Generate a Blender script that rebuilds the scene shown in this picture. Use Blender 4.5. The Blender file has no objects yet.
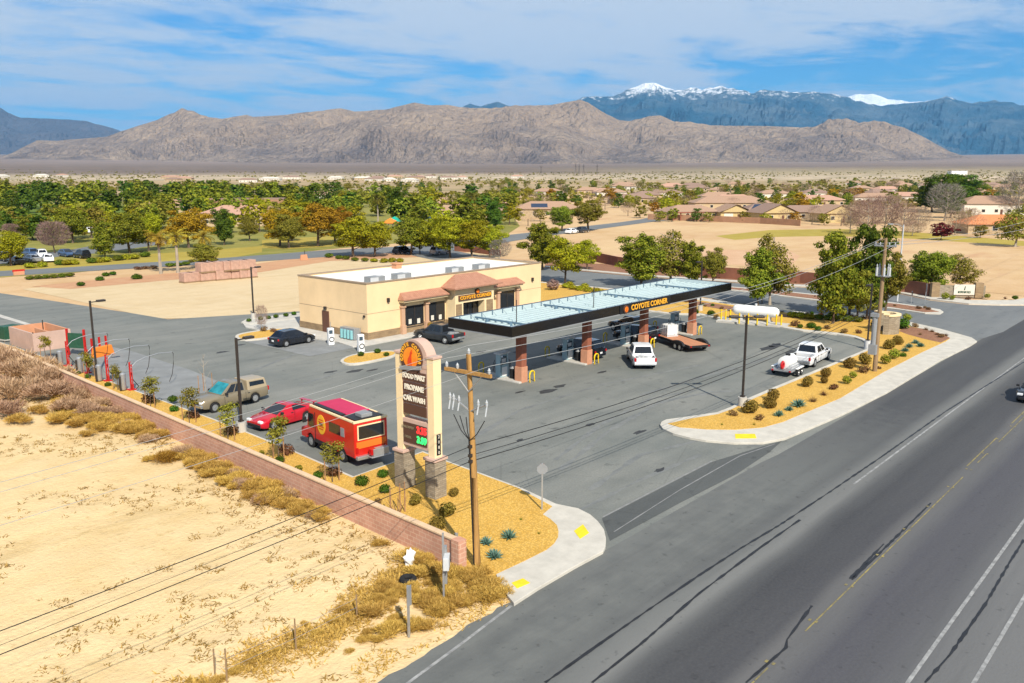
import bpy, math, random
from math import sin, cos, tan, atan, atan2, radians, pi, sqrt, hypot, exp
from mathutils import Vector, Matrix, noise
from mathutils.geometry import tessellate_polygon
R = random.Random(11)
SC = bpy.context.scene
COL = SC.collection

# ------------------------------------------------------------------ survey of the site
# metres; X runs along the highway, Y away from it, the drone hovers 16 m above the origin
CAMH, FPX, HORY = 16.0, 860.0, 173.0
TILT = atan((341.5 - HORY) / FPX)
YAW = radians(41)
FW = Vector((cos(YAW), sin(YAW), 0)); RT = Vector((sin(YAW), -cos(YAW), 0))

def ray(px, py):
    u, v = px - 512, py - 341.5
    s, c = sin(TILT), cos(TILT)
    return RT * u + FW * (FPX * c - v * s) + Vector((0, 0, -FPX * s - v * c))
def g(px, py, z=0.0):
    d = ray(px, py); t = (z - CAMH) / d.z
    return Vector((d.x * t, d.y * t, z))
def P(X, Y, Z):
    v = Vector((X, Y, Z - CAMH)); f = v.dot(FW); r = v.dot(RT); s, c = sin(TILT), cos(TILT)
    dep = f * c - v.z * s
    return 512 + FPX * r / dep, 341.5 - FPX * (f * s + v.z * c) / dep
def zat(X, Y, py):
    lo, hi = -5, 200
    for _ in range(50):
        m = (lo + hi) / 2
        if P(X, Y, m)[1] > py: lo = m
        else: hi = m
    return lo
def polar(px, dist):      # ground point seen in direction px at forward distance dist
    return FW * dist + RT * ((px - 512) / 876.0 * dist)

# ------------------------------------------------------------------ materials
def mat(name, col, rough=0.85, metal=0.0, var=0.0, scale=3.0, col2=None, bump=0.0, bscale=None, rand=0.0, stretch=None, spec=0.3,
        emit=None, coat=0.0, alpha=None):
    m = bpy.data.materials.new(name); m.use_nodes = True
    nt = m.node_tree; N = nt.nodes; L = nt.links
    b = N['Principled BSDF']
    b.inputs['Roughness'].default_value = rough; b.inputs['Metallic'].default_value = metal
    b.inputs['Specular IOR Level'].default_value = spec
    if coat: b.inputs['Coat Weight'].default_value = coat; b.inputs['Coat Roughness'].default_value = 0.08
    c4 = (*col, 1)
    b.inputs['Base Color'].default_value = c4
    if emit: b.inputs['Emission Color'].default_value = (*col, 1); b.inputs['Emission Strength'].default_value = emit
    src = None
    if var or col2 or bump:
        tc = N.new('ShaderNodeTexCoord'); mp = N.new('ShaderNodeMapping')
        L.new(tc.outputs['Object'], mp.inputs['Vector'])
        if stretch: mp.inputs['Scale'].default_value = stretch
    if var or col2:
        nz = N.new('ShaderNodeTexNoise'); nz.inputs['Scale'].default_value = scale; nz.inputs['Detail'].default_value = 6
        nz.inputs['Roughness'].default_value = 0.65
        L.new(mp.outputs[0], nz.inputs['Vector'])
        rp = N.new('ShaderNodeValToRGB'); rp.color_ramp.elements[0].position = 0.32; rp.color_ramp.elements[1].position = 0.68
        a = col2 if col2 else tuple(x * (1 - var) for x in col)
        bb = col if col2 else tuple(min(1, x * (1 + var)) for x in col)
        rp.color_ramp.elements[0].color = (*a, 1); rp.color_ramp.elements[1].color = (*bb, 1)
        L.new(nz.outputs['Fac'], rp.inputs['Fac']); src = rp.outputs[0]
    if rand:
        oi = N.new('ShaderNodeObjectInfo'); hs = N.new('ShaderNodeHueSaturation')
        if src: L.new(src, hs.inputs['Color'])
        else: hs.inputs['Color'].default_value = c4
        mr = N.new('ShaderNodeMapRange'); mr.inputs['To Min'].default_value = 1 - rand; mr.inputs['To Max'].default_value = 1 + rand
        L.new(oi.outputs['Random'], mr.inputs['Value']); L.new(mr.outputs[0], hs.inputs['Value'])
        src = hs.outputs[0]
    if src: L.new(src, b.inputs['Base Color'])
    if bump:
        n2 = N.new('ShaderNodeTexNoise'); n2.inputs['Scale'].default_value = bscale or scale * 4; n2.inputs['Detail'].default_value = 5
        L.new(mp.outputs[0], n2.inputs['Vector'])
        bp = N.new('ShaderNodeBump'); bp.inputs['Strength'].default_value = bump; bp.inputs['Distance'].default_value = 0.1
        L.new(n2.outputs['Fac'], bp.inputs['Height']); L.new(bp.outputs[0], b.inputs['Normal'])
    return m

def leafmat(name, dark, light, rand=0.18, trans=0.25, hue=0.02):
    m = bpy.data.materials.new(name); m.use_nodes = True
    nt = m.node_tree; N = nt.nodes; L = nt.links; N.clear()
    out = N.new('ShaderNodeOutputMaterial'); df = N.new('ShaderNodeBsdfDiffuse'); tr = N.new('ShaderNodeBsdfTranslucent')
    mx = N.new('ShaderNodeMixShader'); mx.inputs[0].default_value = trans
    ge = N.new('ShaderNodeNewGeometry'); rp = N.new('ShaderNodeValToRGB')
    rp.color_ramp.elements[0].color = (*dark, 1); rp.color_ramp.elements[1].color = (*light, 1)
    L.new(ge.outputs['Random Per Island'], rp.inputs['Fac'])
    oi = N.new('ShaderNodeObjectInfo'); hs = N.new('ShaderNodeHueSaturation')
    mr = N.new('ShaderNodeMapRange'); mr.inputs['To Min'].default_value = 1 - rand; mr.inputs['To Max'].default_value = 1 + rand
    mh = N.new('ShaderNodeMapRange'); mh.inputs['To Min'].default_value = 0.5 - hue; mh.inputs['To Max'].default_value = 0.5 + hue
    L.new(oi.outputs['Random'], mr.inputs['Value']); L.new(oi.outputs['Random'], mh.inputs['Value'])
    L.new(rp.outputs[0], hs.inputs['Color']); L.new(mr.outputs[0], hs.inputs['Value']); L.new(mh.outputs[0], hs.inputs['Hue'])
    L.new(hs.outputs[0], df.inputs['Color']); L.new(hs.outputs[0], tr.inputs['Color'])
    L.new(df.outputs[0], mx.inputs[1]); L.new(tr.outputs[0], mx.inputs[2]); L.new(mx.outputs[0], out.inputs['Surface'])
    return m

class NT:      # tiny helper to write ground node trees
    def __init__(s, name, rough=0.9):
        s.m = bpy.data.materials.new(name); s.m.use_nodes = True
        s.N = s.m.node_tree.nodes; s.L = s.m.node_tree.links; s.b = s.N['Principled BSDF']
        s.b.inputs['Roughness'].default_value = rough; s.b.inputs['Specular IOR Level'].default_value = 0.25
        s.tc = s.N.new('ShaderNodeTexCoord').outputs['Object']
    def vec(s, scale=(1, 1, 1), rot=0, loc=(0, 0, 0)):
        m = s.N.new('ShaderNodeMapping'); m.inputs['Scale'].default_value = scale; m.inputs['Rotation'].default_value = (0, 0, rot)
        m.inputs['Location'].default_value = loc
        s.L.new(s.tc, m.inputs['Vector']); return m.outputs[0]
    def noise(s, sc, lo=0.35, hi=0.65, v=None, detail=6, rough=0.6):
        n = s.N.new('ShaderNodeTexNoise'); n.inputs['Scale'].default_value = sc; n.inputs['Detail'].default_value = detail
        n.inputs['Roughness'].default_value = rough
        s.L.new(v if v is not None else s.tc, n.inputs['Vector'])
        return s.remap(n.outputs['Fac'], lo, hi)
    def voro(s, sc, lo, hi, v=None, feature='DISTANCE_TO_EDGE'):
        n = s.N.new('ShaderNodeTexVoronoi'); n.feature = feature; n.inputs['Scale'].default_value = sc
        s.L.new(v if v is not None else s.tc, n.inputs['Vector'])
        return s.remap(n.outputs['Distance'], lo, hi)
    def remap(s, x, lo, hi, a=0.0, b=1.0):
        m = s.N.new('ShaderNodeMapRange'); m.inputs['From Min'].default_value = lo; m.inputs['From Max'].default_value = hi
        m.inputs['To Min'].default_value = a; m.inputs['To Max'].default_value = b
        s.L.new(x, m.inputs['Value']); return m.outputs[0]
    def math(s, op, a, b):
        m = s.N.new('ShaderNodeMath'); m.operation = op
        for i, x in enumerate((a, b)):
            if isinstance(x, (int, float)): m.inputs[i].default_value = x
            else: s.L.new(x, m.inputs[i])
        return m.outputs[0]
    def mix(s, f, a, b):
        m = s.N.new('ShaderNodeMix'); m.data_type = 'RGBA'
        if isinstance(f, (int, float)): m.inputs[0].default_value = f
        else: s.L.new(f, m.inputs[0])
        for i, x in ((6, a), (7, b)):
            if isinstance(x, tuple): m.inputs[i].default_value = (*x, 1)
            else: s.L.new(x, m.inputs[i])
        return m.outputs[2]
    def sep(s):
        n = s.N.new('ShaderNodeSeparateXYZ'); s.L.new(s.tc, n.inputs[0]); return n.outputs
    def done(s, col, bump=None, strength=0.3, dist=0.05):
        s.L.new(col, s.b.inputs['Base Color'])
        if bump is not None:
            bp = s.N.new('ShaderNodeBump'); bp.inputs['Strength'].default_value = strength; bp.inputs['Distance'].default_value = dist
            s.L.new(bump, bp.inputs['Height']); s.L.new(bp.outputs[0], s.b.inputs['Normal'])
        return s.m

def m_asphalt(name, c, worn, dark, joints=True):
    n = NT(name, 0.85)
    big = n.noise(0.09, 0.35, 0.7); mid = n.noise(0.5, 0.3, 0.75); fine = n.noise(9, 0.3, 0.7)
    streak = n.noise(0.35, 0.42, 0.7, n.vec((0.25, 1.6, 1), rot=0.35))
    col = n.mix(big, c, worn); col = n.mix(n.math('MULTIPLY', streak, 0.55), col, dark)
    col = n.mix(n.math('MULTIPLY', mid, 0.35), col, worn)
    col = n.mix(n.math('MULTIPLY', fine, 0.45), col, dark)
    spots = n.noise(0.9, 0.60, 0.74, detail=5)
    col = n.mix(n.math('MULTIPLY', spots, 0.6), col, tuple(x * .5 for x in dark))
    wob = n.noise(0.6, 0, 1)
    crack = n.voro(0.11, 0.0018, 0.0035)
    col = n.mix(n.math('MULTIPLY', n.math('SUBTRACT', 1, crack), 0.14), col, tuple(x * .35 for x in dark))
    return n.done(col, fine, 0.25, 0.02)

def m_highway():
    n = NT('highway_asphalt', 0.8)
    o = n.sep(); y, x = o[1], o[0]
    wob = n.noise(0.06, 0, 1, detail=3); big = n.noise(0.06, 0.35, 0.65); fine = n.noise(8, 0.3, 0.7); mid = n.noise(0.8, 0.3, 0.7)
    yy = n.math('ADD', y, n.math('MULTIPLY', n.math('SUBTRACT', wob, .5), .9))
    rp = n.N.new('ShaderNodeValToRGB'); el = rp.color_ramp.elements
    stops = [(2, (.15, .15, .148)), (6.3, (.145, .145, .145)), (7.0, (.10, .10, .105)), (7.7, (.078, .077, .086)), (9.3, (.062, .061, .073)), (10.1, (.108, .107, .109)), (10.8, (.118, .115, .114)), (11.3, (.052, .052, .058)), (13.0, (.040, .041, .046)), (13.7, (.072, .074, .076)), (14.3, (.175, .176, .168)), (15.2, (.150, .153, .147)), (15.9, (.055, .057, .062)), (18.6, (.046, .048, .053)), (19.6, (.09, .09, .09))]
    while len(el) < len(stops): el.new(.5)
    for e, (p, c) in zip(el, stops): e.position = p / 22; e.color = (*c, 1)
    n.L.new(n.math('MULTIPLY', yy, 1 / 22), rp.inputs['Fac']); col = rp.outputs[0]
    west = n.math('MULTIPLY', n.remap(yy, 14.6, 16.6), n.remap(n.math('ADD', x, n.math('MULTIPLY', mid, 9)), 66, 46))
    col = n.mix(n.math('MULTIPLY', west, .9), col, n.mix(mid, (.118, .125, .120), (.165, .17, .158)))
    pol = n.noise(.22, .42, .72, n.vec((.10, 1, 1)), detail=8, rough=.72)
    col = n.mix(n.math('MULTIPLY', pol, .25), col, (.135, .135, .13))
    dk = n.noise(.30, .50, .75, n.vec((.07, 1.1, 1), loc=(5, 9, 0)), detail=8, rough=.7)
    col = n.mix(n.math('MULTIPLY', dk, .5), col, (.040, .041, .046))
    col = n.mix(n.math('MULTIPLY', big, .15), col, (.10, .10, .10))
    col = n.mix(n.math('MULTIPLY', fine, .22), col, (.13, .13, .128))
    sp = n.noise(2.2, .62, .70, detail=4); col = n.mix(n.math('MULTIPLY', sp, .35), col, (.03, .03, .032))
    return n.done(col, fine, 0.3, 0.02)

def m_dirt(name, a, b, c, d=None, sc=1.0):
    n = NT(name, 0.95)
    big = n.noise(0.06 * sc, 0.35, 0.65); mid = n.noise(0.5 * sc, 0.35, 0.7); fine = n.noise(6 * sc, 0.25, 0.75)
    col = n.mix(big, a, b); col = n.mix(n.math('MULTIPLY', mid, 0.6), col, c)
    col = n.mix(n.math('MULTIPLY', fine, 0.25), col, tuple(x * .6 for x in b))
    if d:
        tr = n.noise(0.25 * sc, 0.55, 0.7, n.vec((0.3, 1.2, 1)))
        col = n.mix(n.math('MULTIPLY', tr, 0.7), col, d)
        sp = n.noise(1.5 * sc, 0.57, 0.68, detail=8, rough=.7); pt = n.noise(0.14 * sc, 0.38, 0.6)
        col = n.mix(n.math('MULTIPLY', n.math('MULTIPLY', sp, pt), 0.6), col, d)
    return n.done(col, n.math('ADD', mid, n.math('MULTIPLY', fine, .5)), 0.5, 0.12)

def m_gravel(name, a, b, c):
    n = NT(name, 0.95)
    big = n.noise(0.35, 0.35, 0.65)
    st = n.N.new('ShaderNodeTexVoronoi'); st.inputs['Scale'].default_value = 11; n.L.new(n.tc, st.inputs['Vector'])
    sp = n.N.new('ShaderNodeSeparateColor'); n.L.new(st.outputs['Color'], sp.inputs[0])
    col = n.mix(big, a, b); col = n.mix(n.math('MULTIPLY', sp.outputs[0], 0.5), col, c)
    gaps = n.remap(st.outputs['Distance'], 0.25, 0.55)
    col = n.mix(n.math('MULTIPLY', gaps, 0.45), col, tuple(x * .35 for x in b))
    return n.done(col, st.outputs['Distance'], -0.5, 0.05)

def m_brick(name, c1, c2, mortar, w=0.4, h=0.2, off=0.5, axis='x', ms=0.02, var=0.5):
    n = NT(name, 0.9)
    s = n.sep()
    cb = n.N.new('ShaderNodeCombineXYZ')
    n.L.new(n.math('ADD', s[0], s[1]) if axis == 'xy' else s[0] if axis == 'x' else s[1], cb.inputs[0]); n.L.new(s[2], cb.inputs[1])
    br = n.N.new('ShaderNodeTexBrick'); br.offset = off
    br.inputs['Color1'].default_value = (*c1, 1); br.inputs['Color2'].default_value = (*c2, 1); br.inputs['Mortar'].default_value = (*mortar, 1)
    br.inputs['Scale'].default_value = 1; br.inputs['Brick Width'].default_value = w; br.inputs['Row Height'].default_value = h
    br.inputs['Mortar Size'].default_value = ms; br.inputs['Bias'].default_value = 0
    n.L.new(cb.outputs[0], br.inputs['Vector'])
    nz = n.noise(1.2, 0.3, 0.7)
    col = n.mix(n.math('MULTIPLY', nz, var), br.outputs['Color'], tuple(x * .62 for x in c2))
    return n.done(col, br.outputs['Fac'], -0.5, 0.02)

def m_tiles(name, a, b):
    n = NT(name, 0.85)
    wv = n.N.new('ShaderNodeTexWave'); wv.inputs['Scale'].default_value = 1.2; wv.bands_direction = 'X'
    n.L.new(n.tc, wv.inputs['Vector'])
    nz = n.noise(2.5, 0.3, 0.7)
    col = n.mix(nz, a, b)
    return n.done(col, wv.outputs['Fac'], 0.6, 0.06)

M = {}
M['lot'] = m_asphalt('lot_asphalt', (.160, .172, .160), (.265, .262, .235), (.096, .106, .102))
M['street'] = m_asphalt('street_asphalt', (.160, .172, .178), (.21, .215, .212), (.105, .115, .122))
M['highway'] = m_highway()
M['apron'] = m_asphalt('apron_asphalt', (.085, .092, .090), (.115, .12, .116), (.06, .064, .065))
M['field'] = m_dirt('field_dirt', (.72, .53, .28), (.62, .44, .21), (.77, .59, .34), (.40, .275, .095))
M['lotdirt'] = m_dirt('building_pad_dirt', (.62, .48, .29), (.56, .42, .24), (.66, .53, .34), (.48, .36, .2))
M['reddirt'] = m_dirt('red_dirt', (.55, .30, .16), (.46, .24, .13), (.6, .38, .22))
M['fieldred'] = m_dirt('reddish_field_dirt', (.60, .37, .22), (.52, .31, .18), (.66, .46, .29), None, 0.4)
M['fielddirt'] = m_dirt('far_field_dirt', (.60, .42, .22), (.50, .31, .15), (.66, .48, .29), (.46, .25, .14), 0.4)
M['parkgrass'] = m_dirt('olive_lawn', (.25, .23, .05), (.17, .18, .03), (.38, .31, .09), None, 0.5)
M['drygrass'] = m_dirt('dry_lawn', (.40, .30, .05), (.33, .25, .04), (.45, .36, .08), None, 0.5)
M['lawn'] = m_dirt('green_lawn', (.10, .17, .02), (.13, .18, .03), (.17, .2, .03), None, 0.5)
M['gravel'] = m_gravel('gold_gravel', (.72, .425, .082), (.62, .345, .055), (.79, .53, .17))
M['redgravel'] = m_gravel('red_gravel', (.33, .16, .09), (.27, .12, .07), (.45, .27, .17))
M['concrete'] = mat('concrete', (.46, .44, .40), 0.9, var=.14, scale=.8, bump=.15, bscale=12)
M['concrete2'] = mat('concrete_slab', (.215, .222, .222), 0.9, var=.14, scale=.6, bump=.15, bscale=12)
M['kerb'] = mat('kerb_concrete', (.50, .47, .41), 0.9, var=.12, scale=1.2)
M['white_paint'] = mat('road_paint_white', (.38, .38, .37), 0.7, col2=(.15, .15, .15), scale=2.5)
M['faint_paint'] = mat('worn_paint', (.27, .27, .265), 0.8, col2=(.16, .16, .16), scale=1.5)
M['yellow_paint'] = mat('road_paint_yellow', (.34, .27, .08), 0.7, col2=(.11, .10, .07), scale=1.5)
M['tactile'] = mat('tactile_yellow', (.75, .56, .02), 0.7, var=.12, scale=3)
M['tar'] = mat('tar_seal', (.018, .018, .02), 0.5, var=.3)
M['stucco'] = mat('cream_stucco', (.76, .555, .32), 0.9, var=.10, scale=.22, bump=.15, bscale=20)
M['stucco_light'] = mat('pale_stucco', (.76, .60, .36), 0.9, var=.05, scale=1)
M['roof_white'] = mat('white_roof_membrane', (.78, .76, .70), 0.8, var=.03, scale=.3)
M['cap_tan'] = mat('parapet_cap', (.30, .22, .15), 0.7)
M['stone'] = m_brick('ledge_stone', (.40, .28, .15), (.28, .19, .11), (.20, .15, .10), .45, .12, .5, 'xy', .012, .6)
M['stone_pale'] = m_brick('pale_ledge_stone', (.42, .36, .27), (.27, .22, .16), (.22, .18, .13), .30, .10, .5, 'xy', .012, .6)
M['tile'] = m_tiles('clay_tile', (.33, .155, .10), (.43, .225, .15))
M['pilaster'] = mat('pink_pilaster', (.50, .31, .20), 0.9, var=.06)
M['brown'] = mat('brown_paint', (.12, .055, .035), 0.6, var=.1)
M['brownpanel'] = mat('brown_sign_panel', (.085, .040, .028), 0.5)
M['blackgloss'] = mat('black_fascia', (.006, .006, .007), 0.18, spec=.5, var=.2, scale=.4)
M['deck'] = mat('canopy_deck_metal', (.25, .34, .37), 0.5, var=.12, scale=.35, stretch=(.2, 2, 1))
M['deckrib'] = mat('canopy_deck_rib', (.47, .56, .57), 0.5, var=.06)
M['deckbeam'] = mat('canopy_gutter', (.10, .17, .23), 0.5, var=.1)
M['column'] = mat('column_tile', (.28, .095, .055), 0.7, var=.12, scale=3)
M['column_base'] = mat('column_base', (.52, .25, .15), 0.8, var=.1)
M['underside'] = mat('canopy_underside', (.62, .62, .60), 0.6)
M['glass'] = mat('dark_glass', (.012, .014, .018), 0.06, spec=.6)
M['glass_teal'] = mat('windshield_sunshade', (.03, .22, .26), 0.08, spec=.6, var=.4, scale=2)
M['bronze'] = mat('dark_bronze_metal', (.035, .028, .024), 0.5, spec=.4)
M['steel'] = mat('galvanised_steel', (.40, .41, .42), 0.45, .6, var=.1)
M['grey'] = mat('grey_paint', (.24, .25, .26), 0.55, var=.06)
M['lightgrey'] = mat('light_grey_paint', (.50, .51, .52), 0.5, var=.06)
M['white'] = mat('white_paint', (.78, .78, .77), 0.4, var=.03)
M['whitecar'] = mat('white_car_paint', (.74, .75, .76), 0.3, coat=.6)
M['blackcar'] = mat('black_car_paint', (.010, .012, .018), 0.25, coat=.8)
M['darkcar'] = mat('charcoal_car_paint', (.022, .026, .032), 0.28, coat=.8)
M['tancar'] = mat('tan_car_paint', (.235, .195, .13), 0.38, metal=.2, coat=.5)
M['tantop'] = mat('tan_topper', (.36, .29, .19), 0.4, coat=.3)
M['greycar'] = mat('silver_car_paint', (.34, .35, .37), 0.3, metal=.4, coat=.6)
M['bluecar'] = mat('blue_car_paint', (.04, .08, .17), 0.3, coat=.6)
M['redcar'] = mat('red_car_paint', (.46, .006, .018), 0.25, coat=.8)
M['rvred'] = mat('red_rv_paint', (.52, .016, .010), 0.35, coat=.4, var=.06, scale=.8)
M['rvpink'] = mat('faded_magenta_roof', (.50, .025, .085), 0.6, var=.12, scale=.7)
M['rvorange'] = mat('orange_lettering', (.75, .16, .02), 0.5)
M['logoyellow'] = mat('yellow_decal', (.78, .44, .03), 0.5)
M['logoorange'] = mat('orange_disc', (.80, .17, .01), 0.5, col2=(.75, .33, .03), scale=1.2)
M['logored'] = mat('red_disc', (.60, .05, .01), 0.5)
M['gold_letter'] = mat('gold_letters', (.78, .38, .03), 0.5)
M['cream_letter'] = mat('cream_letters', (.74, .69, .58), 0.5)
M['black'] = mat('matte_black', (.012, .012, .013), 0.7)
M['rubber'] = mat('tyre_rubber', (.018, .018, .019), 0.85, var=.15)
M['chrome'] = mat('wheel_alloy', (.55, .56, .57), 0.3, .8)
M['trim'] = mat('black_trim', (.02, .02, .022), 0.5)
M['tail'] = mat('tail_lamp', (.42, .008, .01), 0.2, spec=.5)
M['head'] = mat('head_lamp', (.70, .72, .74), 0.12, spec=.6)
M['yellow'] = mat('safety_yellow', (.72, .50, .015), 0.5, var=.08)
M['pump'] = mat('dispenser_grey_blue', (.32, .44, .48), 0.45, var=.06)
M['screen'] = mat('dispenser_screen', (.05, .08, .11), 0.15, spec=.6)
M['wood'] = mat('pole_wood', (.40, .22, .07), 0.85, var=.25, scale=2, stretch=(8, 8, .6), bump=.3)
M['wood2'] = mat('weathered_pole_wood', (.27, .18, .10), 0.9, var=.25, scale=2, stretch=(8, 8, .6), bump=.3)
M['deckwood'] = mat('trailer_planks', (.48, .22, .12), 0.8, var=.2, scale=2, stretch=(.5, 6, 1))
M['insul'] = mat('porcelain', (.46, .48, .50), 0.25, spec=.5)
M['wire'] = mat('cable_black', (.015, .015, .016), 0.6)
M['wire_al'] = mat('aluminium_conductor', (.50, .50, .48), 0.4, .5)
M['red'] = mat('red_steel', (.45, .018, .015), 0.45, var=.1)
M['cmu'] = m_brick('pink_block_wall', (.60, .325, .225), (.52, .265, .18), (.63, .42, .30), .40, .20, .5, 'xy', .02, .45)
M['cmucap'] = mat('wall_cap', (.62, .44, .28), 0.9, var=.1, scale=2)
M['pinkstucco'] = mat('pink_stucco', (.50, .345, .28), 0.9, var=.08, scale=1)
M['salmon'] = mat('salmon_stucco', (.56, .27, .15), 0.9, var=.08, scale=1)
M['green'] = mat('green_steel', (.025, .085, .05), 0.5, var=.2)
M['orange'] = mat('orange_plastic', (.75, .22, .03), 0.5)
M['tan_wall'] = mat('tan_wall', (.36, .20, .12), 0.9, var=.15, scale=.5)
M['redwall'] = mat('dark_red_wall', (.22, .09, .055), 0.9, var=.2, scale=.5)
M['house_cream'] = mat('house_cream', (.45, .34, .21), 0.9, var=.06)
M['house_yellow'] = mat('house_yellow', (.50, .385, .19), 0.9, var=.06)
M['house_white'] = mat('house_white', (.62, .58, .50), 0.9, var=.05)
M['rooftan'] = m_tiles('tan_roof_tiles', (.34, .21, .14), (.43, .28, .19))
M['roofbrown'] = m_tiles('brown_roof_tiles', (.24, .155, .115), (.33, .22, .17))
M['rooforange'] = m_tiles('orange_roof_tiles', (.58, .19, .07), (.66, .26, .11))
M['roofpink'] = m_tiles('pink_roof_tiles', (.42, .24, .17), (.52, .32, .23))
M['solar'] = mat('solar_panel', (.012, .025, .06), 0.2, spec=.5)
M['teal'] = mat('teal_canvas', (.01, .34, .25), 0.7)
M['bluecanvas'] = mat('pale_blue_canvas', (.20, .42, .45), 0.7)
M['pallet'] = mat('pink_concrete_block', (.42, .26, .20), 0.9, var=.2, scale=2.5)
M['bark'] = mat('bark', (.14, .10, .07), 0.95, var=.3, scale=4)
M['barkpale'] = mat('pale_bark', (.34, .29, .23), 0.95, var=.2, scale=4)
M['stake'] = mat('stake_wood', (.32, .18, .09), 0.9, var=.2)
M['pine'] = leafmat('pine_needles', (.072, .110, .012), (.315, .325, .035))
M['pinedark'] = leafmat('dark_needles', (.034, .075, .012), (.135, .19, .024))
M['ygreen'] = leafmat('mesquite_leaves', (.15, .165, .010), (.42, .385, .025))
M['olive'] = leafmat('olive_leaves', (.115, .115, .014), (.31, .27, .045))
M['yellowleaf'] = leafmat('yellow_leaves', (.25, .20, .012), (.58, .42, .03))
M['orangeleaf'] = leafmat('amber_leaves', (.18, .11, .010), (.46, .27, .026))
M['pinkleaf'] = leafmat('pink_twigs', (.20, .12, .10), (.42, .29, .25))
M['baretwig'] = leafmat('bare_twigs', (.24, .16, .12), (.46, .33, .25))
M['greytwig'] = leafmat('grey_twigs', (.13, .115, .10), (.30, .27, .24))
M['redleaf'] = leafmat('dark_red_leaves', (.08, .02, .015), (.22, .07, .05))
M['palmleaf'] = leafmat('palm_fronds', (.20, .15, .02), (.50, .36, .05))
M['palmgreen'] = leafmat('green_palm_fronds', (.07, .08, .015), (.24, .22, .04))
M['hedge'] = leafmat('hedge_leaves', (.05, .08, .01), (.18, .21, .025))
M['limehedge'] = leafmat('lime_hedge_leaves', (.16, .17, .01), (.40, .36, .03))
M['shrub'] = leafmat('dry_olive_shrub', (.11, .078, .012), (.29, .21, .05))
M['greenshrub'] = leafmat('green_shrub', (.020, .065, .008), (.10, .17, .02))
M['limeshrub'] = leafmat('lime_shrub', (.10, .13, .012), (.32, .30, .035))
M['brownshrub'] = leafmat('brown_shrub', (.10, .05, .022), (.25, .14, .07))
M['agave'] = leafmat('agave_blades', (.05, .12, .085), (.20, .32, .25), .12)
M['gold'] = leafmat('golden_dry_brush', (.38, .225, .045), (.70, .475, .135), .12, hue=.006)
M['goldred'] = leafmat('rust_dry_brush', (.20, .08, .015), (.42, .21, .05), .12)
M['pinkbrush'] = leafmat('pinkish_dry_brush', (.33, .195, .11), (.60, .41, .27), .12, hue=.008)
M['tuft'] = leafmat('field_tufts', (.22, .14, .03), (.46, .31, .09), .12)
M['led_red'] = mat('red_led', (1, .03, .03), 0.5, emit=0.8)
M['led_green'] = mat('green_led', (.04, .9, .18), 0.5, emit=0.6)
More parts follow.
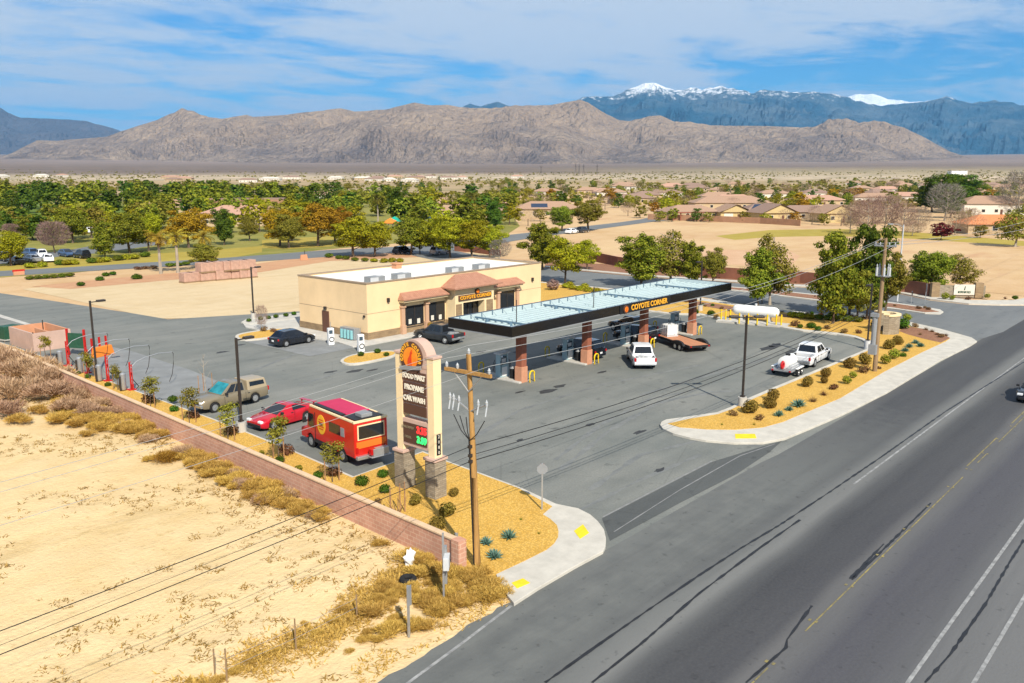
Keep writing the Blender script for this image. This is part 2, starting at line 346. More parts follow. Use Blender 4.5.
# ------------------------------------------------------------------ mesh helpers
class MB:
    def __init__(s): s.v = []; s.f = []; s.m = []
    def add(s, vs, fs, m=0):
        o = len(s.v); s.v += [tuple(p) for p in vs]; s.f += [tuple(i + o for i in q) for q in fs]; s.m += [m] * len(fs); return s
    def box(s, c, size, rz=0, m=0, taper=1.0):
        cx, cy, cz = c; x, y, z = size[0] / 2, size[1] / 2, size[2] / 2
        pts = []
        for k, (a, b, d) in enumerate([(-1,-1,-1),(1,-1,-1),(1,1,-1),(-1,1,-1),(-1,-1,1),(1,-1,1),(1,1,1),(-1,1,1)]):
            t = taper if d > 0 else 1
            px, py = a * x * t, b * y * t
            pts.append((cx + px * cos(rz) - py * sin(rz), cy + px * sin(rz) + py * cos(rz), cz + d * z))
        return s.add(pts, [(0,3,2,1),(4,5,6,7),(0,1,5,4),(1,2,6,5),(2,3,7,6),(3,0,4,7)], m)
    def bb(s, x0, x1, y0, y1, z0, z1, m=0):
        return s.box(((x0+x1)/2, (y0+y1)/2, (z0+z1)/2), (x1-x0, y1-y0, z1-z0), 0, m)
    def prism(s, poly, z0, z1, m=0, bottom=False):
        a = sum(poly[i][0]*poly[(i+1)%len(poly)][1]-poly[(i+1)%len(poly)][0]*poly[i][1] for i in range(len(poly)))
        if a < 0: poly = poly[::-1]
        n = len(poly)
        vs = [(p[0], p[1], z0) for p in poly] + [(p[0], p[1], z1) for p in poly]
        fs = [tuple(range(n, 2*n))] + [(i, (i+1) % n, n+(i+1) % n, n+i) for i in range(n)]
        if bottom: fs.append(tuple(range(n-1, -1, -1)))
        return s.add(vs, fs, m)
    def sheet(s, poly, z, m=0):
        a = sum(poly[i][0]*poly[(i+1)%len(poly)][1]-poly[(i+1)%len(poly)][0]*poly[i][1] for i in range(len(poly)))
        if a < 0: poly = poly[::-1]
        return s.add([(p[0], p[1], z) for p in poly], [tuple(range(len(poly)))], m)
    def tube(s, pts, r, n=8, m=0, cap=True):
        pts = [Vector(p) for p in pts]; rs = r if isinstance(r, (list, tuple)) else [r] * len(pts)
        vs = []; fs = []
        for i, p in enumerate(pts):
            d = (pts[min(i+1, len(pts)-1)] - pts[max(i-1, 0)]).normalized()
            a = d.cross(Vector((0, 0, 1)))
            if a.length < 1e-3: a = Vector((1, 0, 0))
            a.normalize(); b = d.cross(a)
            for k in range(n):
                t = 2 * pi * k / n
                vs.append(p + (a * cos(t) + b * sin(t)) * rs[i])
        for i in range(len(pts) - 1):
            for k in range(n):
                fs.append((i*n+k, (i+1)*n+k, (i+1)*n+(k+1) % n, i*n+(k+1) % n))
        if cap: fs += [tuple(range(n)), tuple(range(len(pts)*n-1, (len(pts)-1)*n-1, -1))]
        return s.add(vs, fs, m)
    def cyl(s, x, y, z0, z1, r0, r1=None, n=12, m=0):
        return s.tube([(x, y, z0), (x, y, z1)], [r0, r1 if r1 is not None else r0], n, m)
    def ell(s, c, rad, nu=10, nv=7, m=0, jit=0):
        vs = []; fs = []
        for j in range(nv + 1):
            ph = pi * j / nv
            for i in range(nu):
                t = 2 * pi * i / nu; k = 1 + R.uniform(-jit, jit)
                vs.append((c[0] + rad[0]*sin(ph)*cos(t)*k, c[1] + rad[1]*sin(ph)*sin(t)*k, c[2] + rad[2]*cos(ph)*k))
        for j in range(nv):
            for i in range(nu):
                fs.append((j*nu+i, (j+1)*nu+i, (j+1)*nu+(i+1) % nu, j*nu+(i+1) % nu))
        return s.add(vs, fs, m)
    def extr(s, pts, off, m=0):      # planar outline (3-D points) pushed along off
        n = len(pts); off = Vector(off); vs = [Vector(p) for p in pts] + [Vector(p) + off for p in pts]
        fs = [tuple(range(n)), tuple(range(2*n-1, n-1, -1))] + [(i, n+i, n+(i+1) % n, (i+1) % n) for i in range(n)]
        return s.add(vs, fs, m)
    def mesh(s, name, mats, smooth=False):
        me = bpy.data.meshes.new(name); me.from_pydata(s.v, [], s.f)
        for mm in (mats if isinstance(mats, (list, tuple)) else [mats]): me.materials.append(mm)
        if any(s.m): me.polygons.foreach_set('material_index', s.m)
        if smooth:
            me.polygons.foreach_set('use_smooth', [True] * len(s.f))
            me.set_sharp_from_angle(angle=radians(38))
        me.update(); return me
    def build(s, name, mats, parent=None, smooth=False, bevel=0, loc=None, fix=False):
        me = s.mesh(name, mats, smooth)
        if fix:
            import bmesh
            bm = bmesh.new(); bm.from_mesh(me); bmesh.ops.recalc_face_normals(bm, faces=bm.faces); bm.to_mesh(me); bm.free()
        return link(name, me, parent, loc, bevel)

def link(name, me, parent=None, loc=None, bevel=0, rz=0):
    o = bpy.data.objects.new(name, me); COL.objects.link(o)
    if parent is not None: o.parent = parent
    if loc is not None: o.location = loc
    if rz: o.rotation_euler.z = rz
    if bevel:
        b = o.modifiers.new('bevel', 'BEVEL'); b.width = bevel; b.segments = 2; b.limit_method = 'ANGLE'; b.angle_limit = radians(40)
    return o
def tag(o, label, cat, group=None):
    o['label'] = label; o['category'] = cat
    if group: o['group'] = group
    return o
def thing(name, label, cat, loc=(0, 0, 0), rz=0, group=None):
    o = bpy.data.objects.new(name, None); COL.objects.link(o); o.location = loc; o.rotation_euler.z = rz
    o.empty_display_size = 0.3
    return tag(o, label, cat, group)
def structure(o): o['kind'] = 'structure'; return o
def stuff(o): o['kind'] = 'stuff'; return o
def copy_tree(o, parent=None):
    c = o.copy(); COL.objects.link(c); c.parent = parent
    for ch in list(o.children): copy_tree(ch, c)
    return c
def dup(o, loc, rz=0, label=None, group=None, scale=None):
    c = copy_tree(o); c.location = loc; c.rotation_euler.z = rz
    if scale: c.scale = scale if isinstance(scale, tuple) else (scale,) * 3
    if label: c['label'] = label
    if group: c['group'] = group
    return c

def text_mb(mb, txt, size, origin, xd, yd, extrude=0.02, m=0, align='CENTER', bold=0.0, sx=1.0):
    cu = bpy.data.curves.new('tmp', 'FONT'); cu.body = txt; cu.size = size; cu.extrude = extrude; cu.align_x = align; cu.align_y = 'CENTER'
    cu.offset = bold; cu.resolution_u = 3
    ob = bpy.data.objects.new('tmp', cu); COL.objects.link(ob)
    dg = bpy.context.evaluated_depsgraph_get()
    me = bpy.data.meshes.new_from_object(ob.evaluated_get(dg))
    xd, yd, o = Vector(xd).normalized(), Vector(yd).normalized(), Vector(origin); zd = xd.cross(yd)
    mb.add([o + xd * v.co.x * sx + yd * v.co.y + zd * v.co.z for v in me.vertices], [tuple(p.vertices) for p in me.polygons], m)
    bpy.data.objects.remove(ob); bpy.data.curves.remove(cu); bpy.data.meshes.remove(me)
    return mb

def smoothpoly(pts, n=4):       # Chaikin corner rounding of a closed outline
    for _ in range(n):
        q = []
        for i in range(len(pts)):
            a, b = pts[i], pts[(i + 1) % len(pts)]
            q += [(a[0]*.75+b[0]*.25, a[1]*.75+b[1]*.25), (a[0]*.25+b[0]*.75, a[1]*.25+b[1]*.75)]
        pts = q
    return pts
def gp(pix, z=0.0): return [tuple(g(x, y, z)[:2]) for x, y in pix]
def line_strip(mb, pts, w, z, m=0, jag=0):
    pts = [Vector((p[0], p[1], 0)) for p in pts]
    L, Rr = [], []
    for i, p in enumerate(pts):
        d = (pts[min(i+1, len(pts)-1)] - pts[max(i-1, 0)]).normalized(); nrm = Vector((-d.y, d.x, 0))
        ww = w / 2 * (1 + R.uniform(-jag, jag))
        L.append(p + nrm * ww); Rr.append(p - nrm * ww)
    vs = [(p.x, p.y, z) for p in L] + [(p.x, p.y, z) for p in Rr]; n = len(pts)
    mb.add(vs, [(n+i, n+i+1, i+1, i) for i in range(n-1)], m); return mb
def subdiv(pts, step):
    out = []
    for a, b in zip(pts, pts[1:]):
        a, b = Vector(a).to_3d(), Vector(b).to_3d(); k = max(1, int((b - a).length / step))
        out += [a.lerp(b, i / k) for i in range(k)]
    out.append(Vector(pts[-1]).to_3d()); return out

# ------------------------------------------------------------------ vegetation
def leafquad(p, nrm, size, asp=1.0, roll=None):
    nrm = nrm.normalized(); a = nrm.cross(Vector((R.uniform(-1, 1), R.uniform(-1, 1), R.uniform(-1, 1))))
    if a.length < 1e-3: a = nrm.orthogonal()
    a.normalize(); b = nrm.cross(a)
    a *= size * 0.5; b *= size * 0.5 * asp
    return [p - a - b * .6, p + a * .35 - b, p + a + b * .5, p - a * .3 + b]
def rv():
    while True:
        v = Vector((R.uniform(-1, 1), R.uniform(-1, 1), R.uniform(-1, 1)))
        if 0.05 < v.length <= 1: return v
def leafcloud(clumps, n, size, shell=0.55, m=0, mb=None, asp=1.0):
    mb = mb or MB(); tot = sum(c[1][0]*c[1][1] + c[1][0]*c[1][2] for c in clumps)
    for c, rad in clumps:
        k = max(6, int(n * (rad[0]*rad[1] + rad[0]*rad[2]) / tot))
        for _ in range(k):
            d = rv(); d = d.normalized() * (shell + (1 - shell) * R.random() ** 0.7) if R.random() < .8 else d
            p = Vector((c[0] + d.x*rad[0], c[1] + d.y*rad[1], c[2] + d.z*rad[2]))
            nr = Vector((d.x, d.y, d.z + .35)) + rv() * .7
            mb.add(leafquad(p, nr, size * R.uniform(.6, 1.35), asp), [(0, 1, 2, 3)], m)
    return mb
def branch_wood(mb, base, h, r, nb, spread, m=0, start=.35, up=.5, sub=0):
    top = Vector((base[0] + R.uniform(-.1, .1)*spread, base[1] + R.uniform(-.1, .1)*spread, base[2] + h))
    mid = Vector((base[0] + R.uniform(-.06, .06)*h, base[1] + R.uniform(-.06, .06)*h, base[2] + h*.5))
    mb.tube([base, mid, top], [r, r*.7, r*.2], 6, m)
    tips = []
    for i in range(nb):
        t = start + (1 - start) * (i + R.random()) / nb * .9
        p = Vector(base).lerp(mid, t*2) if t < .5 else mid.lerp(top, t*2-1)
        a = i * 2.4 + R.uniform(-.4, .4); l = spread * (1 - .5*t) * R.uniform(.7, 1.1)
        e = p + Vector((cos(a)*l, sin(a)*l, l*up*R.uniform(.6, 1.4)))
        q = p.lerp(e, .5) + Vector((0, 0, -.06*l))
        mb.tube([p, q, e], [r*.4, r*.28, r*.08], 5, m); tips.append(e)
        for _ in range(sub):
            s0 = p.lerp(e, R.uniform(.35, .95)); a2 = a + R.uniform(-1, 1); l2 = l*R.uniform(.25, .5)
            mb.tube([s0, s0 + Vector((cos(a2)*l2, sin(a2)*l2, l2*R.uniform(.2, 1)))], [r*.14, r*.04], 4, m)
    return tips

# every variant below has about 1 m of height; a tree scales it
def crown_pine(seed, n, size, lumps=34):
    R.seed(seed); cl = []
    for i in range(lumps):
        z = .16 + .76 * (i + .5) / lumps; w = .36 * sin(pi * (0.14 + .80 * (1 - (z-.14)/.86)) ) ** .8
        a = i * 2.4 + R.uniform(-.5, .5); d = w * R.uniform(.2, 1.0)
        rr = R.uniform(.05, .115)
        cl.append(((cos(a)*d, sin(a)*d, z + R.uniform(-.03, .03)), (rr*1.25, rr*1.25, rr*.7)))
    cl.append(((0, 0, .92), (.05, .05, .09)))
    mb = leafcloud([((0, 0, .40), (.25, .25, .22)), ((0, 0, .60), (.20, .20, .22)), ((0, 0, .80), (.11, .11, .15))], int(n*.42), size, .55)
    return leafcloud(cl, int(n*.62), size, .3, 0, mb)
def crown_round(seed, n, size, lumps=36, w=.42, zb=.26):
    R.seed(seed); cl = []
    for i in range(lumps):
        z = zb + (.94 - zb) * R.random(); k = sin(pi * (z - zb + .10) / (1.12 - zb)) ** .6
        a = i * 2.4 + R.uniform(-.5, .5); d = w * k * sqrt(R.uniform(.05, 1)); rr = R.uniform(.05, .12)
        cl.append(((cos(a)*d, sin(a)*d, z), (rr*1.25, rr*1.25, rr*.75)))
    zc = (zb + .93) / 2; mb = leafcloud([((0, 0, zc), (w*.82, w*.82, (.93 - zb)*.44)), ((w*.25, -w*.2, zc + .08), (w*.6, w*.6, (.93 - zb)*.36))], int(n*.42), size, .6)
    return leafcloud(cl, int(n*.62), size, .3, 0, mb)
def trunk_mesh(seed, h=.75, r=.028, nb=6, spread=.3, matl='bark', start=.35):
    R.seed(seed); mb = MB(); branch_wood(mb, (0, 0, -.01), h, r, nb, spread, start=start)
    return mb.mesh('trunk', M[matl], True)
def crown_bare(seed, n, w=.4):
    R.seed(seed); mb = MB()
    for i in range(n):
        a = R.uniform(0, 2*pi); z = R.uniform(.25, 1); k = sin(pi * min(1, (z-.15)/.95)) ** .6; d = w*k*sqrt(R.random())
        p = Vector((cos(a)*d, sin(a)*d, z)); dr = Vector((cos(a)*.8, sin(a)*.8, R.uniform(.2, 1.3))) + rv()*.5
        l = R.uniform(.05, .12); dr = dr.normalized()*l; s = dr.cross(rv()).normalized() * .0045
        mb.add([p - s, p + s, p + dr + s*.2, p + dr - s*.2], [(0, 1, 2, 3)])
    return mb
def crown_palm(seed, nf=26, droop=.8):
    R.seed(seed); mb = MB()
    for i in range(nf):
        a = i * 2.4; el = R.uniform(-.5, 1.2); l = R.uniform(.26, .36)
        d = Vector((cos(a), sin(a), 0)); p = Vector((0, 0, .86)); pts = []
        for k in range(6):
            pts.append(p.copy()); e = el - droop * k * .33
            p = p + (d * cos(e) + Vector((0, 0, sin(e)))) * (l / 5)
        side = Vector((-d.y, d.x, 0))
        for k in range(5):
            q, q2 = pts[k], pts[k+1]; wk = .062 * sin(pi*(k+.6)/6)+.012
            for sg in (-1, 1):
                for t in (0, .5):
                    b0 = q.lerp(q2, t); b1 = q.lerp(q2, t+.42); tip = b0.lerp(b1, .9) + side*sg*wk + Vector((0, 0, -.025))
                    mb.add([b0, b1, tip], [(0, 1, 2)])
    for i in range(60):
        a = R.uniform(0, 2*pi); z = R.uniform(.70, .85)
        p = Vector((cos(a)*.03, sin(a)*.03, z)); mb.add([p, p + Vector((cos(a)*.05, sin(a)*.05, -.09)), p + Vector((cos(a+.5)*.04, sin(a+.5)*.04, -.07))], [(0, 1, 2)])
    return mb
def m2(mb, name, m): return mb.mesh(name, M[m])

KIND = {}
def kind(k, crowns, trunks): KIND[k] = (crowns, trunks)
def build_kinds():
    NB, SZ = 9500, .026
    kind('pine', [m2(crown_pine(s, NB, SZ), 'crown', 'pine') for s in (1, 2, 3)], [trunk_mesh(s, .8, .022, 8, .22) for s in (1, 2)])
    kind('pinedark', [m2(crown_pine(s, NB, SZ, 38), 'crown', 'pinedark') for s in (4, 5)], KIND['pine'][1])
    kind('mesquite', [m2(crown_round(s, NB, SZ), 'crown', 'ygreen') for s in (6, 7)], [trunk_mesh(s, .7, .026, 7, .32, start=.25) for s in (3, 4)])
    kind('green', [m2(crown_round(s, NB, SZ, 40), 'crown', 'pine') for s in (8, 9)], KIND['mesquite'][1])
    kind('olive', [m2(crown_round(s, NB, SZ, 34), 'crown', 'olive') for s in (10, 11)], KIND['mesquite'][1])
    kind('sparse', [m2(crown_round(s, 4200, .027, 30, .40, .22), 'crown', 'olive') for s in (12,)], [trunk_mesh(12, .95, .028, 14, .38, 'barkpale', .15)])
    kind('yellow', [m2(crown_round(s, 7500, SZ), 'crown', 'yellowleaf') for s in (13, 14)], KIND['mesquite'][1])
    kind('amber', [m2(crown_round(s, 8500, SZ, 34), 'crown', 'orangeleaf') for s in (15, 16)], KIND['mesquite'][1])
    kind('pink', [m2(crown_bare(s, 3600), 'crown', 'pinkleaf') for s in (17,)], [trunk_mesh(17, .8, .022, 10, .35, 'bark', .25)])
    kind('bare', [m2(crown_bare(s, 1900, .48), 'crown', 'baretwig') for s in (18, 19)], [trunk_mesh(18, .9, .020, 14, .42, 'barkpale', .15)])
    kind('greybare', [m2(crown_bare(s, 2200, .45), 'crown', 'greytwig') for s in (20,)], [trunk_mesh(20, .9, .022, 14, .42, 'barkpale', .15)])
    kind('redshrub', [m2(crown_round(21, 1200, .07, 10, .5, .15), 'crown', 'redleaf')], [trunk_mesh(21, .5, .02, 8, .4)])
    kind('palm', [m2(crown_palm(s), 'crown', 'palmleaf') for s in (22, 23)], [MB().tube([(0, 0, -.01), (.006, 0, .4), (0, 0, .87)], [.034, .026, .022], 8).mesh('trunk', M['barkpale'], True)])
    kind('palmgreen', [m2(crown_palm(24), 'crown', 'palmgreen')], KIND['palm'][1])
    R.seed(30)
    kind('cypress', [m2(leafcloud([((0, 0, .12+.1*i), (.085*sin(pi*(i+1.6)/10)+.015,)*2+(.1,)) for i in range(9)], 700, .05), 'crown', 'pinedark')], [trunk_mesh(5, .4, .02, 0, .1)])
    # far trees: one small mesh each
    def far(seed, leaf, fn, n, sz, **k):
        mb = fn(seed, n, sz, **k); mb.cyl(0, 0, -.01, .45, .026, .014, 5, 1); return mb.mesh('tree', [M[leaf], M['bark']])
    KIND['far'] = {'pinedark': [far(40, 'pinedark', crown_round, 1000, .066, lumps=16, w=.46, zb=.12), far(41, 'pinedark', crown_pine, 1000, .066, lumps=16)],
                   'pine': [far(42, 'pine', crown_round, 1000, .066, lumps=16, w=.46, zb=.12), far(43, 'pine', crown_pine, 1000, .066, lumps=16)],
                   'mesquite': [far(44, 'ygreen', crown_round, 900, .066, lumps=16, w=.52, zb=.2)],
                   'olive': [far(45, 'olive', crown_round, 900, .066, lumps=16, w=.55, zb=.15)],
                   'amber': [far(46, 'orangeleaf', crown_round, 900, .066, lumps=16, w=.45, zb=.2)],
                   'bare': [far(47, 'baretwig', lambda s, n, z: crown_bare(s, 900, .5), 0, 0)]}
build_kinds()
def tree(k, px, py, ptop, label, group=None, wide=1.0, loc=None, h=None, cat='tree', name=None):
    p = loc if loc is not None else g(px, py)
    if h is None: h = zat(p.x, p.y, ptop) * .98
    cr, tr = KIND[k]
    t = thing(name or {'pine': 'pine_tree', 'pinedark': 'pine_tree', 'palm': 'palm_tree', 'palmgreen': 'palm_tree', 'cypress': 'cypress_tree', 'bare': 'bare_tree', 'greybare': 'bare_tree', 'mesquite': 'mesquite_tree', 'redshrub': 'red_shrub', 'pink': 'blossom_tree'}.get(k, 'broadleaf_tree'), label, cat, p, R.uniform(0, 6.28), group)
    t.scale = (h * wide, h * wide, h)
    link('trunk', tr[R.randrange(len(tr))], t); link('crown', cr[R.randrange(len(cr))], t)
    return t
def fartree(k, p, h, label, group, wide=1.0):
    ms = KIND['far'][k]
    o = link({'bare': 'bare_tree', 'pine': 'pine_tree', 'pinedark': 'pine_tree'}.get(k, 'broadleaf_tree'), ms[R.randrange(len(ms))], None, p, 0, R.uniform(0, 6.28))
    o.scale = (h * wide, h * wide, h); return tag(o, label, 'tree', group)
# ------------------------------------------------------------------ terrain
def zt(r): return -0.06 if r < 700 else -0.06 + 2.25e-4 * (r - 700) ** 1.5
def m_terrain():
    n = NT('desert_terrain', 0.95)
    s = n.sep()
    r = n.math('SQRT', n.math('ADD', n.math('MULTIPLY', s[0], s[0]), n.math('MULTIPLY', s[1], s[1])), 0)
    v = n.vec()
    wob = n.noise(0.0016, 0, 1, detail=4); rr = n.math('ADD', r, n.math('MULTIPLY', n.math('SUBTRACT', wob, .5), 900))
    big = n.noise(0.004, .35, .65); mid = n.noise(0.02, .4, .65); fine = n.noise(0.15, .35, .65)
    near = n.mix(mid, (.42, .31, .17), (.27, .22, .10)); near = n.mix(n.math('MULTIPLY', fine, .4), near, (.18, .16, .07))
    town = n.mix(mid, (.40, .29, .16), (.17, .16, .06)); town = n.mix(n.math('MULTIPLY', big, .6), town, (.50, .34, .20))
    pale = n.mix(mid, (.54, .42, .29), (.26, .22, .13))
    dark = n.mix(big, (.155, .11, .082), (.215, .155, .112)); dark = n.mix(n.math('MULTIPLY', mid, .6), dark, (.10, .082, .062))  # dark scrub plain, with a band of cloud shadow put into its colour
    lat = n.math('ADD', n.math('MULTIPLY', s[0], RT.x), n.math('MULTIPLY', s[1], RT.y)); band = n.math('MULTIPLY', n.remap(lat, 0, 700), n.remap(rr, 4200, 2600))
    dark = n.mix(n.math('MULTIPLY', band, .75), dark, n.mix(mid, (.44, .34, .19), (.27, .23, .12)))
    fan = n.mix(big, (.27, .20, .155), (.19, .145, .12))
    col = n.mix(n.remap(r, 420, 650), near, town)
    col = n.mix(n.remap(rr, 1350, 1600), col, pale)
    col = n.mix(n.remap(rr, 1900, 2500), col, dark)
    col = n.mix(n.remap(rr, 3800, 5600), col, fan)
    return n.done(col, fine, .2, .3)
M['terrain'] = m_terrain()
mb = MB(); rings = [0, 60, 150, 300, 500, 700, 850, 1000, 1200, 1400, 1700, 2000, 2500, 3000, 3600, 4200, 5000, 6000, 7000, 8500, 10500, 13000, 16000, 20000, 26000, 32000]
NA = 96
for r in rings:
    for k in range(NA):
        a = 2 * pi * k / NA; mb.v.append((r * cos(a), r * sin(a), zt(r) if r < 9000 else zt(9000) + (r - 9000) * .02))
for i in range(len(rings) - 1):
    for k in range(NA):
        mb.f.append((i*NA+k, (i+1)*NA+k, (i+1)*NA+(k+1) % NA, i*NA+(k+1) % NA)); mb.m.append(0)
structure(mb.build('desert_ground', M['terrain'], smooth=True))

# ------------------------------------------------------------------ hills and mountains
def m_rock(name, a, b, c, d, snow=None, sc=1.0):
    n = NT(name, 0.95)
    big = n.noise(.0011*sc, .35, .65); mid = n.noise(.005*sc, .35, .65, rough=.7); fine = n.noise(.022*sc, .3, .7)
    st = n.noise(.0022*sc, .42, .62, n.vec((1, 1, 3), rot=.5))
    col = n.mix(big, a, b); col = n.mix(n.math('MULTIPLY', mid, .75), col, c); col = n.mix(n.math('MULTIPLY', st, .8), col, d)
    if not snow and sc == 1.0:
        up = n.remap(n.math('ADD', n.sep()[2], n.math('MULTIPLY', mid, 160)), 200, 520); col = n.mix(n.math('MULTIPLY', up, .6), col, (.55, .395, .26))  # sunlit look of the upper slopes put into the colour by height
    fin2 = n.noise(.06*sc, .35, .65, rough=.75)
    col = n.mix(n.math('MULTIPLY', fine, .45), col, tuple(x*.5 for x in b)); col = n.mix(n.math('MULTIPLY', fin2, .3), col, c)
    if snow:
        z = n.sep()[2]; nz = n.noise(.006, .25, .75, detail=9, rough=.8)
        f = n.remap(n.math('ADD', z, n.math('MULTIPLY', nz, snow[2])), snow[0], snow[1])
        col = n.mix(f, col, (.85, .87, .90))
    return n.done(col, n.math('ADD', mid, n.math('MULTIPLY', fine, .7)), 1.0, 45)
def interp(tab, x):
    if x <= tab[0][0]: return tab[0][1]
    for (a, b), (c, d) in zip(tab, tab[1:]):
        if x <= c: return b + (d - b) * (x - a) / (c - a)
    return tab[-1][1]
def ridge_range(name, crest, f0, fc, f1, px0, px1, nx, nf, material, amp, seed, nsc, basez):
    mb = MB()
    for j in range(nf + 1):
        f = f0 + (f1 - f0) * (j / nf)
        for i in range(nx + 1):
            px = px0 + (px1 - px0) * i / nx; t = (px - 512) / 876.0
            off = noise.noise(Vector((px * .006, seed, 0))) * (fc - f0) * .30      # the crest line wanders in depth
            fcc = fc + off
            p = FW * f + RT * t * f
            yc = interp(crest, px); zc = CAMH + (HORY - yc) / 876.0 * fcc
            zb = basez(f)
            u = (f - f0) / (fcc - f0) if f < fcc else 1 - (f - fcc) / (f1 - fcc)
            u = max(0, min(1, u)); sh = u ** 1.6 if f < fcc else u
            q = Vector((p.x * nsc, p.y * nsc, seed * 7.3))
            q += Vector((noise.noise(q * 1.7), noise.noise(q * 1.7 + Vector((9, 4, 2))), 0)) * .35
            nz = 0; a = 1; fr = 1; prev = 1
            for o in range(6):
                r_ = (1 - abs(noise.noise(q * fr)) * 1.9) ** 2; nz += a * r_ * prev; prev = max(.25, min(1, r_ * 1.3)); a *= .62; fr *= 2.07
            nz = min(nz * .7, 1.0) - .55
            side = min(1, u * (1 - u) * 4 + .05 * u)
            z = zb + (zc - zb) * sh + (zc - zb) * amp * nz * side
            z = min(z, zb + (zc - zb) * (1.0 if u > .97 else .955 + .035 * noise.noise(q * 9)))
            mb.v.append((p.x, p.y, z if u > 0 else zb - 30))
    W = nx + 1
    for j in range(nf):
        for i in range(nx):
            mb.f.append((j*W+i, j*W+i+1, (j+1)*W+i+1, (j+1)*W+i)); mb.m.append(0)
    return structure(mb.build(name, material, smooth=False, fix=True))
tan_crest = [(-260, 150), (-120, 160), (-20, 164), (15, 153), (40, 141), (62, 141), (85, 139.5), (110, 137), (125, 132), (160, 122), (179, 116), (187, 112), (197, 115), (212, 121), (225, 123), (250, 119), (256, 121), (286, 119.5), (313, 116), (343, 113), (356, 115.5), (386, 114), (396, 112), (416, 107.5), (431, 110), (448, 109.5), (461, 112), (496, 112), (512, 109.5), (549, 110), (567, 107), (579, 105), (587, 107), (599, 115), (617, 124), (629, 125), (647, 119.5), (659, 119.5), (672, 125), (687, 125), (712, 129), (768, 130), (793, 131), (813, 130), (825, 122.5), (843, 122), (855, 126), (870, 124), (880, 125), (900, 131), (918, 139), (930, 142.5), (948, 152), (975, 160), (1100, 166)]
tan_crest = [(a, b - 2.5 if 160 < a < 920 else b) for a, b in tan_crest]
blue_crest = [(200, 150), (300, 126), (380, 114), (396, 112), (430, 113), (460, 109.5), (471, 105.5), (480, 108.5), (498, 104), (510, 108.5), (540, 111), (560, 109), (568, 106), (582, 99.5), (594, 99), (612, 99), (624, 92.5), (642, 86.5), (652, 86.5), (662, 90.5), (672, 92.5), (687, 89), (697, 90.5), (717, 89), (732, 91), (749, 94.5), (762, 90), (768, 92.5), (790, 94), (803, 94), (818, 95), (838, 98), (850, 102.5), (875, 107.5), (898, 106), (918, 104), (938, 98.5), (950, 101), (960, 104.5), (988, 102), (1003, 104), (1013, 107), (1040, 107), (1100, 112), (1250, 120)]
left_crest = [(-330, 120), (-200, 112), (-80, 103), (0, 107.5), (5, 107), (15, 114), (27, 119), (57, 119.5), (75, 121), (92, 122.5), (107, 126), (125, 132), (160, 142), (220, 155)]
snow_crest = [(790, 112), (830, 99), (840, 94.5), (849, 92.5), (858, 95), (878, 98), (903, 98.5), (932, 99.5), (955, 106)]
M['tanrock'] = m_rock('tan_hill_rock', (.41, .315, .245), (.20, .162, .155), (.52, .40, .29), (.112, .096, .105))  # the dark mauve tones stand in for shading on the slopes
M['bluerock'] = m_rock('haze_blue_mountain_rock', (.012, .075, .140), (.008, .050, .105), (.022, .09, .15), (.14, .18, .21), (1790, 1960, 760), .5)  # blue of distant haze put into the rock colour
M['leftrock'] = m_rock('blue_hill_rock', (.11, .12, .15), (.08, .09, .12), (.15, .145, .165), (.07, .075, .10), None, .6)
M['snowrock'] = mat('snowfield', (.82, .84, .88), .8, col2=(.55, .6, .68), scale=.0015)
bz = lambda f: zt(f) if f < 9000 else zt(9000) + (f - 9000) * .02
ridge_range('tan_hills', tan_crest, 5600, 7200, 8600, -260, 1100, 680, 84, M['tanrock'], .50, 3.1, .00115, bz)
spur_crest = [(205, 168), (240, 156), (262, 148), (290, 138), (320, 130), (350, 121), (380, 116), (405, 113), (440, 117), (470, 123), (500, 121), (530, 128), (560, 126), (590, 138), (620, 147), (650, 158), (690, 168)]
spur2_crest = [(590, 168), (625, 150), (650, 139), (685, 133), (715, 136), (740, 134), (775, 141), (800, 138), (830, 136), (850, 133), (880, 141), (905, 150), (940, 166)]
ridge_range('tan_foothills', spur_crest, 5200, 6350, 7000, 200, 700, 260, 46, M['tanrock'], .5, 4.4, .0013, bz)
ridge_range('tan_foothills', spur2_crest, 5500, 6550, 7100, 585, 945, 190, 40, M['tanrock'], .5, 6.1, .0013, bz)
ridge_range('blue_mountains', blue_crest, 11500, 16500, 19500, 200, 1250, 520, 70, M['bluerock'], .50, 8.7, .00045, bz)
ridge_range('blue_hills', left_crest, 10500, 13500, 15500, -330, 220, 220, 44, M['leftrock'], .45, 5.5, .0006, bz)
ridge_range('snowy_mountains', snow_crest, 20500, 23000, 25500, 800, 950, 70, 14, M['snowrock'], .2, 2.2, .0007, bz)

# ------------------------------------------------------------------ near ground
def grid_ground(name, poly_fn, x0, x1, y0, y1, step, hfun, material):
    mb = MB(); nx = int((x1-x0)/step); ny = int((y1-y0)/step)
    for j in range(ny+1):
        for i in range(nx+1):
            x = x0 + (x1-x0)*i/nx; y = y0 + (y1-y0)*j/ny
            mb.v.append((x, y, hfun(x, y)))
    for j in range(ny):
        for i in range(nx):
            a = j*(nx+1)+i; mb.f.append((a, a+1, a+nx+2, a+nx+1)); mb.m.append(0)
    return structure(mb.build(name, material, smooth=True))
def wallx(y): return 23.4 + .0503 * (y - 23.2)
def hfield(x, y):
    e = min(1, max(0, (wallx(y) - .3 - x) / 3)) * min(1, max(0, (y - 20.5) / 3))
    h = .14 * noise.noise(Vector((x*.12, y*.12, 1))) + .07 * noise.noise(Vector((x*.5, y*.5, 4))) + .05 * noise.noise(Vector((x*1.3, y*1.3, 8)))
    return -.015 + max(0, h + .10) * e
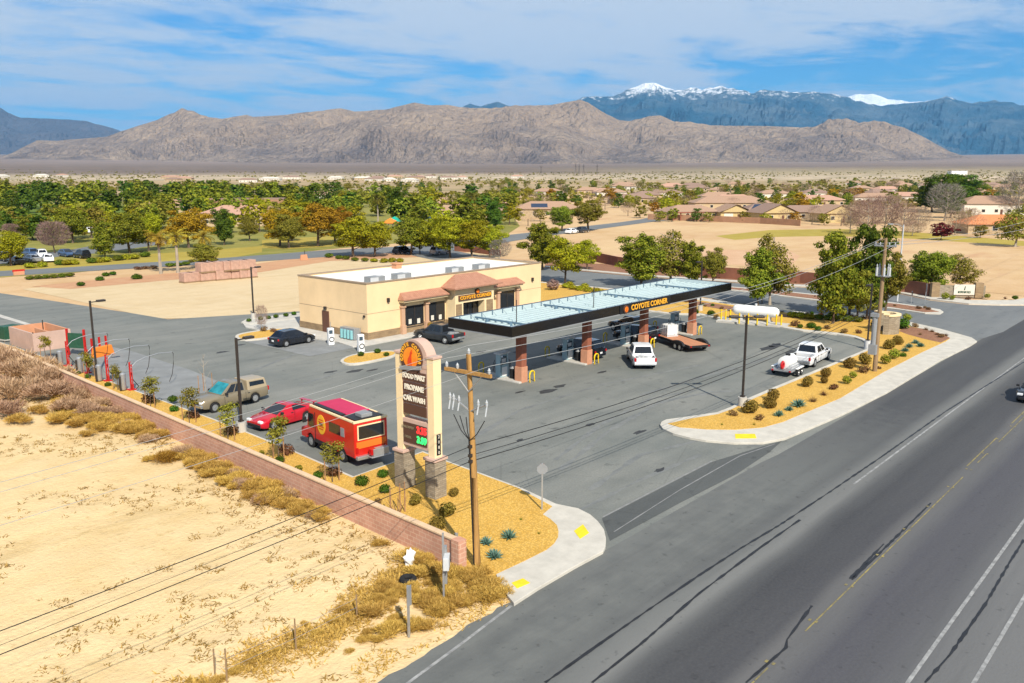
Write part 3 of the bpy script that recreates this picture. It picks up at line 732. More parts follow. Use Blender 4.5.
grid_ground('dirt_field', None, -70, 27.6, -40, 150, .8, hfield, M['field'])
pad = MB(); pad.sheet([(27.4, -40), (140, -40), (140, 1.5), (700, 1.5), (700, -40), (900, -40), (900, 400), (-70, 400), (-70, 150), (27.4, 150)], -.03)
structure(pad.build('bare_ground', M['fielddirt']))

def jagged(pts, step, amp):
    pts = subdiv(pts, step); return [(p.x + R.uniform(-amp, amp), p.y + R.uniform(-amp, amp)) for p in pts]
lot = [(22.8, 19.0), (100, 17.0), (100, 60), (97, 84), (60.5, 84), (46.2, 91), (45.5, 99), (43.5, 116), (41.5, 131), (48, 151), (20, 155), (-30, 172), (-40, 160), (8, 140), (23.6, 120), (28.8, 96), (28.3, 62), (27.2, 34), (28.5, 26), (28.5, 19.8), (22.9, 19.8)]
structure(MB().sheet(lot, 0.0).build('parking_lot', M['lot']))
hw = [(-70, 19.0), (2, 18.2)] + jagged([(2, 18.3), (14, 19.4), (22.6, 19.95)], .5, .13) + [(23.0, 19.75), (31, 19.72), (44, 19.74), (46, 19.6), (120, 19.6), (420, 19.6), (420, -6), (-70, -6)]
structure(MB().sheet(hw, 0.006).build('highway', M['highway']))
near = [(975, 341), (960, 333.5), (911, 322), (896, 318), (859, 315), (815, 312), (764, 307), (724, 300), (680, 294), (640, 290.5), (607, 288), (560, 283), (545, 281.5)]
far = [(545, 268), (640, 277), (733, 283), (780, 286.5), (860, 290.5), (899, 294), (930, 300.5), (969, 305), (1000, 305.8)]
st2 = gp(near) + [(104, 92), (113, 120), (118, 133), (130, 131), (122, 112)] + gp(far) + [(121.5, 19.5), (125, 18.9), (98.5, 18.9)]
structure(MB().sheet(st2, 0.012).build('side_street', M['street']))
st1 = [(-60, 178), (10, 159.5), (49.7, 149), (60, 147), (87.3, 139.5), (112, 135), (131, 128), (165, 138), (251, 155), (420, 168), (420, 176), (251, 163), (165, 149), (131, 143), (112.4, 149), (88, 150), (60, 155.5), (44, 160), (10, 169), (-60, 188)]
structure(MB().sheet(st1, 0.016).build('back_road', M['street']))
drive = gp([(478, 247), (500, 250), (470, 243), (415, 238), (405, 241), (445, 246)])
# painted ground areas
def area(name, pix, material, z): return structure(MB().sheet(gp(pix), z).build(name, material))
area('building_pad', [(22, 289), (95, 281.5), (160, 276), (250, 268), (300, 258), (340, 254), (420, 250), (470, 250.5), (500, 254), (500, 262), (330, 290), (330, 312), (262, 313.5), (200, 318), (160, 318.5), (140, 315), (100, 306), (60, 297)], M['lotdirt'], -.006)
area('red_dirt_berm', [(32, 286.5), (95, 280), (160, 274), (215, 270), (262, 263), (330, 253), (440, 250), (470, 252), (440, 256), (330, 261), (262, 272), (160, 281), (70, 289)], M['reddirt'], .004)
area('park_ground', [(-120, 268), (-120, 196), (60, 197), (340, 196), (500, 199), (520, 226), (494, 243), (480, 243), (400, 243), (330, 249), (262, 256), (236, 258), (140, 266), (60, 274), (-60, 280)], M['parkgrass'], .0)
area('dry_lawn', [(-80, 286), (-80, 272), (0, 263), (60, 259.5), (130, 255), (200, 251), (262, 246), (262, 252), (236, 257), (140, 265), (60, 272.5), (0, 277.5)], M['drygrass'], .004)
area('dry_lawn', [(262, 240), (330, 236), (345, 243), (330, 246.5), (290, 249), (262, 248)], M['drygrass'], .004)
area('park_lawn', [(-60, 232), (-60, 202), (60, 204), (140, 206), (250, 202), (330, 199), (330, 208), (280, 213), (130, 218), (120, 226)], M['lawn'], .004)
area('car_park', [(-40, 262), (0, 258), (70, 250), (88, 246.5), (160, 238), (170, 243), (105, 252.5), (60, 256.5), (20, 262), (-40, 268)], M['street'], .010)
area('far_field', [(500, 262), (520, 253), (600, 240), (660, 226), (780, 224), (850, 232), (1000, 238), (1200, 246), (1200, 292), (1024, 296), (975, 291), (890, 276), (800, 270), (720, 265), (610, 258), (545, 259)], M['fielddirt'], .0)
area('reddish_field_strip', [(596, 258), (640, 251), (700, 249), (790, 251), (800, 256), (790, 268), (720, 264), (640, 261)], M['fieldred'], .004)
area('dry_weeds', [(715, 236), (770, 230), (840, 229), (900, 231), (1010, 240), (1100, 247), (1100, 251), (1000, 244.5), (900, 238), (830, 236), (770, 237), (735, 240)], M['drygrass'], .006)
area('far_road', [(493, 236), (530, 233.5), (575, 228.5), (640, 219.5), (655, 216), (655, 218.5), (641, 223), (576, 232), (530, 238), (494, 242)], M['street'], .02)
area('red_verge', [(545, 268), (640, 276.5), (733, 282.5), (780, 286), (860, 290), (896, 293.5), (896, 288), (860, 283), (780, 276), (720, 271), (640, 266), (545, 261)], M['redgravel'], .02)

# raised beds: kerb (concrete) with gravel set 3 cm proud
def bed(name, kerb_pts, gravel_pts, gm='gravel', zk=.14, zg=.17, rnd=0):
    structure(MB().prism(kerb_pts, -.05, zk).build(name + '_kerb', M['kerb'], bevel=0.02))
    structure(MB().prism(gravel_pts, .0, zg).build(name + '_gravel', M[gm]))
ZK = .14
isl_out = [(660, 424.5), (661.5, 421.5), (666, 419.3), (690, 416), (717, 412), (730, 407), (743, 400), (776, 386), (808, 373), (840, 359.8), (858, 352.5), (867, 348.5), (868.5, 344), (862, 339.5), (854.6, 337), (837, 334), (803, 330.8), (780, 326.7), (756, 323.5), (721, 318.7), (700, 314.6)]
isl_back = [(680, 295), (724, 301), (764, 308), (815, 313), (859, 316), (896, 318.5), (911, 322), (940, 328.5), (960, 334), (972, 337.5), (977, 341), (970, 345.5)]
isl_low = [(941, 359.5), (887, 392), (840, 415), (807, 429), (785, 438), (763, 442.2), (734, 442.4), (706, 440), (690, 437.3), (673, 433), (663, 428.5)]
o1 = gp(isl_out, ZK) + [(85.8, 50), (85.8, 58), (82, 62), (82, 80), (92, 86), (98.5, 84), (99.5, 70)] + gp(isl_back, ZK) + gp(isl_low, ZK)
structure(MB().prism(o1, -.05, ZK).build('corner_island_kerb', M['kerb'], bevel=.02))
gr = gp([(668, 423.5), (690, 418.5), (718, 414), (732, 409), (745, 402.3), (777, 388.3), (809, 375.2), (841, 361.8), (860, 354), (870, 349.5), (872, 344), (865, 338.5), (856, 335.3), (838, 332.3), (804, 329), (781, 325), (757, 321.8), (722, 317), (700, 312.8)], .17) + [(86.3, 50), (86.3, 58.4), (82.5, 62.5), (82.5, 79.7), (92, 85.3), (97.5, 83.5), (98.4, 70)] + gp([(682, 298), (724, 303.5), (764, 310.5), (815, 315), (859, 318.5), (890, 321), (905, 324.5), (935, 332), (946, 335.5), (950, 338), (946, 341)], .17) + gp([(922, 352), (884, 371.5), (840, 398), (807, 411.5), (783, 421.5), (763, 427), (736, 429.3), (706, 429), (690, 427.6), (680, 427)], .17)
structure(MB().prism(gr, 0, .17).build('corner_island_gravel', M['gravel']))
rg = gp([(905, 326), (925, 329), (946, 335.6), (950, 338), (941, 342.5), (925, 339), (908, 334.5), (899, 331)], .175)
structure(MB().sheet(rg, .176).build('red_gravel_patch', M['redgravel']))
rg2 = gp([(684, 299.5), (724, 305), (764, 312), (800, 315.6), (798, 318), (756, 314.5), (720, 309), (690, 303.5)], .175)
structure(MB().sheet(rg2, .178).build('red_gravel_strip', M['redgravel']))
# median of the side street
bed('street_median', gp([(943.5, 311.5), (940, 309.3), (925, 306.8), (899, 303), (860, 299), (819, 294.6), (780, 290.3), (733, 286.6), (680, 283), (680, 285.5), (733, 290), (764, 293), (780, 295.5), (819, 300.2), (860, 304.3), (893, 308.3), (925, 313), (940, 313.6)], ZK),
    gp([(939, 311.5), (925, 307.8), (899, 304), (860, 300), (819, 295.5), (780, 291.2), (733, 287.4), (690, 284.2), (690, 285.6), (733, 289.2), (764, 292.1), (780, 294.5), (819, 299.2), (860, 303.2), (893, 307.2), (925, 312)], .17), 'redgravel')
# far kerb and pavement of the side street
structure(MB().prism(gp([(545, 266.5), (640, 275.5), (733, 281.4), (780, 285), (860, 289), (899, 292.4), (930, 298.8), (969, 303.4), (1000, 304.3)], ZK) + [(121.8, 19.9), (126, 19.64), (420, 19.64), (420, 22), (128, 22), (123.5, 23)] + gp([(972, 299.8), (933, 295.5), (902, 290.6), (860, 287.3), (780, 283.5), (733, 280), (640, 274.3), (545, 265.5)], ZK), -.05, ZK).build('street_pavement', M['kerb']))
# pylon bed, left bed and roadside pavement
k2 = [(27.5, 104), (28.7, 100), (28.9, 82), (28.5, 62), (28.27, 49.2), (27.89, 41.5), (27.38, 35.0), (32.72, 35.3), (32.43, 32.87), (31.95, 27.1)] + gp([(556, 503.5), (578, 508), (590, 514), (598, 521), (604, 529), (606, 538), (605.5, 546), (603, 551), (575, 566), (538, 587.5), (514, 603), (499, 585), (496, 573)], ZK) + [(23.5, 23.0)]
structure(MB().prism(k2, -.05, ZK).build('roadside_bed_kerb', M['kerb'], bevel=.02))
g2 = [(27.55, 103), (28.5, 99.6), (28.7, 82), (28.3, 62), (28.07, 49.2), (27.69, 41.5), (27.15, 34.82), (32.5, 35.1), (32.23, 32.87), (31.75, 27.2)] + gp([(552, 506), (542.5, 514), (550, 518.5), (557, 525), (558.5, 531), (558, 536.6), (554, 543), (546.8, 549), (525, 560), (496, 573.5), (486, 579)], .17) + [(23.6, 23.1)]
structure(MB().prism(g2, 0, .17).build('roadside_bed_gravel', M['gravel']))
# small islands by the shop
bed('store_corner_island', smoothpoly(gp([(337, 361), (350, 365), (372, 361.5), (396, 356), (399, 351), (385, 350), (352, 353.5)], ZK), 2), smoothpoly(gp([(341, 360.5), (351, 363.3), (372, 360), (393, 355), (396, 351.5), (385, 351), (353, 354.5)], .17), 2))
bed('pole_island', smoothpoly(gp([(233, 337), (240, 332.5), (282, 327), (290, 330), (280, 336), (245, 341)], ZK), 2), smoothpoly(gp([(237, 336.5), (242, 333.5), (281, 328), (287, 330), (279, 335), (246, 339.5)], .17), 2))
bed('kerb_strip', gp([(241, 322), (247, 318.6), (297, 313), (318, 311), (318, 314.5), (297, 318.5), (250, 324.5)], ZK), gp([(245, 321.5), (249, 319.4), (297, 314), (316, 312), (316, 313.8), (297, 317.5), (251, 323)], .16), 'concrete', .14, .155)
# pavement round the shop
structure(MB().prism([(51.0, 62.4), (79.2, 62.4), (81.5, 63), (81.5, 82), (50.0, 82), (48.8, 79.5), (48.9, 73), (50.2, 66), (49.6, 62.8)], -.02, .12).build('store_pavement', M['concrete'], bevel=.02))
structure(MB().sheet([(44.6, 62.6), (50, 62.6), (50, 74), (44.6, 75)], .018).build('stall_slab', M['concrete2']))
structure(MB().sheet(gp([(92, 353), (112, 347), (134, 352), (190, 370), (217, 381), (205, 393), (176, 397), (152, 401), (130, 391), (105, 372)]), .018).build('vacuum_slab', M['concrete2']))
structure(MB().sheet(gp([(-30, 309), (0, 314.5), (34, 325), (34, 327.5), (0, 317.5), (-30, 313)]), .018).build('drain_gutter', M['concrete']))

# ------------------------------------------------------------------ markings, seams, tar
structure(MB().sheet(gp([(602, 518.5), (640, 499), (712, 462), (764, 446), (782, 441), (770, 452), (737, 474), (680, 503), (610, 541)]), .009).build('driveway_apron', M['apron']))
mk = MB(); fn = MB(); yl = MB(); tar = MB()
line_strip(mk, subdiv(gp([(330, 741), (408.3, 683), (460, 645), (511.4, 605.9)]), 1), .12, .014)
line_strip(mk, subdiv([(44, 14.55), (160, 14.5)], 2), .11, .014)
line_strip(mk, subdiv([(-20, 6.78), (160, 6.78)], 2), .13, .014)
line_strip(mk, subdiv([(-20, 5.18), (160, 5.18)], 2), .13, .014)
for x in range(-20, 150, 1):
    if noise.noise(Vector((x * .21, 3, 0))) > -.12:
        line_strip(yl, [(x, 10.52), (x + .95, 10.52)], .055, .014)
    if x > 50 and noise.noise(Vector((x * .21, 7, 0))) > -.2: line_strip(yl, [(x, 10.82), (x + .95, 10.82)], .07, .014)
for x in range(-12, 40):
    for dy in (-.12, .12): yl.sheet([(x*3.6, 10.55 + dy), (x*3.6 + .16, 10.55 + dy), (x*3.6 + .16, 10.65 + dy), (x*3.6, 10.65 + dy)], .020)
structure(mk.build('lane_lines', M['white_paint'])); structure(yl.build('centre_line', M['yellow_paint']))
for pts in ([(746, 683), (770, 662), (786, 648), (787, 640), (812, 606)], [(850, 579), (884, 544)], [(852, 580), (866, 566), (880, 553), (920, 514), (928, 506), (931, 503)], [(592, 683), (640, 645), (700, 593), (760, 548), (800, 520)], [(925, 683), (950, 655), (985, 605), (1010, 562), (1024, 540)],
            [(545, 683), (600, 644), (650, 609), (700, 575), (740, 549), (780, 525), (830, 492), (880, 458), (945, 412), (1024, 362)]):
    line_strip(tar, subdiv(gp(pts), .3), .10, .016, jag=.55)
for pts in ([(603, 517), (655, 490), (712, 461)],): line_strip(fn, subdiv(gp(pts), 1), .10, .006)
line_strip(fn, subdiv(gp([(614, 532), (680, 490), (740, 456), (775, 444)]), 1), .06, .013, jag=.4)
line_strip(fn, subdiv(gp([(640, 408), (690, 396), (720, 393)]), 1), .12, .004, jag=.3)
structure(tar.build('tar_seams', M['tar']))
for i, y in enumerate((38.0, 44.9, 50.3, 56.2)):
    line_strip(fn, subdiv([(28.6, y), (33.6, y - .2)], 1), .10, .004)
for y in (64.5, 67.2, 70.0, 72.8): line_strip(fn, subdiv([(44.8, y), (49.2, y)], 1), .10, .022)
for x in (54.8, 57.9, 61.0, 64.1, 67.2, 70.3): line_strip(fn, subdiv([(x, 57.0), (x, 61.8)], 1), .10, .004)
structure(fn.build('worn_lines', M['faint_paint']))
tp = MB()
tp.prism(gp([(574, 531), (583, 524.5), (589, 533), (580, 539)], ZK), .1, .155); tp.prism(gp([(511.5, 583), (523, 578.5), (530, 583), (517, 588.5)], ZK), .1, .155)
tp.prism(gp([(735, 434), (755, 434), (756.5, 438.3), (735.5, 438.6)], ZK), .1, .155)
structure(tp.build('tactile_paving', M['tactile']))
tm = MB(); R.seed(98)
for pts, w_ in (([(560, 470), (610, 430), (660, 402), (710, 392), (735, 391)], .35), ([(555, 460), (600, 425), (650, 399), (700, 389)], .3), ([(590, 490), (640, 455), (700, 440), (760, 446)], .3), ([(470, 440), (520, 410), (600, 385), (700, 365)], .3), ([(300, 385), (360, 365), (420, 352)], .3), ([(640, 395), (720, 372), (790, 352)], .3), ([(250, 372), (300, 352), (330, 345)], .3), ([(560, 520), (640, 480), (700, 455)], .25)):
    line_strip(tm, subdiv(gp(pts), .8), w_, .005, jag=.6)
M['tyremark'] = mat('tyre_polish', (.205, .21, .20), .75, col2=(.13, .137, .135), scale=1.2)
structure(tm.build('tyre_marks', M['tyremark']))
st = MB(); R.seed(99)
M['oil'] = mat('oil_stain', (.045, .046, .048), .7, var=.3, scale=2)
for px, py, r in [(548, 391, .8), (560, 386, .6), (480, 352, .6), (520, 352, .9), (330, 372, .5), (355, 371, .7), (372, 370, .5), (640, 432, .5), (770, 348, 1.2), (790, 352, .8), (775, 345, 1.0), (520, 392, .4), (602, 372, .5), (650, 352, .5), (700, 342, .5), (440, 372, .4), (410, 352, .5), (700, 420, .4), (590, 425, .4), (520, 440, .3), (660, 470, .4), (240, 345, .5), (222, 352, .6)]:
    c = g(px, py); st.sheet([(c.x + r*cos(a*pi/6)*R.uniform(.5, 1.1)*1.4, c.y + r*sin(a*pi/6)*R.uniform(.5, 1.1)*.6) for a in range(12)], .007)
structure(st.build('oil_stains', M['oil']))
# ------------------------------------------------------------------ the shop
SX0, SX1, SY0, SY1, SH = 52.6, 79.1, 64.2, 75.2, 5.55
shop = thing('store_building', 'cream stucco convenience shop with white flat roof and clay tile awnings', 'shop', (SX0, SY0, 0))
def L3(x, y, z): return (x - SX0, y - SY0, z)
w = MB(); T = .35; D = SX1 - SX0; E_ = SY1 - SY0
w.bb(0, D, 0, T, .8, SH); w.bb(0, T, T, E_, .8, SH); w.bb(D - T, D, T, E_, .8, SH); w.bb(T, D - T, E_ - T, E_, .8, SH)
w.build('wall', M['stucco'], shop)
w = MB(); o = .05
w.bb(-o, D + o, -o, T, 0, .8); w.bb(-o, T, T, E_ + o, 0, .8); w.bb(D - T, D + o, T, E_ + o, 0, .8); w.bb(T, D - T, E_ - T, E_ + o, 0, .8)
w.build('stone_base', M['stone'], shop)
w = MB(); c0, c1 = SH, SH + .09; q = .06
w.bb(-q, D + q, -q, T + q, c0, c1); w.bb(-q, T + q, T + q, E_ + q, c0, c1); w.bb(D - T - q, D + q, T + q, E_ + q, c0, c1); w.bb(T + q, D - T - q, E_ - T - q, E_ + q, c0, c1)
w.build('parapet_cap', M['cap_tan'], shop)
MB().bb(T, D - T, T, E_ - T, 4.6, 5.42).build('roof', M['roof_white'], shop)
w = MB()
w.bb(-.012, 0, 0, E_, 2.62, 2.66); w.bb(-.012, D, -.012, 0, 2.62, 2.66)
w.build('reveal_joint', M['cap_tan'], shop)
w = MB(); w.bb(-.09, 0, 6.0, 7.05, .12, 2.3); w.build('side_door', M['brown'], shop)
w = MB(); w.bb(-.2, -.01, 6.35, 6.65, 2.45, 2.75); w.build('wall_lamp', M['bronze'], shop); w = MB(); w.bb(-.15, -.01, .3, .5, 2.3, 2.5); w.build('wall_lamp', M['bronze'], shop)
for i, xx in enumerate((55.2, 77.4)):
    MB().bb(xx - SX0 - .12, xx - SX0 + .12, -.22, -.01, 3.55, 3.95).build('wall_lamp', M['bronze'], shop)
for i, px in enumerate((371, 398, 451, 479)):       # packaged air conditioners along the front parapet
    c = Vector((54.9 + (0, 3.5, 11.2, 15.4)[i] - SX0, 1.5, 0)); u = MB()
    u.box((c.x, c.y, 5.72), (1.8, 1.1, .6)); u.box((c.x, c.y, 5.33), (2.2, 1.4, .08))
    ac = u.build('air_conditioner', M['grey'], shop, bevel=.03)
    v = MB(); v.cyl(c.x + .5, c.y, 6.01, 6.07, .36, .36, 16); v.bb(c.x - 1.0, c.x + .02, c.y - .58, c.y - .555, 5.5, 5.95); v.build('grille', M['lightgrey'], ac)
u = MB(); u.box((12.0, 9.2, 5.5), (.8, .8, .9)); u.box((12.0, 9.2, 6.0), (1.0, 1.0, .12)); u.build('roof_vent', M['salmon'], shop)
for (xx, yy) in ((5, 4), (8, 7), (16, 6), (20, 9), (22, 4)): MB().cyl(xx, yy, 5.04, 5.5, .07).build('vent_pipe', M['lightgrey'], shop)
# windows on the front
def shop_window(x0, x1, z0, z1, mull=(.5,)):
    f = MB(); a = .09; y0, y1 = -.06, .02
    f.bb(x0, x1, y0, y1, z0, z0 + a); f.bb(x0, x1, y0, y1, z1 - a, z1); f.bb(x0, x0 + a, y0, y1, z0 + a, z1 - a); f.bb(x1 - a, x1, y0, y1, z0 + a, z1 - a)
    for t in mull: f.bb(x0 + (x1-x0)*t - .04, x0 + (x1-x0)*t + .04, y0, y1, z0 + a, z1 - a)
    fr = f.build('window', M['bronze'], shop)
    MB().bb(x0 + a, x1 - a, -.03, -.012, z0 + a, z1 - a).build('pane', M['glass'], fr)
    if x0 < 12:
        for t_, zz_ in ((.25, 1.2), (.72, 1.0)): MB().bb(x0 + (x1-x0)*t_ - .2, x0 + (x1-x0)*t_ + .2, -.045, -.031, z0 + zz_*.3, z0 + zz_*.3 + .5).build('window_poster', M['house_white'], fr)
    # arched stucco surround
    pts = [(x0 - .15, -.07, z1)] + [((x0+x1)/2 - cos(pi*k/10)*((x1-x0)/2 + .15), -.07, z1 + sin(pi*k/10)*.38) for k in range(11)] + [(x1 + .15, -.07, z1)]
    MB().extr(pts, (0, .12, 0)).build('window_arch', M['stucco_light'], shop, fix=True)
xa = 57.45 - SX0
for (a, b, z0, z1) in ((57.45, 59.95, .62, 2.85), (60.6, 63.0, .62, 2.85), (71.7, 74.2, .62, 2.85)): shop_window(a - SX0, b - SX0, z0, z1)
for (a, b) in ((69.6, 70.3),):
    f = MB().bb(a - SX0, b - SX0, -.05, .02, .62, 2.75).build('window', M['glass'], shop)
for x in (57.0, 60.28, 71.3, 74.6):
    f = MB(); f.box((x - SX0, -.16, 1.45), (.42, .30, 2.7)); f.box((x - SX0, -.2, 2.88), (.58, .42, .18)); f.box((x - SX0, -.2, .55), (.54, .40, .9)); f.build('pilaster', M['pilaster'], shop, bevel=.02)
def awning(x0, x1):
    f = MB(); x0 -= SX0; x1 -= SX0
    f.add([(x0, -1.0, 3.70), (x1, -1.0, 3.70), (x1 - .35, 0, 4.28), (x0 + .35, 0, 4.28), (x0, 0, 3.62), (x1, 0, 3.62), (x0, -1, 3.58), (x1, -1, 3.58)],
          [(0, 1, 2, 3), (0, 3, 4), (1, 5, 2), (6, 7, 1, 0), (6, 0, 4), (7, 5, 1), (6, 4, 5, 7)])
    aw = f.build('awning', M['tile'], shop, fix=False)
    c = MB(); c.bb(x0 + .12, x1 - .12, -.82, -.02, 3.36, 3.57); c.build('cornice', M['stucco_light'], aw)
awning(56.5, 62.9); awning(69.3, 75.0)
# entrance portal
PX0, PX1, PD = 63.2 - SX0, 69.2 - SX0, 1.4
f = MB(); f.bb(PX0, PX0 + 1.2, -PD, -.06, .8, 4.2); f.bb(PX1 - 1.5, PX1, -PD, -.06, .8, 4.2); f.bb(PX0 + 1.2, PX1 - 1.5, -PD, -.06, 2.55, 4.2)
f.build('portal', M['stucco_light'], shop)
f = MB(); f.bb(PX0 - .05, PX0 + 1.22, -PD - .05, -.06, 0, .8); f.build('stone_base', M['stone'], shop); f = MB(); f.bb(PX1 - 1.52, PX1 + .05, -PD - .05, -.06, 0, .8); f.build('stone_base', M['stone'], shop); f = MB(); f.bb(PX0 + .1, PX0 + .95, -PD - .06, -PD, .8, 2.5); f.build('stone_inlay', M['stone'], shop); f = MB(); f.bb(PX1 - 1.2, PX1 - .2, -PD - .06, -PD, .8, 2.5); f.build('stone_inlay', M['stone'], shop)
a0, a1, b0, b1 = PX0 - .7, PX1 + .7, -PD - .75, .3; zc, zr = 4.30, 5.45
f = MB(); f.add([(a0, b0, zc), (a1, b0, zc), (a1, b1, zc), (a0, b1, zc), (a0 + 2.0, -.1, zr), (a1 - 2.0, -.1, zr), (a0, b0, zc-.14), (a1, b0, zc-.14), (a1, b1, zc-.14), (a0, b1, zc-.14)],
    [(0, 1, 5, 4), (1, 2, 5), (2, 3, 4, 5), (3, 0, 4), (6, 7, 1, 0), (7, 8, 2, 1), (9, 6, 0, 3), (6, 9, 8, 7)]); f.build('portal_roof', M['tile'], shop)
f = MB(); f.bb(PX0 - .35, PX1 + .35, -PD - .35, -.06, 3.98, 4.15); f.build('cornice', M['stucco_light'], shop)
f = MB(); f.bb(PX0 + 1.25, PX1 - 1.55, -.45, -.12, .12, 2.5); d = f.build('entrance_door', M['glass'], shop)
f = MB()
for t in (0, .25, .5, .75, 1): xx = PX0 + 1.28 + (PX1 - PX0 - 2.86) * t; f.bb(xx - .05, xx + .05, -.53, -.46, .12, 2.5)
f.bb(PX0 + 1.25, PX1 - 1.55, -.53, -.46, 2.2, 2.3); f.build('door_frame', M['bronze'], d)
f = MB(); f.bb(PX0 + .45, PX1 - .5, -PD - .14, -PD - .01, 2.82, 3.38); sg = f.build('shop_sign', M['brown'], shop, bevel=.02)
f = MB(); text_mb(f, 'COYOTE CORNER', .50, ((PX0 + PX1) / 2, -PD - .16, 3.09), (1, 0, 0), (0, 0, 1), .03, bold=.012, sx=1.16); f.build('lettering', M['gold_letter'], sg)

COY = [(-.32, -.62), (-.36, -.30), (-.30, -.05), (-.12, .16), (-.02, .30), (.02, .48), (.16, .66), (.30, .78), (.26, .60), (.36, .50), (.22, .40), (.18, .18), (.22, -.1), (.20, -.62), (.10, -.62), (.08, -.30), (-.02, -.38), (-.05, -.62)]
def logo(parent, c, xd, yd, r, ringtext=True, name='emblem'):
    """orange disc with a sitting, howling animal in a dark lettered ring"""
    c, xd, yd = Vector(c), Vector(xd), Vector(yd); zd = xd.cross(yd)
    def disc(r0, off, th, m, nm, par):
        return MB().extr([c + xd * cos(2*pi*k/36) * r0 + yd * sin(2*pi*k/36) * r0 + zd * (off + th) for k in range(36)], -zd * th).build(nm, m, par, fix=True)
    e = disc(r, .0, .10, M['brownpanel'], name, parent)
    disc(r * .66, .10, .03, M['logoorange'], 'disc', e)
    MB().extr([c + xd * (x * r * .62) + yd * (y * r * .72 - .03 * r) + zd * .155 for x, y in COY], -zd * .02).build('animal_silhouette', M['logored'], e, fix=True)
    if ringtext:
        t = MB(); s = 'COYOTE CORNER'
        for i, ch in enumerate(s):
            if ch == ' ': continue
            a = pi * (1.08 - 1.16 * i / (len(s) - 1)); p = c + (xd * cos(a) + yd * sin(a)) * r * .83 + zd * .115
            text_mb(t, ch, r * .30, p, xd * sin(a) - yd * cos(a), xd * cos(a) + yd * sin(a), .012, bold=.01)
        t.build('ring_lettering', M['gold_letter'], e)
        b = MB(); pts = [(-1.0, -.62), (.95, -.40), (1.0, -.62), (-.95, -.86)]
        b.extr([c + xd * x * r + yd * y * r + zd * .16 for x, y in pts], -zd * .05); b.build('ribbon', M['grey'], e, fix=True)
    return e
logo(sg, ((PX0 + PX1) / 2 + .25, -PD - .10, 3.62), (1, 0, 0), (0, 0, 1), .32, False)

# ------------------------------------------------------------------ fuel canopy
CX0, CX1, CY0, CY1, CT, CB = 46.0, 79.9, 40.0, 46.5, 5.1, 4.3
can = thing('fuel_canopy', 'long flat fuel canopy with black fascia and pale metal deck on red-brown columns', 'fuel canopy', (CX0, CY0, 0))
LX, LY = CX1 - CX0, CY1 - CY0
f = MB(); t = .22
f.bb(0, LX, 0, t, CB, CT); f.bb(0, LX, LY - t, LY, CB, CT); f.bb(0, t, t, LY - t, CB, CT); f.bb(LX - t, LX, t, LY - t, CB, CT)
fa = f.build('fascia', M['blackgloss'], can, bevel=.015)
f = MB(); f.bb(-.012, LX + .012, -.012, LY + .012, CB - .03, CB + .05); f.build('fascia_trim', M['grey'], fa)
f = MB(); f.bb(t, LX - t, t, LY - t, 4.66, 4.70); n = int(LY / .65)
for i in range(1, n): f.bb(t + .04, LX - t - .04, i * .65, i * .65 + .12, 4.70, 4.80, 1)
f.build('deck', [M['deck'], M['deckrib']], can)
MB().bb(t, LX - t, t, LY - t, CB + .02, CB + .06).build('underside', M['underside'], can)
f = MB(); f.bb(t, LX - t, LY - t - .03, LY - t, 4.70, CT - .03); f.bb(t, LX - t, t, t + .03, 4.70, CT - .03); f.bb(t, t + .03, t + .03, LY - t - .03, 4.70, CT - .03); f.bb(LX - t - .03, LX - t, t + .03, LY - t - .03, 4.70, CT - .03); f.build('fascia_liner', M['deckrib'], fa)
bm_ = MB(); bm_.bb(-.025, .025, -.06, 0, 0, CT - 4.68); bm_.add([(-.02, -.06, CT - 4.75), (.02, -.06, CT - 4.75), (.02, -.5, .04), (-.02, -.5, .04)], [(0, 1, 2, 3)]); brm = bm_.mesh('fascia_brace', M['deckbeam'])
k = 1.0
while k < LX - .6:
    link('fascia_brace', brm, can, (k, LY - t - .03, 4.70)); link('fascia_brace', brm, can, (k, t + .03, 4.70), rz=pi); k += 1.25
CXS = (49.75, 58.35, 67.3, 76.3)
for x in CXS:
    lx = x - CX0
    b = MB().bb(lx - 1.32, lx - 1.20, .5, LY - .5, 4.82, 4.94).build('gutter', M['deckbeam'], can)
    for yy in (2.0, 4.4):
        MB().cyl(lx - 1.6, yy, 4.7, 4.95, .16, .12, 10).build('drain', M['deckbeam'], can)
    c = MB().bb(lx - .30, lx + .30, 2.0, 2.6, 1.25, 4.33).build('column', M['column'], can, bevel=.01)
    MB().bb(lx - .36, lx + .36, 1.94, 2.66, .0, 1.25).build('column_base', M['column_base'], c, bevel=.02)
for x in (49.3, 59.4): MB().cyl(x - CX0, 2.4, 4.7, 6.5, .035, .035, 8).build('vent_pipe', M['bronze'], can)
f = MB(); f.bb(59.8 - CX0, 67.9 - CX0, -.05, -.01, CB + .04, CT - .05); sp = f.build('sign_panel', M['black'], can)
f = MB(); text_mb(f, 'COYOTE CORNER', .64, (64.4 - CX0, -.06, 4.69), (1, 0, 0), (0, 0, 1), .02, bold=.018, sx=1.10); f.build('lettering', M['gold_letter'], sp)
logo(sp, (60.6 - CX0, -.05, 4.68), (1, 0, 0), (0, 0, 1), .36, False)
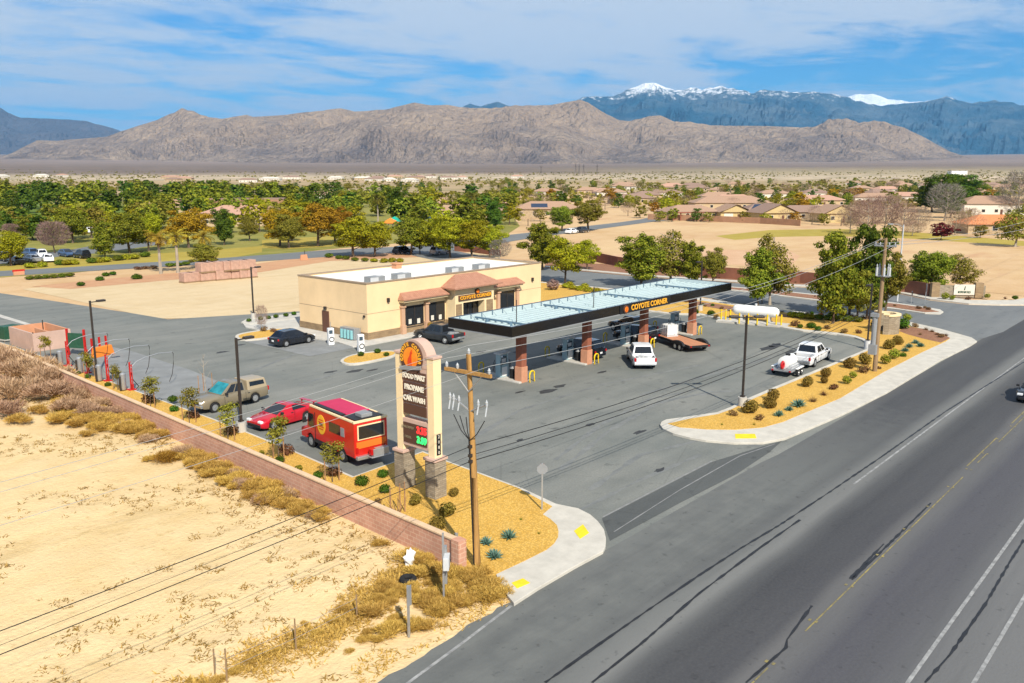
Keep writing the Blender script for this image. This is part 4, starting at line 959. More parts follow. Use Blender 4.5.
# islands, dispensers, hoops
def hoop(name, x, y, label, rz=pi/2):
    h = thing(name, label, 'bollard', (x, y, 0), rz, 'yellow hoop guards of the fuel islands')
    pts = [(-.28, 0, 0), (-.28, 0, .62)] + [(-.28 * cos(a*pi/8), 0, .62 + .26 * sin(a*pi/8)) for a in range(1, 8)] + [(.28, 0, .62), (.28, 0, 0)]
    MB().tube(pts, .062, 8).build('hoop', M['yellow'], h, smooth=True); return h
ords = ['nearest the roadside sign pole', 'second from the roadside sign pole', 'third from the roadside sign pole', 'nearest the flatbed trailer and propane tank']
proto = None
def make_pump():
    p = thing('fuel_dispenser', '', 'fuel pump')
    MB().bb(-.46, .46, -.28, .28, .13, 1.15).build('cabinet', M['pump'], p, bevel=.02)
    f = MB(); f.bb(-.46, -.36, -.23, .23, 1.15, 1.98); f.build('frame', M['pump'], p); f = MB(); f.bb(.36, .46, -.23, .23, 1.15, 1.98); f.build('frame', M['pump'], p)
    MB().bb(-.62, .62, -.33, .33, 1.98, 2.12).build('canopy_head', M['lightgrey'], p, bevel=.03)
    f = MB(); f.bb(-.35, .35, -.19, .19, 1.16, 1.72); dsp = f.build('display', M['screen'], p)
    for s in (-1, 1):
        MB().bb(-.30, .30, s*.29 - .012, s*.29 + .012, .22, .95).build('panel', M['white'], p)
        MB().bb(-.24, .24, s*.195 - .008, s*.195 + .008, 1.3, 1.6).build('screen', M['lightgrey'], dsp)
        for k in (-1, 1):
            MB().tube([(k*.5, s*.30, 1.5), (k*.58, s*.40, 1.2), (k*.60, s*.42, .6), (k*.52, s*.36, .9), (k*.46, s*.33, 1.25)], .022, 6).build('hose', M['black'], p, smooth=True)
    return p
pump0 = make_pump()
for i, x in enumerate(CXS):
    f = MB(); f.prism([(x - .62, 41.95), (x + .62, 41.95), (x + .62, 46.2), (x - .62, 46.2)], .0, .13); structure(f.build('pump_island', M['concrete'], bevel=.06))
    lab = 'grey-blue fuel dispenser on the island ' + ords[i]
    if i == 0: pump0.location = (x, 44.3, 0); pump0['label'] = lab; pump0['group'] = 'fuel dispensers under the canopy'; p = pump0
    else: p = dup(pump0, (x, 44.3, 0), 0, lab)
    hoop('hoop_bollard', x + .55, 41.65, 'yellow hoop guard in front of the column ' + ords[i], 0)
    hoop('hoop_bollard', x + .2, 46.75, 'yellow hoop guard behind the dispenser ' + ords[i], 0)
    b = thing('waste_bin', 'dark waste bin beside the dispenser ' + ords[i], 'bin', (x + .1, 43.25, .16), 0, 'bins on the fuel islands')
    MB().cyl(0, 0, 0, .78, .24, .26, 14).build('bin_body', M['black'], b, smooth=True); MB().cyl(0, 0, .78, .95, .27, .16, 14).build('bin_lid', M['grey'], b, smooth=True)

# ------------------------------------------------------------------ roadside pylon sign, faces -X
py = thing('pylon_sign', 'tall cream and pink roadside sign with arched top, brown panels and price display', 'sign', (28.1, 30.75, 0))
py.scale = (1, 1, 1.03)
YL, YR = 1.06, -1.22      # pillar centres along Y (left in the photo is +Y)
for yy, z0 in ((YL, 2.15), (YR, 2.05)):
    b = MB(); b.box((.1, yy, 1.02), (.78, .70, 2.04)); st_ = b.build('stone_pier', M['stone_pale'], py)
    MB().box((.1, yy, 2.10), (.92, .84, .14)).build('pier_cap', M['pinkstucco'], st_, bevel=.02)
    MB().box((.1, yy, 4.58), (.52, .46, 4.84)).build('pillar', M['stucco_light'], py, bevel=.015)
    MB().box((.1, yy, 7.05), (.62, .56, .12)).build('pillar_cap', M['pinkstucco'], py, bevel=.02)
f = MB(); f.bb(-.12, .32, YR + .23, YL - .23, 4.05, 6.45)
f.build('panel_body', M['pinkstucco'], py)
r_ = 1.02; cc = -.05; pts = [(-.14, cc + r_ * cos(pi*k/18) * 1.0, 6.72 + r_ * sin(pi*k/18) * 1.05) for k in range(19)]
pts = [(-.14, cc + r_, 6.45)] + pts + [(-.14, cc - r_, 6.45)]
MB().extr(pts, (.62, 0, 0)).build('arched_top', M['pinkstucco'], py, fix=True, bevel=.01)
logo(py, (-.14, .06, 6.90), (0, -1, 0), (0, 0, 1), .78)
def panel(z0, z1, txt, size=.36, sx=1.0):
    pn = MB().bb(-.18, -.12, YR + .32, YL - .32, z0, z1).build('sign_panel', M['brownpanel'], py, bevel=.01)
    if txt:
        t = MB(); text_mb(t, txt, size, (-.20, (YL + YR) / 2, (z0 + z1) / 2), (0, -1, 0), (0, 0, 1), .015, bold=.014, sx=sx); t.build('lettering', M['cream_letter'], pn)
panel(5.72, 6.22, 'FOOD MART', .34, .82); panel(5.17, 5.66, 'PROPANE', .35, .90); panel(4.62, 5.11, 'CAR WASH', .34, .90); panel(4.08, 4.56, None)
f = MB(); f.bb(-.16, .30, YR + .23, YL - .23, 2.45, 3.80); led = f.build('price_board', M['pinkstucco'], py)
MB().bb(-.20, -.16, YR + .30, YL - .30, 2.62, 3.62).build('display_face', M['brownpanel'], led)
t = MB(); text_mb(t, '3.35', .46, (-.21, -.58, 3.36), (0, -1, 0), (0, 0, 1), .01, bold=.02, sx=.9); t.build('price_digits', M['led_red'], led)
t = MB(); text_mb(t, '3.89', .46, (-.21, -.58, 2.88), (0, -1, 0), (0, 0, 1), .01, bold=.02, sx=.9); t.build('price_digits', M['led_green'], led)
t = MB(); text_mb(t, 'UNLEADED', .17, (-.21, .42, 3.40), (0, -1, 0), (0, 0, 1), .01); text_mb(t, 'DIESEL', .17, (-.21, .42, 2.90), (0, -1, 0), (0, 0, 1), .01); t.build('lettering', M['tancar'], led)
for k, ch in enumerate('2080'):
    zz = 3.20 - k * .26
    b = MB().bb(-.03, .23, YR - .26, YR - .23, zz - .12, zz + .12).build('house_number', M['black'], py)
    t = MB(); text_mb(t, ch, .22, (.10, YR - .265, zz), (1, 0, 0), (0, 0, 1), .006); t.build('numeral', M['cream_letter'], b)

# ------------------------------------------------------------------ light poles
def light_pole(px, pyy, h, label, double=False, arm=(1, 0), base=True, name='light_pole', w=.13):
    p = g(px, pyy); t = thing(name, label, 'light pole', (p.x, p.y, 0))
    z0 = .78 if base else 0
    if base: MB().cyl(0, 0, 0, .80, .30, .30, 16).build('concrete_base', M['lightgrey'] if px > 800 else M['concrete'], t, smooth=True)
    MB().box((0, 0, (z0 + h) / 2), (w, w, h - z0)).build('pole', M['bronze'], t); MB().box((0, 0, z0 + .06), (.28, .28, .12)).build('base_plate', M['bronze'], t)
    for sgn in ((1, -1) if double else (1,)):
        ax, ay = arm[0]*sgn, arm[1]*sgn; a = atan2(ay, ax)
        f = MB(); f.box((ax*.35, ay*.35, h - .12), (.55, .07, .07), a); ar = f.build('arm', M['bronze'], t)
        MB().box((ax*.85, ay*.85, h - .08), (.66, .36, .16), a).build('lamp_head', M['bronze'], ar, bevel=.03)
    return t
light_pole(97, 376, 6.1, 'dark lamp post standing among the red vacuum stations')
light_pole(242, 434, 6.1, 'dark lamp post between the tan pickup and the red coupe')
light_pole(742, 408, 6.5, 'dark lamp post on the rounded tip of the corner gravel island', True, (.66, -.75))
light_pole(867, 349, 6.1, 'dark lamp post with grey base beside the transformer pole', arm=(-1, 0))
light_pole(254, 320, 5.9, 'dark lamp post on the kerb strip behind the black hatchback', arm=(1, 0))
light_pole(700, 312, 6.0, 'dark lamp post behind the far end of the fuel canopy', arm=(-1, 0))
light_pole(565, 284, 6.0, 'dark lamp post in the lime hedge beside the shop', base=False, arm=(1, 0))

# ------------------------------------------------------------------ timber utility poles and wires
def insulator(mb, x, y, z, h=.22, r=.07):
    mb.cyl(x, y, z, z + h*.35, r*.5, r, 8); mb.cyl(x, y, z + h*.35, z + h*.65, r*.6, r, 8); mb.cyl(x, y, z + h*.65, z + h, r*.7, r*.25, 8)
NPX, NPY = 23.9, 22.65
np_ = thing('utility_pole', 'orange-brown timber power pole with crossarm at the end of the block wall', 'power pole', (NPX, NPY, 0))
MB().tube([(0, 0, -.1), (.02, 0, 4), (0, .02, 9.05)], [.15, .13, .10], 12).build('pole', M['wood'], np_, smooth=True)
np_.rotation_euler = (-.022, -.020, 0)
f = MB().bb(-.17, -.06, -1.25, 1.25, 8.28, 8.42).build('crossarm', M['wood'], np_)
for xx, yy, zz in ((-.11, -1.15, 8.42), (-.11, .55, 8.42), (-.11, 1.15, 8.42), (0, 0, 9.05)): f = MB(); insulator(f, xx, yy, zz, .24, .07); f.build('insulator', M['insul'], np_, smooth=True)
f = MB(); f.tube([(-.1, 0, 7.55), (-.12, .75, 8.28)], .028, 5); f.tube([(-.1, 0, 7.55), (-.12, -.75, 8.28)], .028, 5)
f.tube([(-.05, 0, 6.75), (-.05, .85, 7.15)], .035, 5); f.tube([(-.05, 0, 6.75), (-.05, -.85, 7.15)], .035, 5); f.build('brace', M['steel'], np_)
for yy in (.55, .85, 1.05, -.5, -.95):
    f = MB(); insulator(f, -.1, yy, 6.98 + .1*abs(yy), .30, .06); f.tube([(-.1, yy, 7.0 + .1*abs(yy)), (-.2, yy, 6.72)], .028, 5); f.build('fuse_cutout', M['insul'], np_, smooth=True)
f = MB()
for a in ((.9, .5), (.55, .3), (-.8, -.35), (.2, -.2)): f.tube([(-.1, a[0], 6.5), (-.15, a[0]*.5, 5.9), (-.1, 0.05, 5.55)], .02, 5)
f.tube([(-.16, .03, 5.6), (-.17, .03, 0.2)], .03, 5); f.build('riser_cable', M['wire'], np_)
for zz in (5.32, 4.95, 4.70): MB().box((-.12, 0, zz), (.22, .12, .12)).build('cable_clamp', M['bronze'], np_)
RPX, RPY = 70.9, 22.5
rp = thing('utility_pole', 'weathered timber power pole with transformer rack and grey riser box on the island', 'power pole', (RPX, RPY, .14))
MB().tube([(0, 0, -.1), (.05, 0, 6), (.09, 0, 10.8)], [.19, .16, .12], 12).build('pole', M['wood2'], rp, smooth=True)
f = MB(); f.box((.08, -.1, 7.8), (.7, .9, .08)); f.build('transformer_rack', M['steel'], rp); f = MB(); f.box((.08, 0, 10.2), (.12, 1.7, .12)); f.build('crossarm', M['steel'], rp)
for dx, dy in ((-.45, .35), (-.45, -.25), (.35, .4), (.4, -.3), (0, -.55)):
    f = MB(); f.cyl(dx*.95, dy*.95, 7.84, 8.5, .09, .09, 10); insulator(f, dx*.95, dy*.95, 8.5, .28, .06); f.build('transformer', M['insul'], rp, smooth=True)
for yy in (-.75, -.3, .4, .75): f = MB(); insulator(f, .1, yy, 10.26, .22, .06); f.build('insulator', M['insul'], rp, smooth=True)
f = MB(); f.tube([(-.18, .24, 2.1), (-.18, .24, 4.7)], .20, 10); f.box((-.15, .2, 1.85), (.75, .6, .8)); f.box((-.1, .25, 4.65), (.6, .6, .3)); f.build('riser_box', M['grey'], rp, smooth=False)
f = MB(); f.tube([(.2, .1, 4.8), (.22, .1, 7.8)], .04, 6); f.build('riser_cable', M['wire'], rp)
def wire(label, a, b, sag, r, m, cat='wire', group='overhead cables along the highway'):
    pts = []
    for i in range(33):
        t = i / 32; p = Vector(a).lerp(Vector(b), t); p.z -= sag * 4 * t * (1 - t); pts.append(p)
    o = MB().tube(pts, r, 5, cap=False).build('overhead_wire', M[m], None, True); return tag(o, label, cat, group)
LPX = -32.0
hv = 'thin pale power line running between the two timber poles'
for y0, z0, y1, z1 in ((NPY + 1.15, 8.75, RPY + .75, 10.5), (NPY - 1.15, 8.75, RPY - .75, 10.5), (NPY, 9.4, RPY + .3, 10.9)):
    wire(hv, (NPX - .25, y0 + .2, z0), (RPX, y1, z1), .9, .012, 'wire_al')
    wire('thin pale power line crossing high over the sandy field', (NPX - .25, y0 + .2, z0), (LPX, y0, z0 - .2), 1.0, .007, 'wire_al')
for k, (z0, z1) in enumerate(((5.32, 6.0), (4.95, 5.72), (4.70, 5.45))):
    wire('black communication cable running between the two timber poles', (NPX - .28, NPY + .11, z0), (RPX - .2, RPY + .1, z1), .75, .019 if k != 1 else .015, 'wire')
    wire('black communication cable sagging over the sandy field and block wall', (NPX - .28, NPY + .11, z0), (LPX, NPY, z0 - .1), .7, .014 if k != 1 else .007, 'wire' if k != 1 else 'bronze')
for k in range(2): wire('cable leaving the transformer pole towards the side street', (RPX, RPY + (-.75, .75)[k], 10.45), (190, RPY - 3 + 5*k, 12), 1.5, .018, 'wire_al')
# tall slim pole at the street corner and small signs
p = g(897, 302); t = thing('street_light', 'very tall slim street light at the mouth of the side street', 'street light', (p.x, p.y, .1))
MB().tube([(0, 0, 0), (0, 0, 9.6)], [.13, .07], 10).build('pole', M['lightgrey'], t, smooth=True); MB().tube([(0, 0, 9.3), (-1.2, .4, 9.7), (-2.2, .7, 9.75)], [.05, .045, .04], 6).build('arm', M['steel'], t)
MB().box((-2.5, .8, 9.74), (.75, .3, .16), -.3).build('lamp_head', M['grey'], t, bevel=.03)
def sign_post(px, pyy, h, label, plate, plate_mat, name='road_sign', rz=0, cat='road sign', back=True, pr=.035, z=.14):
    p = g(px, pyy, z); t = thing(name, label, cat, p, rz)
    MB().box((0, 0, h / 2), (pr*2, pr*2, h)).build('post', M['steel'], t)
    f = MB()
    if plate == 'oct': f.extr([(.27*cos(pi/8 + k*pi/4), -.05, h - .28 + .27*sin(pi/8 + k*pi/4)) for k in range(8)], (0, .02, 0))
    elif plate: f.box((0, -.05, h - plate[1]/2), (plate[0], .02, plate[1]))
    if plate: f.build('sign_plate', M[plate_mat], t, fix=True)
    return t
s = sign_post(542, 510, 2.35, 'grey back of a stop sign at the entrance driveway', 'oct', 'grey', 'stop_sign', radians(-49))
MB().extr([(.26*cos(pi/8 + k*pi/4), .0, 2.07 + .26*sin(pi/8 + k*pi/4)) for k in range(8)], (0, .012, 0)).build('sign_face', M['red'], s, fix=True)
sign_post(925, 304, 2.5, 'grey back of a street sign across the side street', (.75, .95), 'steel', rz=radians(20))
sign_post(911, 304, 1.6, 'low dark sign on the street median', (1.0, .5), 'bronze', rz=radians(20))
t = sign_post(444, 605, 2.9, 'tall grey roadside marker post with box in golden brush', None, 'steel', 'marker_post', radians(40), 'marker post', z=0)
MB().box((0, -.12, 1.75), (.55, .22, .5)).build('meter_box', M['lightgrey'], t, bevel=.02); MB().box((.3, -.05, 1.5), (.2, .12, 1.5)).build('side_rail', M['steel'], t)
t = sign_post(409, 637, 1.95, 'short grey reflector post beside the highway shoulder', (.24, .75), 'steel', 'marker_post', radians(10), 'marker post', z=0)
sign_post(456, 554, .95, 'stubby grey post just behind the end of the wall', (.16, .5), 'steel', 'marker_post', 0, 'marker post')
sign_post(303, 322, 1.9, 'small white sign on the kerb strip behind the shop', (.4, .5), 'white', rz=.6)
# wire fence posts at the bottom left
for px, pyy, h in ((215, 676, .95), (227, 682, 1.15), (296, 650, 1.15), (357, 619, .95)):
    p = g(px, pyy); h0 = h
    o = MB().tube([(0, 0, -.1), (.02, .02, h0)], .03, 5).build('fence_post', M['wood2'], None, loc=p); tag(o, 'thin leaning fence post at the edge of the sandy field', 'fence post', 'field fence posts')
pp = [g(215, 676), g(227, 682), g(296, 650), g(357, 619)]
for z in (.45, .8):
    o = MB().tube([p + Vector((0, 0, z + .03*sin(i*3))) for i, p in enumerate(subdiv(pp, 2))], .006, 4, cap=False).build('fence_wire', M['steel']); tag(o, 'rusty wire strung between the field fence posts', 'wire', 'field fence wires')
# litter in the brush
p = g(410, 560, .3); o = MB().ell(p, (.28, .22, .42), 9, 7, 0, .35).build('plastic_bag', M['white']); tag(o, 'crumpled white plastic bag caught in golden brush', 'bag')
p = g(408, 579, .25); t = thing('worn_tyre', 'black tyre lying in the golden brush', 'tyre', p)
import mathutils
def torus(mb, R0, r0, n=20, k=8, axis='z', c=(0, 0, 0), sq=1.0):
    vs = []; fs = []
    for i in range(n):
        a = 2*pi*i/n
        for j in range(k):
            b = 2*pi*j/k; rr = R0 + r0*cos(b); zz = r0*sin(b)*sq
            q = (rr*cos(a), rr*sin(a), zz) if axis == 'z' else (rr*cos(a), zz, rr*sin(a))
            vs.append((c[0]+q[0], c[1]+q[1], c[2]+q[2]))
    for i in range(n):
        for j in range(k): fs.append((i*k+j, ((i+1) % n)*k+j, ((i+1) % n)*k+(j+1) % k, i*k+(j+1) % k))
    mb.add(vs, fs); return mb
torus(MB(), .24, .11).build('tyre', M['rubber'], t, smooth=True)

# ------------------------------------------------------------------ walls
wl = thing('block_wall', 'long pink block wall with pale cap between the sandy field and the parking bed', 'wall', (23.4, 23.3, 0), -.0503)
MB().bb(-.1, .1, .0, 74, -.1, 1.24).build('wall_body', M['cmu'], wl); MB().bb(-.15, .15, -.05, 74.05, 1.24, 1.33).build('wall_cap', M['cmucap'], wl, bevel=.015)
MB().bb(-.22, .22, -.3, .14, -.1, 1.34).build('end_pier', M['cmu'], wl)
en = thing('waste_enclosure', 'pale pink walled waste enclosure beside the left bed', 'enclosure', (29.3, 83.1, 0))
en.scale = (.95, .95, .95)
for (x0, x1, y0, y1, m) in ((0, .2, 0, 6.0, 'pinkstucco'), (.2, 3.5, 0, .2, 'pinkstucco'), (3.3, 3.5, .2, 6.0, 'salmon'), (.2, 3.3, 5.8, 6.0, 'salmon')):
    MB().bb(x0, x1, y0, y1, 0, 1.78).build('wall', M[m], en); 
MB().bb(1.6, 1.8, .2, 3.8, 0, 1.7).build('inner_wall', M['salmon'], en)
for x, y in ((.1, .1), (1.9, 2.4)): MB().cyl(x, y, 0, 2.6 if x > 1 else 1.9, .05).build('gate_post', M['bronze'], en)
p = g(10, 340); t = thing('transformer_cabinet', 'dark green electrical cabinet at the left edge of the gravel bed', 'cabinet', (p.x, p.y, .1), .2)
MB().box((0, 0, .7), (1.6, 1.2, 1.3)).build('cabinet', M['green'], t, bevel=.04); MB().box((.3, -.61, .8), (.35, .02, .35)).build('warning_label', M['white'], t); MB().box((0, 0, .05), (1.8, 1.4, .12)).build('base_slab', M['concrete'], t)
# curved stone corner wall
p = g(889, 334, .14)
t = thing('monument_wall', 'curved tan stone corner wall with capped piers behind the transformer pole', 'wall', (p.x + .5, p.y + .5, .14), radians(-49))
f = MB(); n = 16
for zz0, zz1, ro, ri, mm, nm in ((0, 1.85, 1.25, .95, 'stone_pale', 'wall_body'), (1.85, 2.02, 1.33, .87, 'stucco_light', 'wall_cap')):
    f = MB(); A = [radians(-115 + 230*i/n) for i in range(n+1)]
    poly = [(ro*cos(a), ro*sin(a)) for a in A] + [(ri*cos(a), ri*sin(a)) for a in A[::-1]]
    f.prism(poly, zz0, zz1, bottom=True); f.build(nm, M[mm], t)
for a in (-115, 115):
    MB().box((1.1*cos(radians(a)), 1.1*sin(radians(a)), 1.0), (.45, .45, 2.0), radians(a)).build('pier', M['stone_pale'], t); MB().box((1.1*cos(radians(a)), 1.1*sin(radians(a)), 2.05), (.56, .56, .12), radians(a)).build('pier_cap', M['stucco_light'], t)
# entry sign wall across the street
a, b = g(931, 297, .1), g(984, 297.5, .1); L_ = (b - a).length; rz = atan2(b.y - a.y, b.x - a.x)
t = thing('entry_sign', 'low tan stone entry wall carrying a white neighbourhood sign board', 'sign wall', a, rz)
MB().bb(0, L_, -.2, .2, 0, 1.55).build('wall_body', M['stone_pale'], t); 
for x in (0, L_ * .82): MB().bb(x - .1, x + .9, -.35, .35, 0, 1.9).build('pier', M['stone'], t)
b_ = MB().bb(L_*.40, L_*.79, -.34, -.22, .35, 1.7).build('sign_board', M['house_white'], t, bevel=.02)
f = MB(); text_mb(f, 'MOUNTAIN FALLS', .42, (L_*.595, -.36, .72), (1, 0, 0), (0, 0, 1), .01, bold=.01, sx=.62*L_/9.0); f.build('lettering', M['green'], b_)
f = MB(); f.extr([(L_*.585, -.35, 1.0), (L_*.60, -.35, 1.5), (L_*.615, -.35, 1.5), (L_*.607, -.35, 1.0)], (0, -.01, 0)); f.build('emblem', M['green'], b_, fix=True)
# walls beyond the side street
def wallrun(pix, h, m, label, th=.2, z=0):
    pts = gp(pix, z); t = thing('boundary_wall', label, 'wall', (pts[0][0], pts[0][1], 0))
    for (x0, y0), (x1, y1) in zip(pts, pts[1:]):
        L1 = hypot(x1-x0, y1-y0); f = MB(); f.box(((x0+x1)/2 - pts[0][0], (y0+y1)/2 - pts[0][1], h/2), (L1 + th, th, h), atan2(y1-y0, x1-x0)); f.build('wall_section', M[m], t)
wallrun([(545, 259), (593, 261), (618, 266.5), (640, 270), (720, 278), (760, 281), (800, 283), (860, 289)], 1.7, 'redwall', 'dark reddish block wall along the far side of the side street')
wallrun([(885, 292), (905, 293), (928, 297)], 1.8, 'redwall', 'short reddish wall behind the slim street light')
wallrun([(648, 219.5), (700, 221), (760, 223.5), (800, 226)], 1.9, 'tan_wall', 'long tan block wall in front of the tile-roofed houses')
wallrun([(455, 251), (470, 252), (500, 256)], 1.2, 'redwall', 'low reddish wall behind the shop roof')
# pallets of blocks on the building pad
pal = thing('block_pallet', '', 'pallet of blocks'); f = MB()
MB().box((0, 0, .07), (1.25, 1.25, .14)).build('pallet_base', M['wood2'], pal); f.box((0, 0, .72), (1.2, 1.2, 1.15)); f.build('blocks', M['pallet'], pal, bevel=.03)
a = g(186, 282.5); b = g(250, 277.5); n = 9; k = 0
for i in range(n):
    for lev in (0, 1):
        if lev and i in (0, 1): continue
        q = a.lerp(b, i / (n - 1)) + Vector((R.uniform(-.15, .15), R.uniform(-.15, .15), lev * 1.32))
        lab = 'pink block pallet in the ' + ('upper' if lev else 'bottom') + ' tier of the long stack on the sandy pad'
        if k == 0: pal.location = q; pal['label'] = lab; pal['group'] = 'stacked pallets of pink blocks'
        else: dup(pal, q, R.uniform(-.08, .08), lab)
        k += 1
for pl in [o for o in COL.objects if o.name.startswith('block_pallet')]: pl.scale = (1.35, 1.35, 1.15)
# propane tank and its guard posts
a, b = g(738, 322), g(771, 325); rz = atan2(b.y - a.y, b.x - a.x)
mid = (a + b) / 2 + Vector((.6, .2, .14))
t = thing('propane_tank', 'white horizontal propane tank on saddles behind yellow guard posts', 'tank', mid, rz)
f = MB(); prof = [(-2.55, .05), (-2.45, .35), (-2.2, .52), (-1.9, .56), (1.9, .56), (2.2, .52), (2.45, .35), (2.55, .05)]
f.tube([(x, 0, 1.15) for x, r in prof], [r for x, r in prof], 18); f.build('tank_shell', M['white'], t, smooth=True)
for x in (-1.5, 1.5): MB().box((x, 0, .35), (.25, .95, .75)).build('saddle', M['lightgrey'], t)
MB().box((0, .62, .95), (.9, .5, 1.0)).build('meter_cabinet', M['grey'], t, bevel=.03); MB().cyl(0, 0, 1.7, 1.95, .14).build('valve_dome', M['lightgrey'], t)
structure(MB().prism(gp([(716, 321), (787, 327), (790, 324), (722, 317)], ZK), 0, .19).build('tank_slab', M['concrete']))
post = None
for px, pyy in ((721, 319.5), (725.5, 319.8), (730, 320), (739, 323.5), (748, 324), (757, 324.5), (767, 325.2), (776, 325), (781, 325.4)):
    q = g(px, pyy, .15); tag(MB().cyl(0, 0, 0, 1.15, .085, .085, 10).build('guard_post', M['yellow'], None, loc=q, smooth=True), 'yellow guard post around the white propane tank', 'bollard', 'guard posts of the propane tank')
# vacuums
vac = thing('vacuum_station', '', 'car vacuum')
f = MB(); f.box((0, 0, 1.2), (.11, .11, 2.4))
for k in range(8): f.box((.11, 0, .3 + k*.3), (.10, .05, .05))
f.box((.17, 0, 1.1), (.05, .08, 2.2)); f.box((0, 0, .05), (.6, .6, .1)); f.box((0, -.2, .3), (.1, .35, .5), 0); f.build('red_post', M['red'], vac, bevel=.01)
MB().tube([(-.55, .25, .12), (-.55, .25, .3), (-.55, .25, 1.45), (-.55, .25, 1.55)], [.22, .25, .25, .15], 14).build('canister', M['steel'], vac, smooth=True)
MB().tube([(-.82, .2, .1), (-.82, .2, 1.3)], .10, 10).build('dark_canister', M['bronze'], vac, smooth=True)
pts = [(.1, 0, 1.9), (.6, 0, 2.35), (1.4, 0, 2.6), (2.6, 0, 2.75), (3.9, 0, 2.65)]
MB().tube(pts, .035, 8).build('boom_arm', M['steel'], vac, smooth=True)
MB().tube([(3.9, 0, 2.65), (4.0, 0, 2.5), (3.95, 0, 1.6), (3.8, .05, .7), (3.5, .1, .05)], .028, 8).build('hose', M['bronze'], vac, smooth=True)
MB().tube([(.1, .05, 1.5), (.35, .3, .8), (.7, .1, .2), (.3, -.3, .1)], .04, 6).build('short_hose', M['black'], vac, smooth=True)
locs = [(67.8, 366), (87.6, 373), (107.4, 381), (131.5, 390)]
vl = ['red vacuum station standing beside the waste enclosure', 'red vacuum station in front of the green screen', 'red vacuum station just right of the lamp post among the vacuums', 'red vacuum station nearest the tan pickup']
for i, (px, pyy) in enumerate(locs):
    q = g(px, pyy, .14)
    if i == 0: vac.location = q; vac['label'] = vl[0]; vac['group'] = 'self-service vacuum stations'
    else: dup(vac, q, R.uniform(-.1, .1), vl[i])
for o in [o for o in COL.objects if o.name.startswith('vacuum_station')]: o.scale = (.88, .88, .88)
a, b = g(69, 355), g(86, 356)
t = thing('shade_screen', 'dark green fabric screen stretched between red posts by the vacuums', 'screen', (b.x, b.y, 0), atan2(a.y - b.y, a.x - b.x)); L_ = (a - b).length
MB().box((L_/2, 0, 1.35), (L_, .08, 1.35)).build('screen_panel', M['green'], t)
for x in (0, L_): MB().box((x, 0, 1.2), (.16, .16, 2.4)).build('post', M['red'], t)
q = g(103, 356); t = thing('plastic_barrier', 'orange plastic barrier with red uprights behind the vacuums', 'barrier', (q.x, q.y, 0), .3)
MB().box((0, 0, .45), (2.2, .5, .9), taper=.8).build('barrier_body', M['orange'], t, bevel=.05)
for x in (-.8, 0, .7): MB().box((x, .3, .85), (.14, .14, 1.7)).build('upright', M['red'], t)
# bits by the shop's side wall
def tall_unit(px, pyy, label):
    q = g(px, pyy, .12); t = thing('air_machine', label, 'air machine', (q.x, q.y, .018), -.3)
    MB().box((0, 0, .8), (.55, .45, 1.6)).build('cabinet', M['white'], t, bevel=.03); MB().box((-.05, -.24, 1.25), (.35, .02, .35)).build('panel', M['screen'], t)
    torus(MB(), .22, .035, 16, 6, 'y', (0, -.27, .55)).build('hose_coil', M['black'], t, smooth=True); MB().cyl(0, 0, 1.6, 2.2, .03).build('mast', M['steel'], t)
tall_unit(331, 343.5, 'white tyre air machine standing by the brown side door')
tall_unit(361, 350.5, 'white tyre air machine on the small gravel island by the shop corner')
q = g(349, 339.5, .12); t = thing('propane_cage', 'teal cage of gas cylinders against the shop side wall', 'gas cage', (q.x + .3, q.y + .2, .12), pi/2)
MB().box((0, 0, .6), (2.2, .7, 1.1)).build('cage', M['steel'], t, bevel=.03)
for k in (-.7, -.2, .3, .8): MB().cyl(k, .37, .1, .95, .16, .16, 12).build('gas_cylinder', M['bluecanvas'], t, smooth=True)
q = g(428, 325, .12); t = thing('flower_planter', 'small orange planter under the shop windows', 'planter', (60.3, 63.6, .12))
MB().cyl(0, 0, 0, .5, .22, .3, 12).build('pot', M['salmon'], t, smooth=True); leafcloud([((0, 0, .65), (.32, .32, .25))], 60, .14).build('plant', M['orangeleaf'], t)
# ------------------------------------------------------------------ vehicles (local: x forward, y left, z up, origin on the ground at mid length)
def lofted(mb, st, m_bed=None, bed=None):
    """st: list of (x, halfwidth, zbottom, ztop); bed=(x0,x1,zfloor) opens the top as a load bed"""
    rows = []
    for x, w, zb, zt_ in st:
        inb = bed and bed[0] <= x <= bed[1]
        zs = [zb + (zt_ - zb) * t for t in (0, .22, .58, .86, 1)]; ws = [w * .93, w * .985, w, w * .975, w * .92]
        pts = [(ws[i], zs[i]) for i in range(5)]
        zi = bed[2] if inb else zt_ + .012
        pts += [(w * .84, zt_), (w * .82, zi)]
        rows.append([(x, a, z) for a, z in pts] + [(x, -a, z) for a, z in pts[::-1]])
    n = len(rows[0]); o = len(mb.v)
    for r in rows: mb.v += r
    for i in range(len(rows) - 1):
        inb = bed and bed[0] <= st[i][0] and st[i+1][0] <= bed[1]
        for k in range(n):
            mb.f.append((o+i*n+k, o+(i+1)*n+k, o+(i+1)*n+(k+1) % n, o+i*n+(k+1) % n))
            mb.m.append(1 if (inb and k in (5, 6, 7)) or k == n - 1 else 0)
    mb.f.append(tuple(o + k for k in range(n))); mb.m.append(0)
    mb.f.append(tuple(o + (len(rows)-1)*n + k for k in range(n-1, -1, -1))); mb.m.append(0)
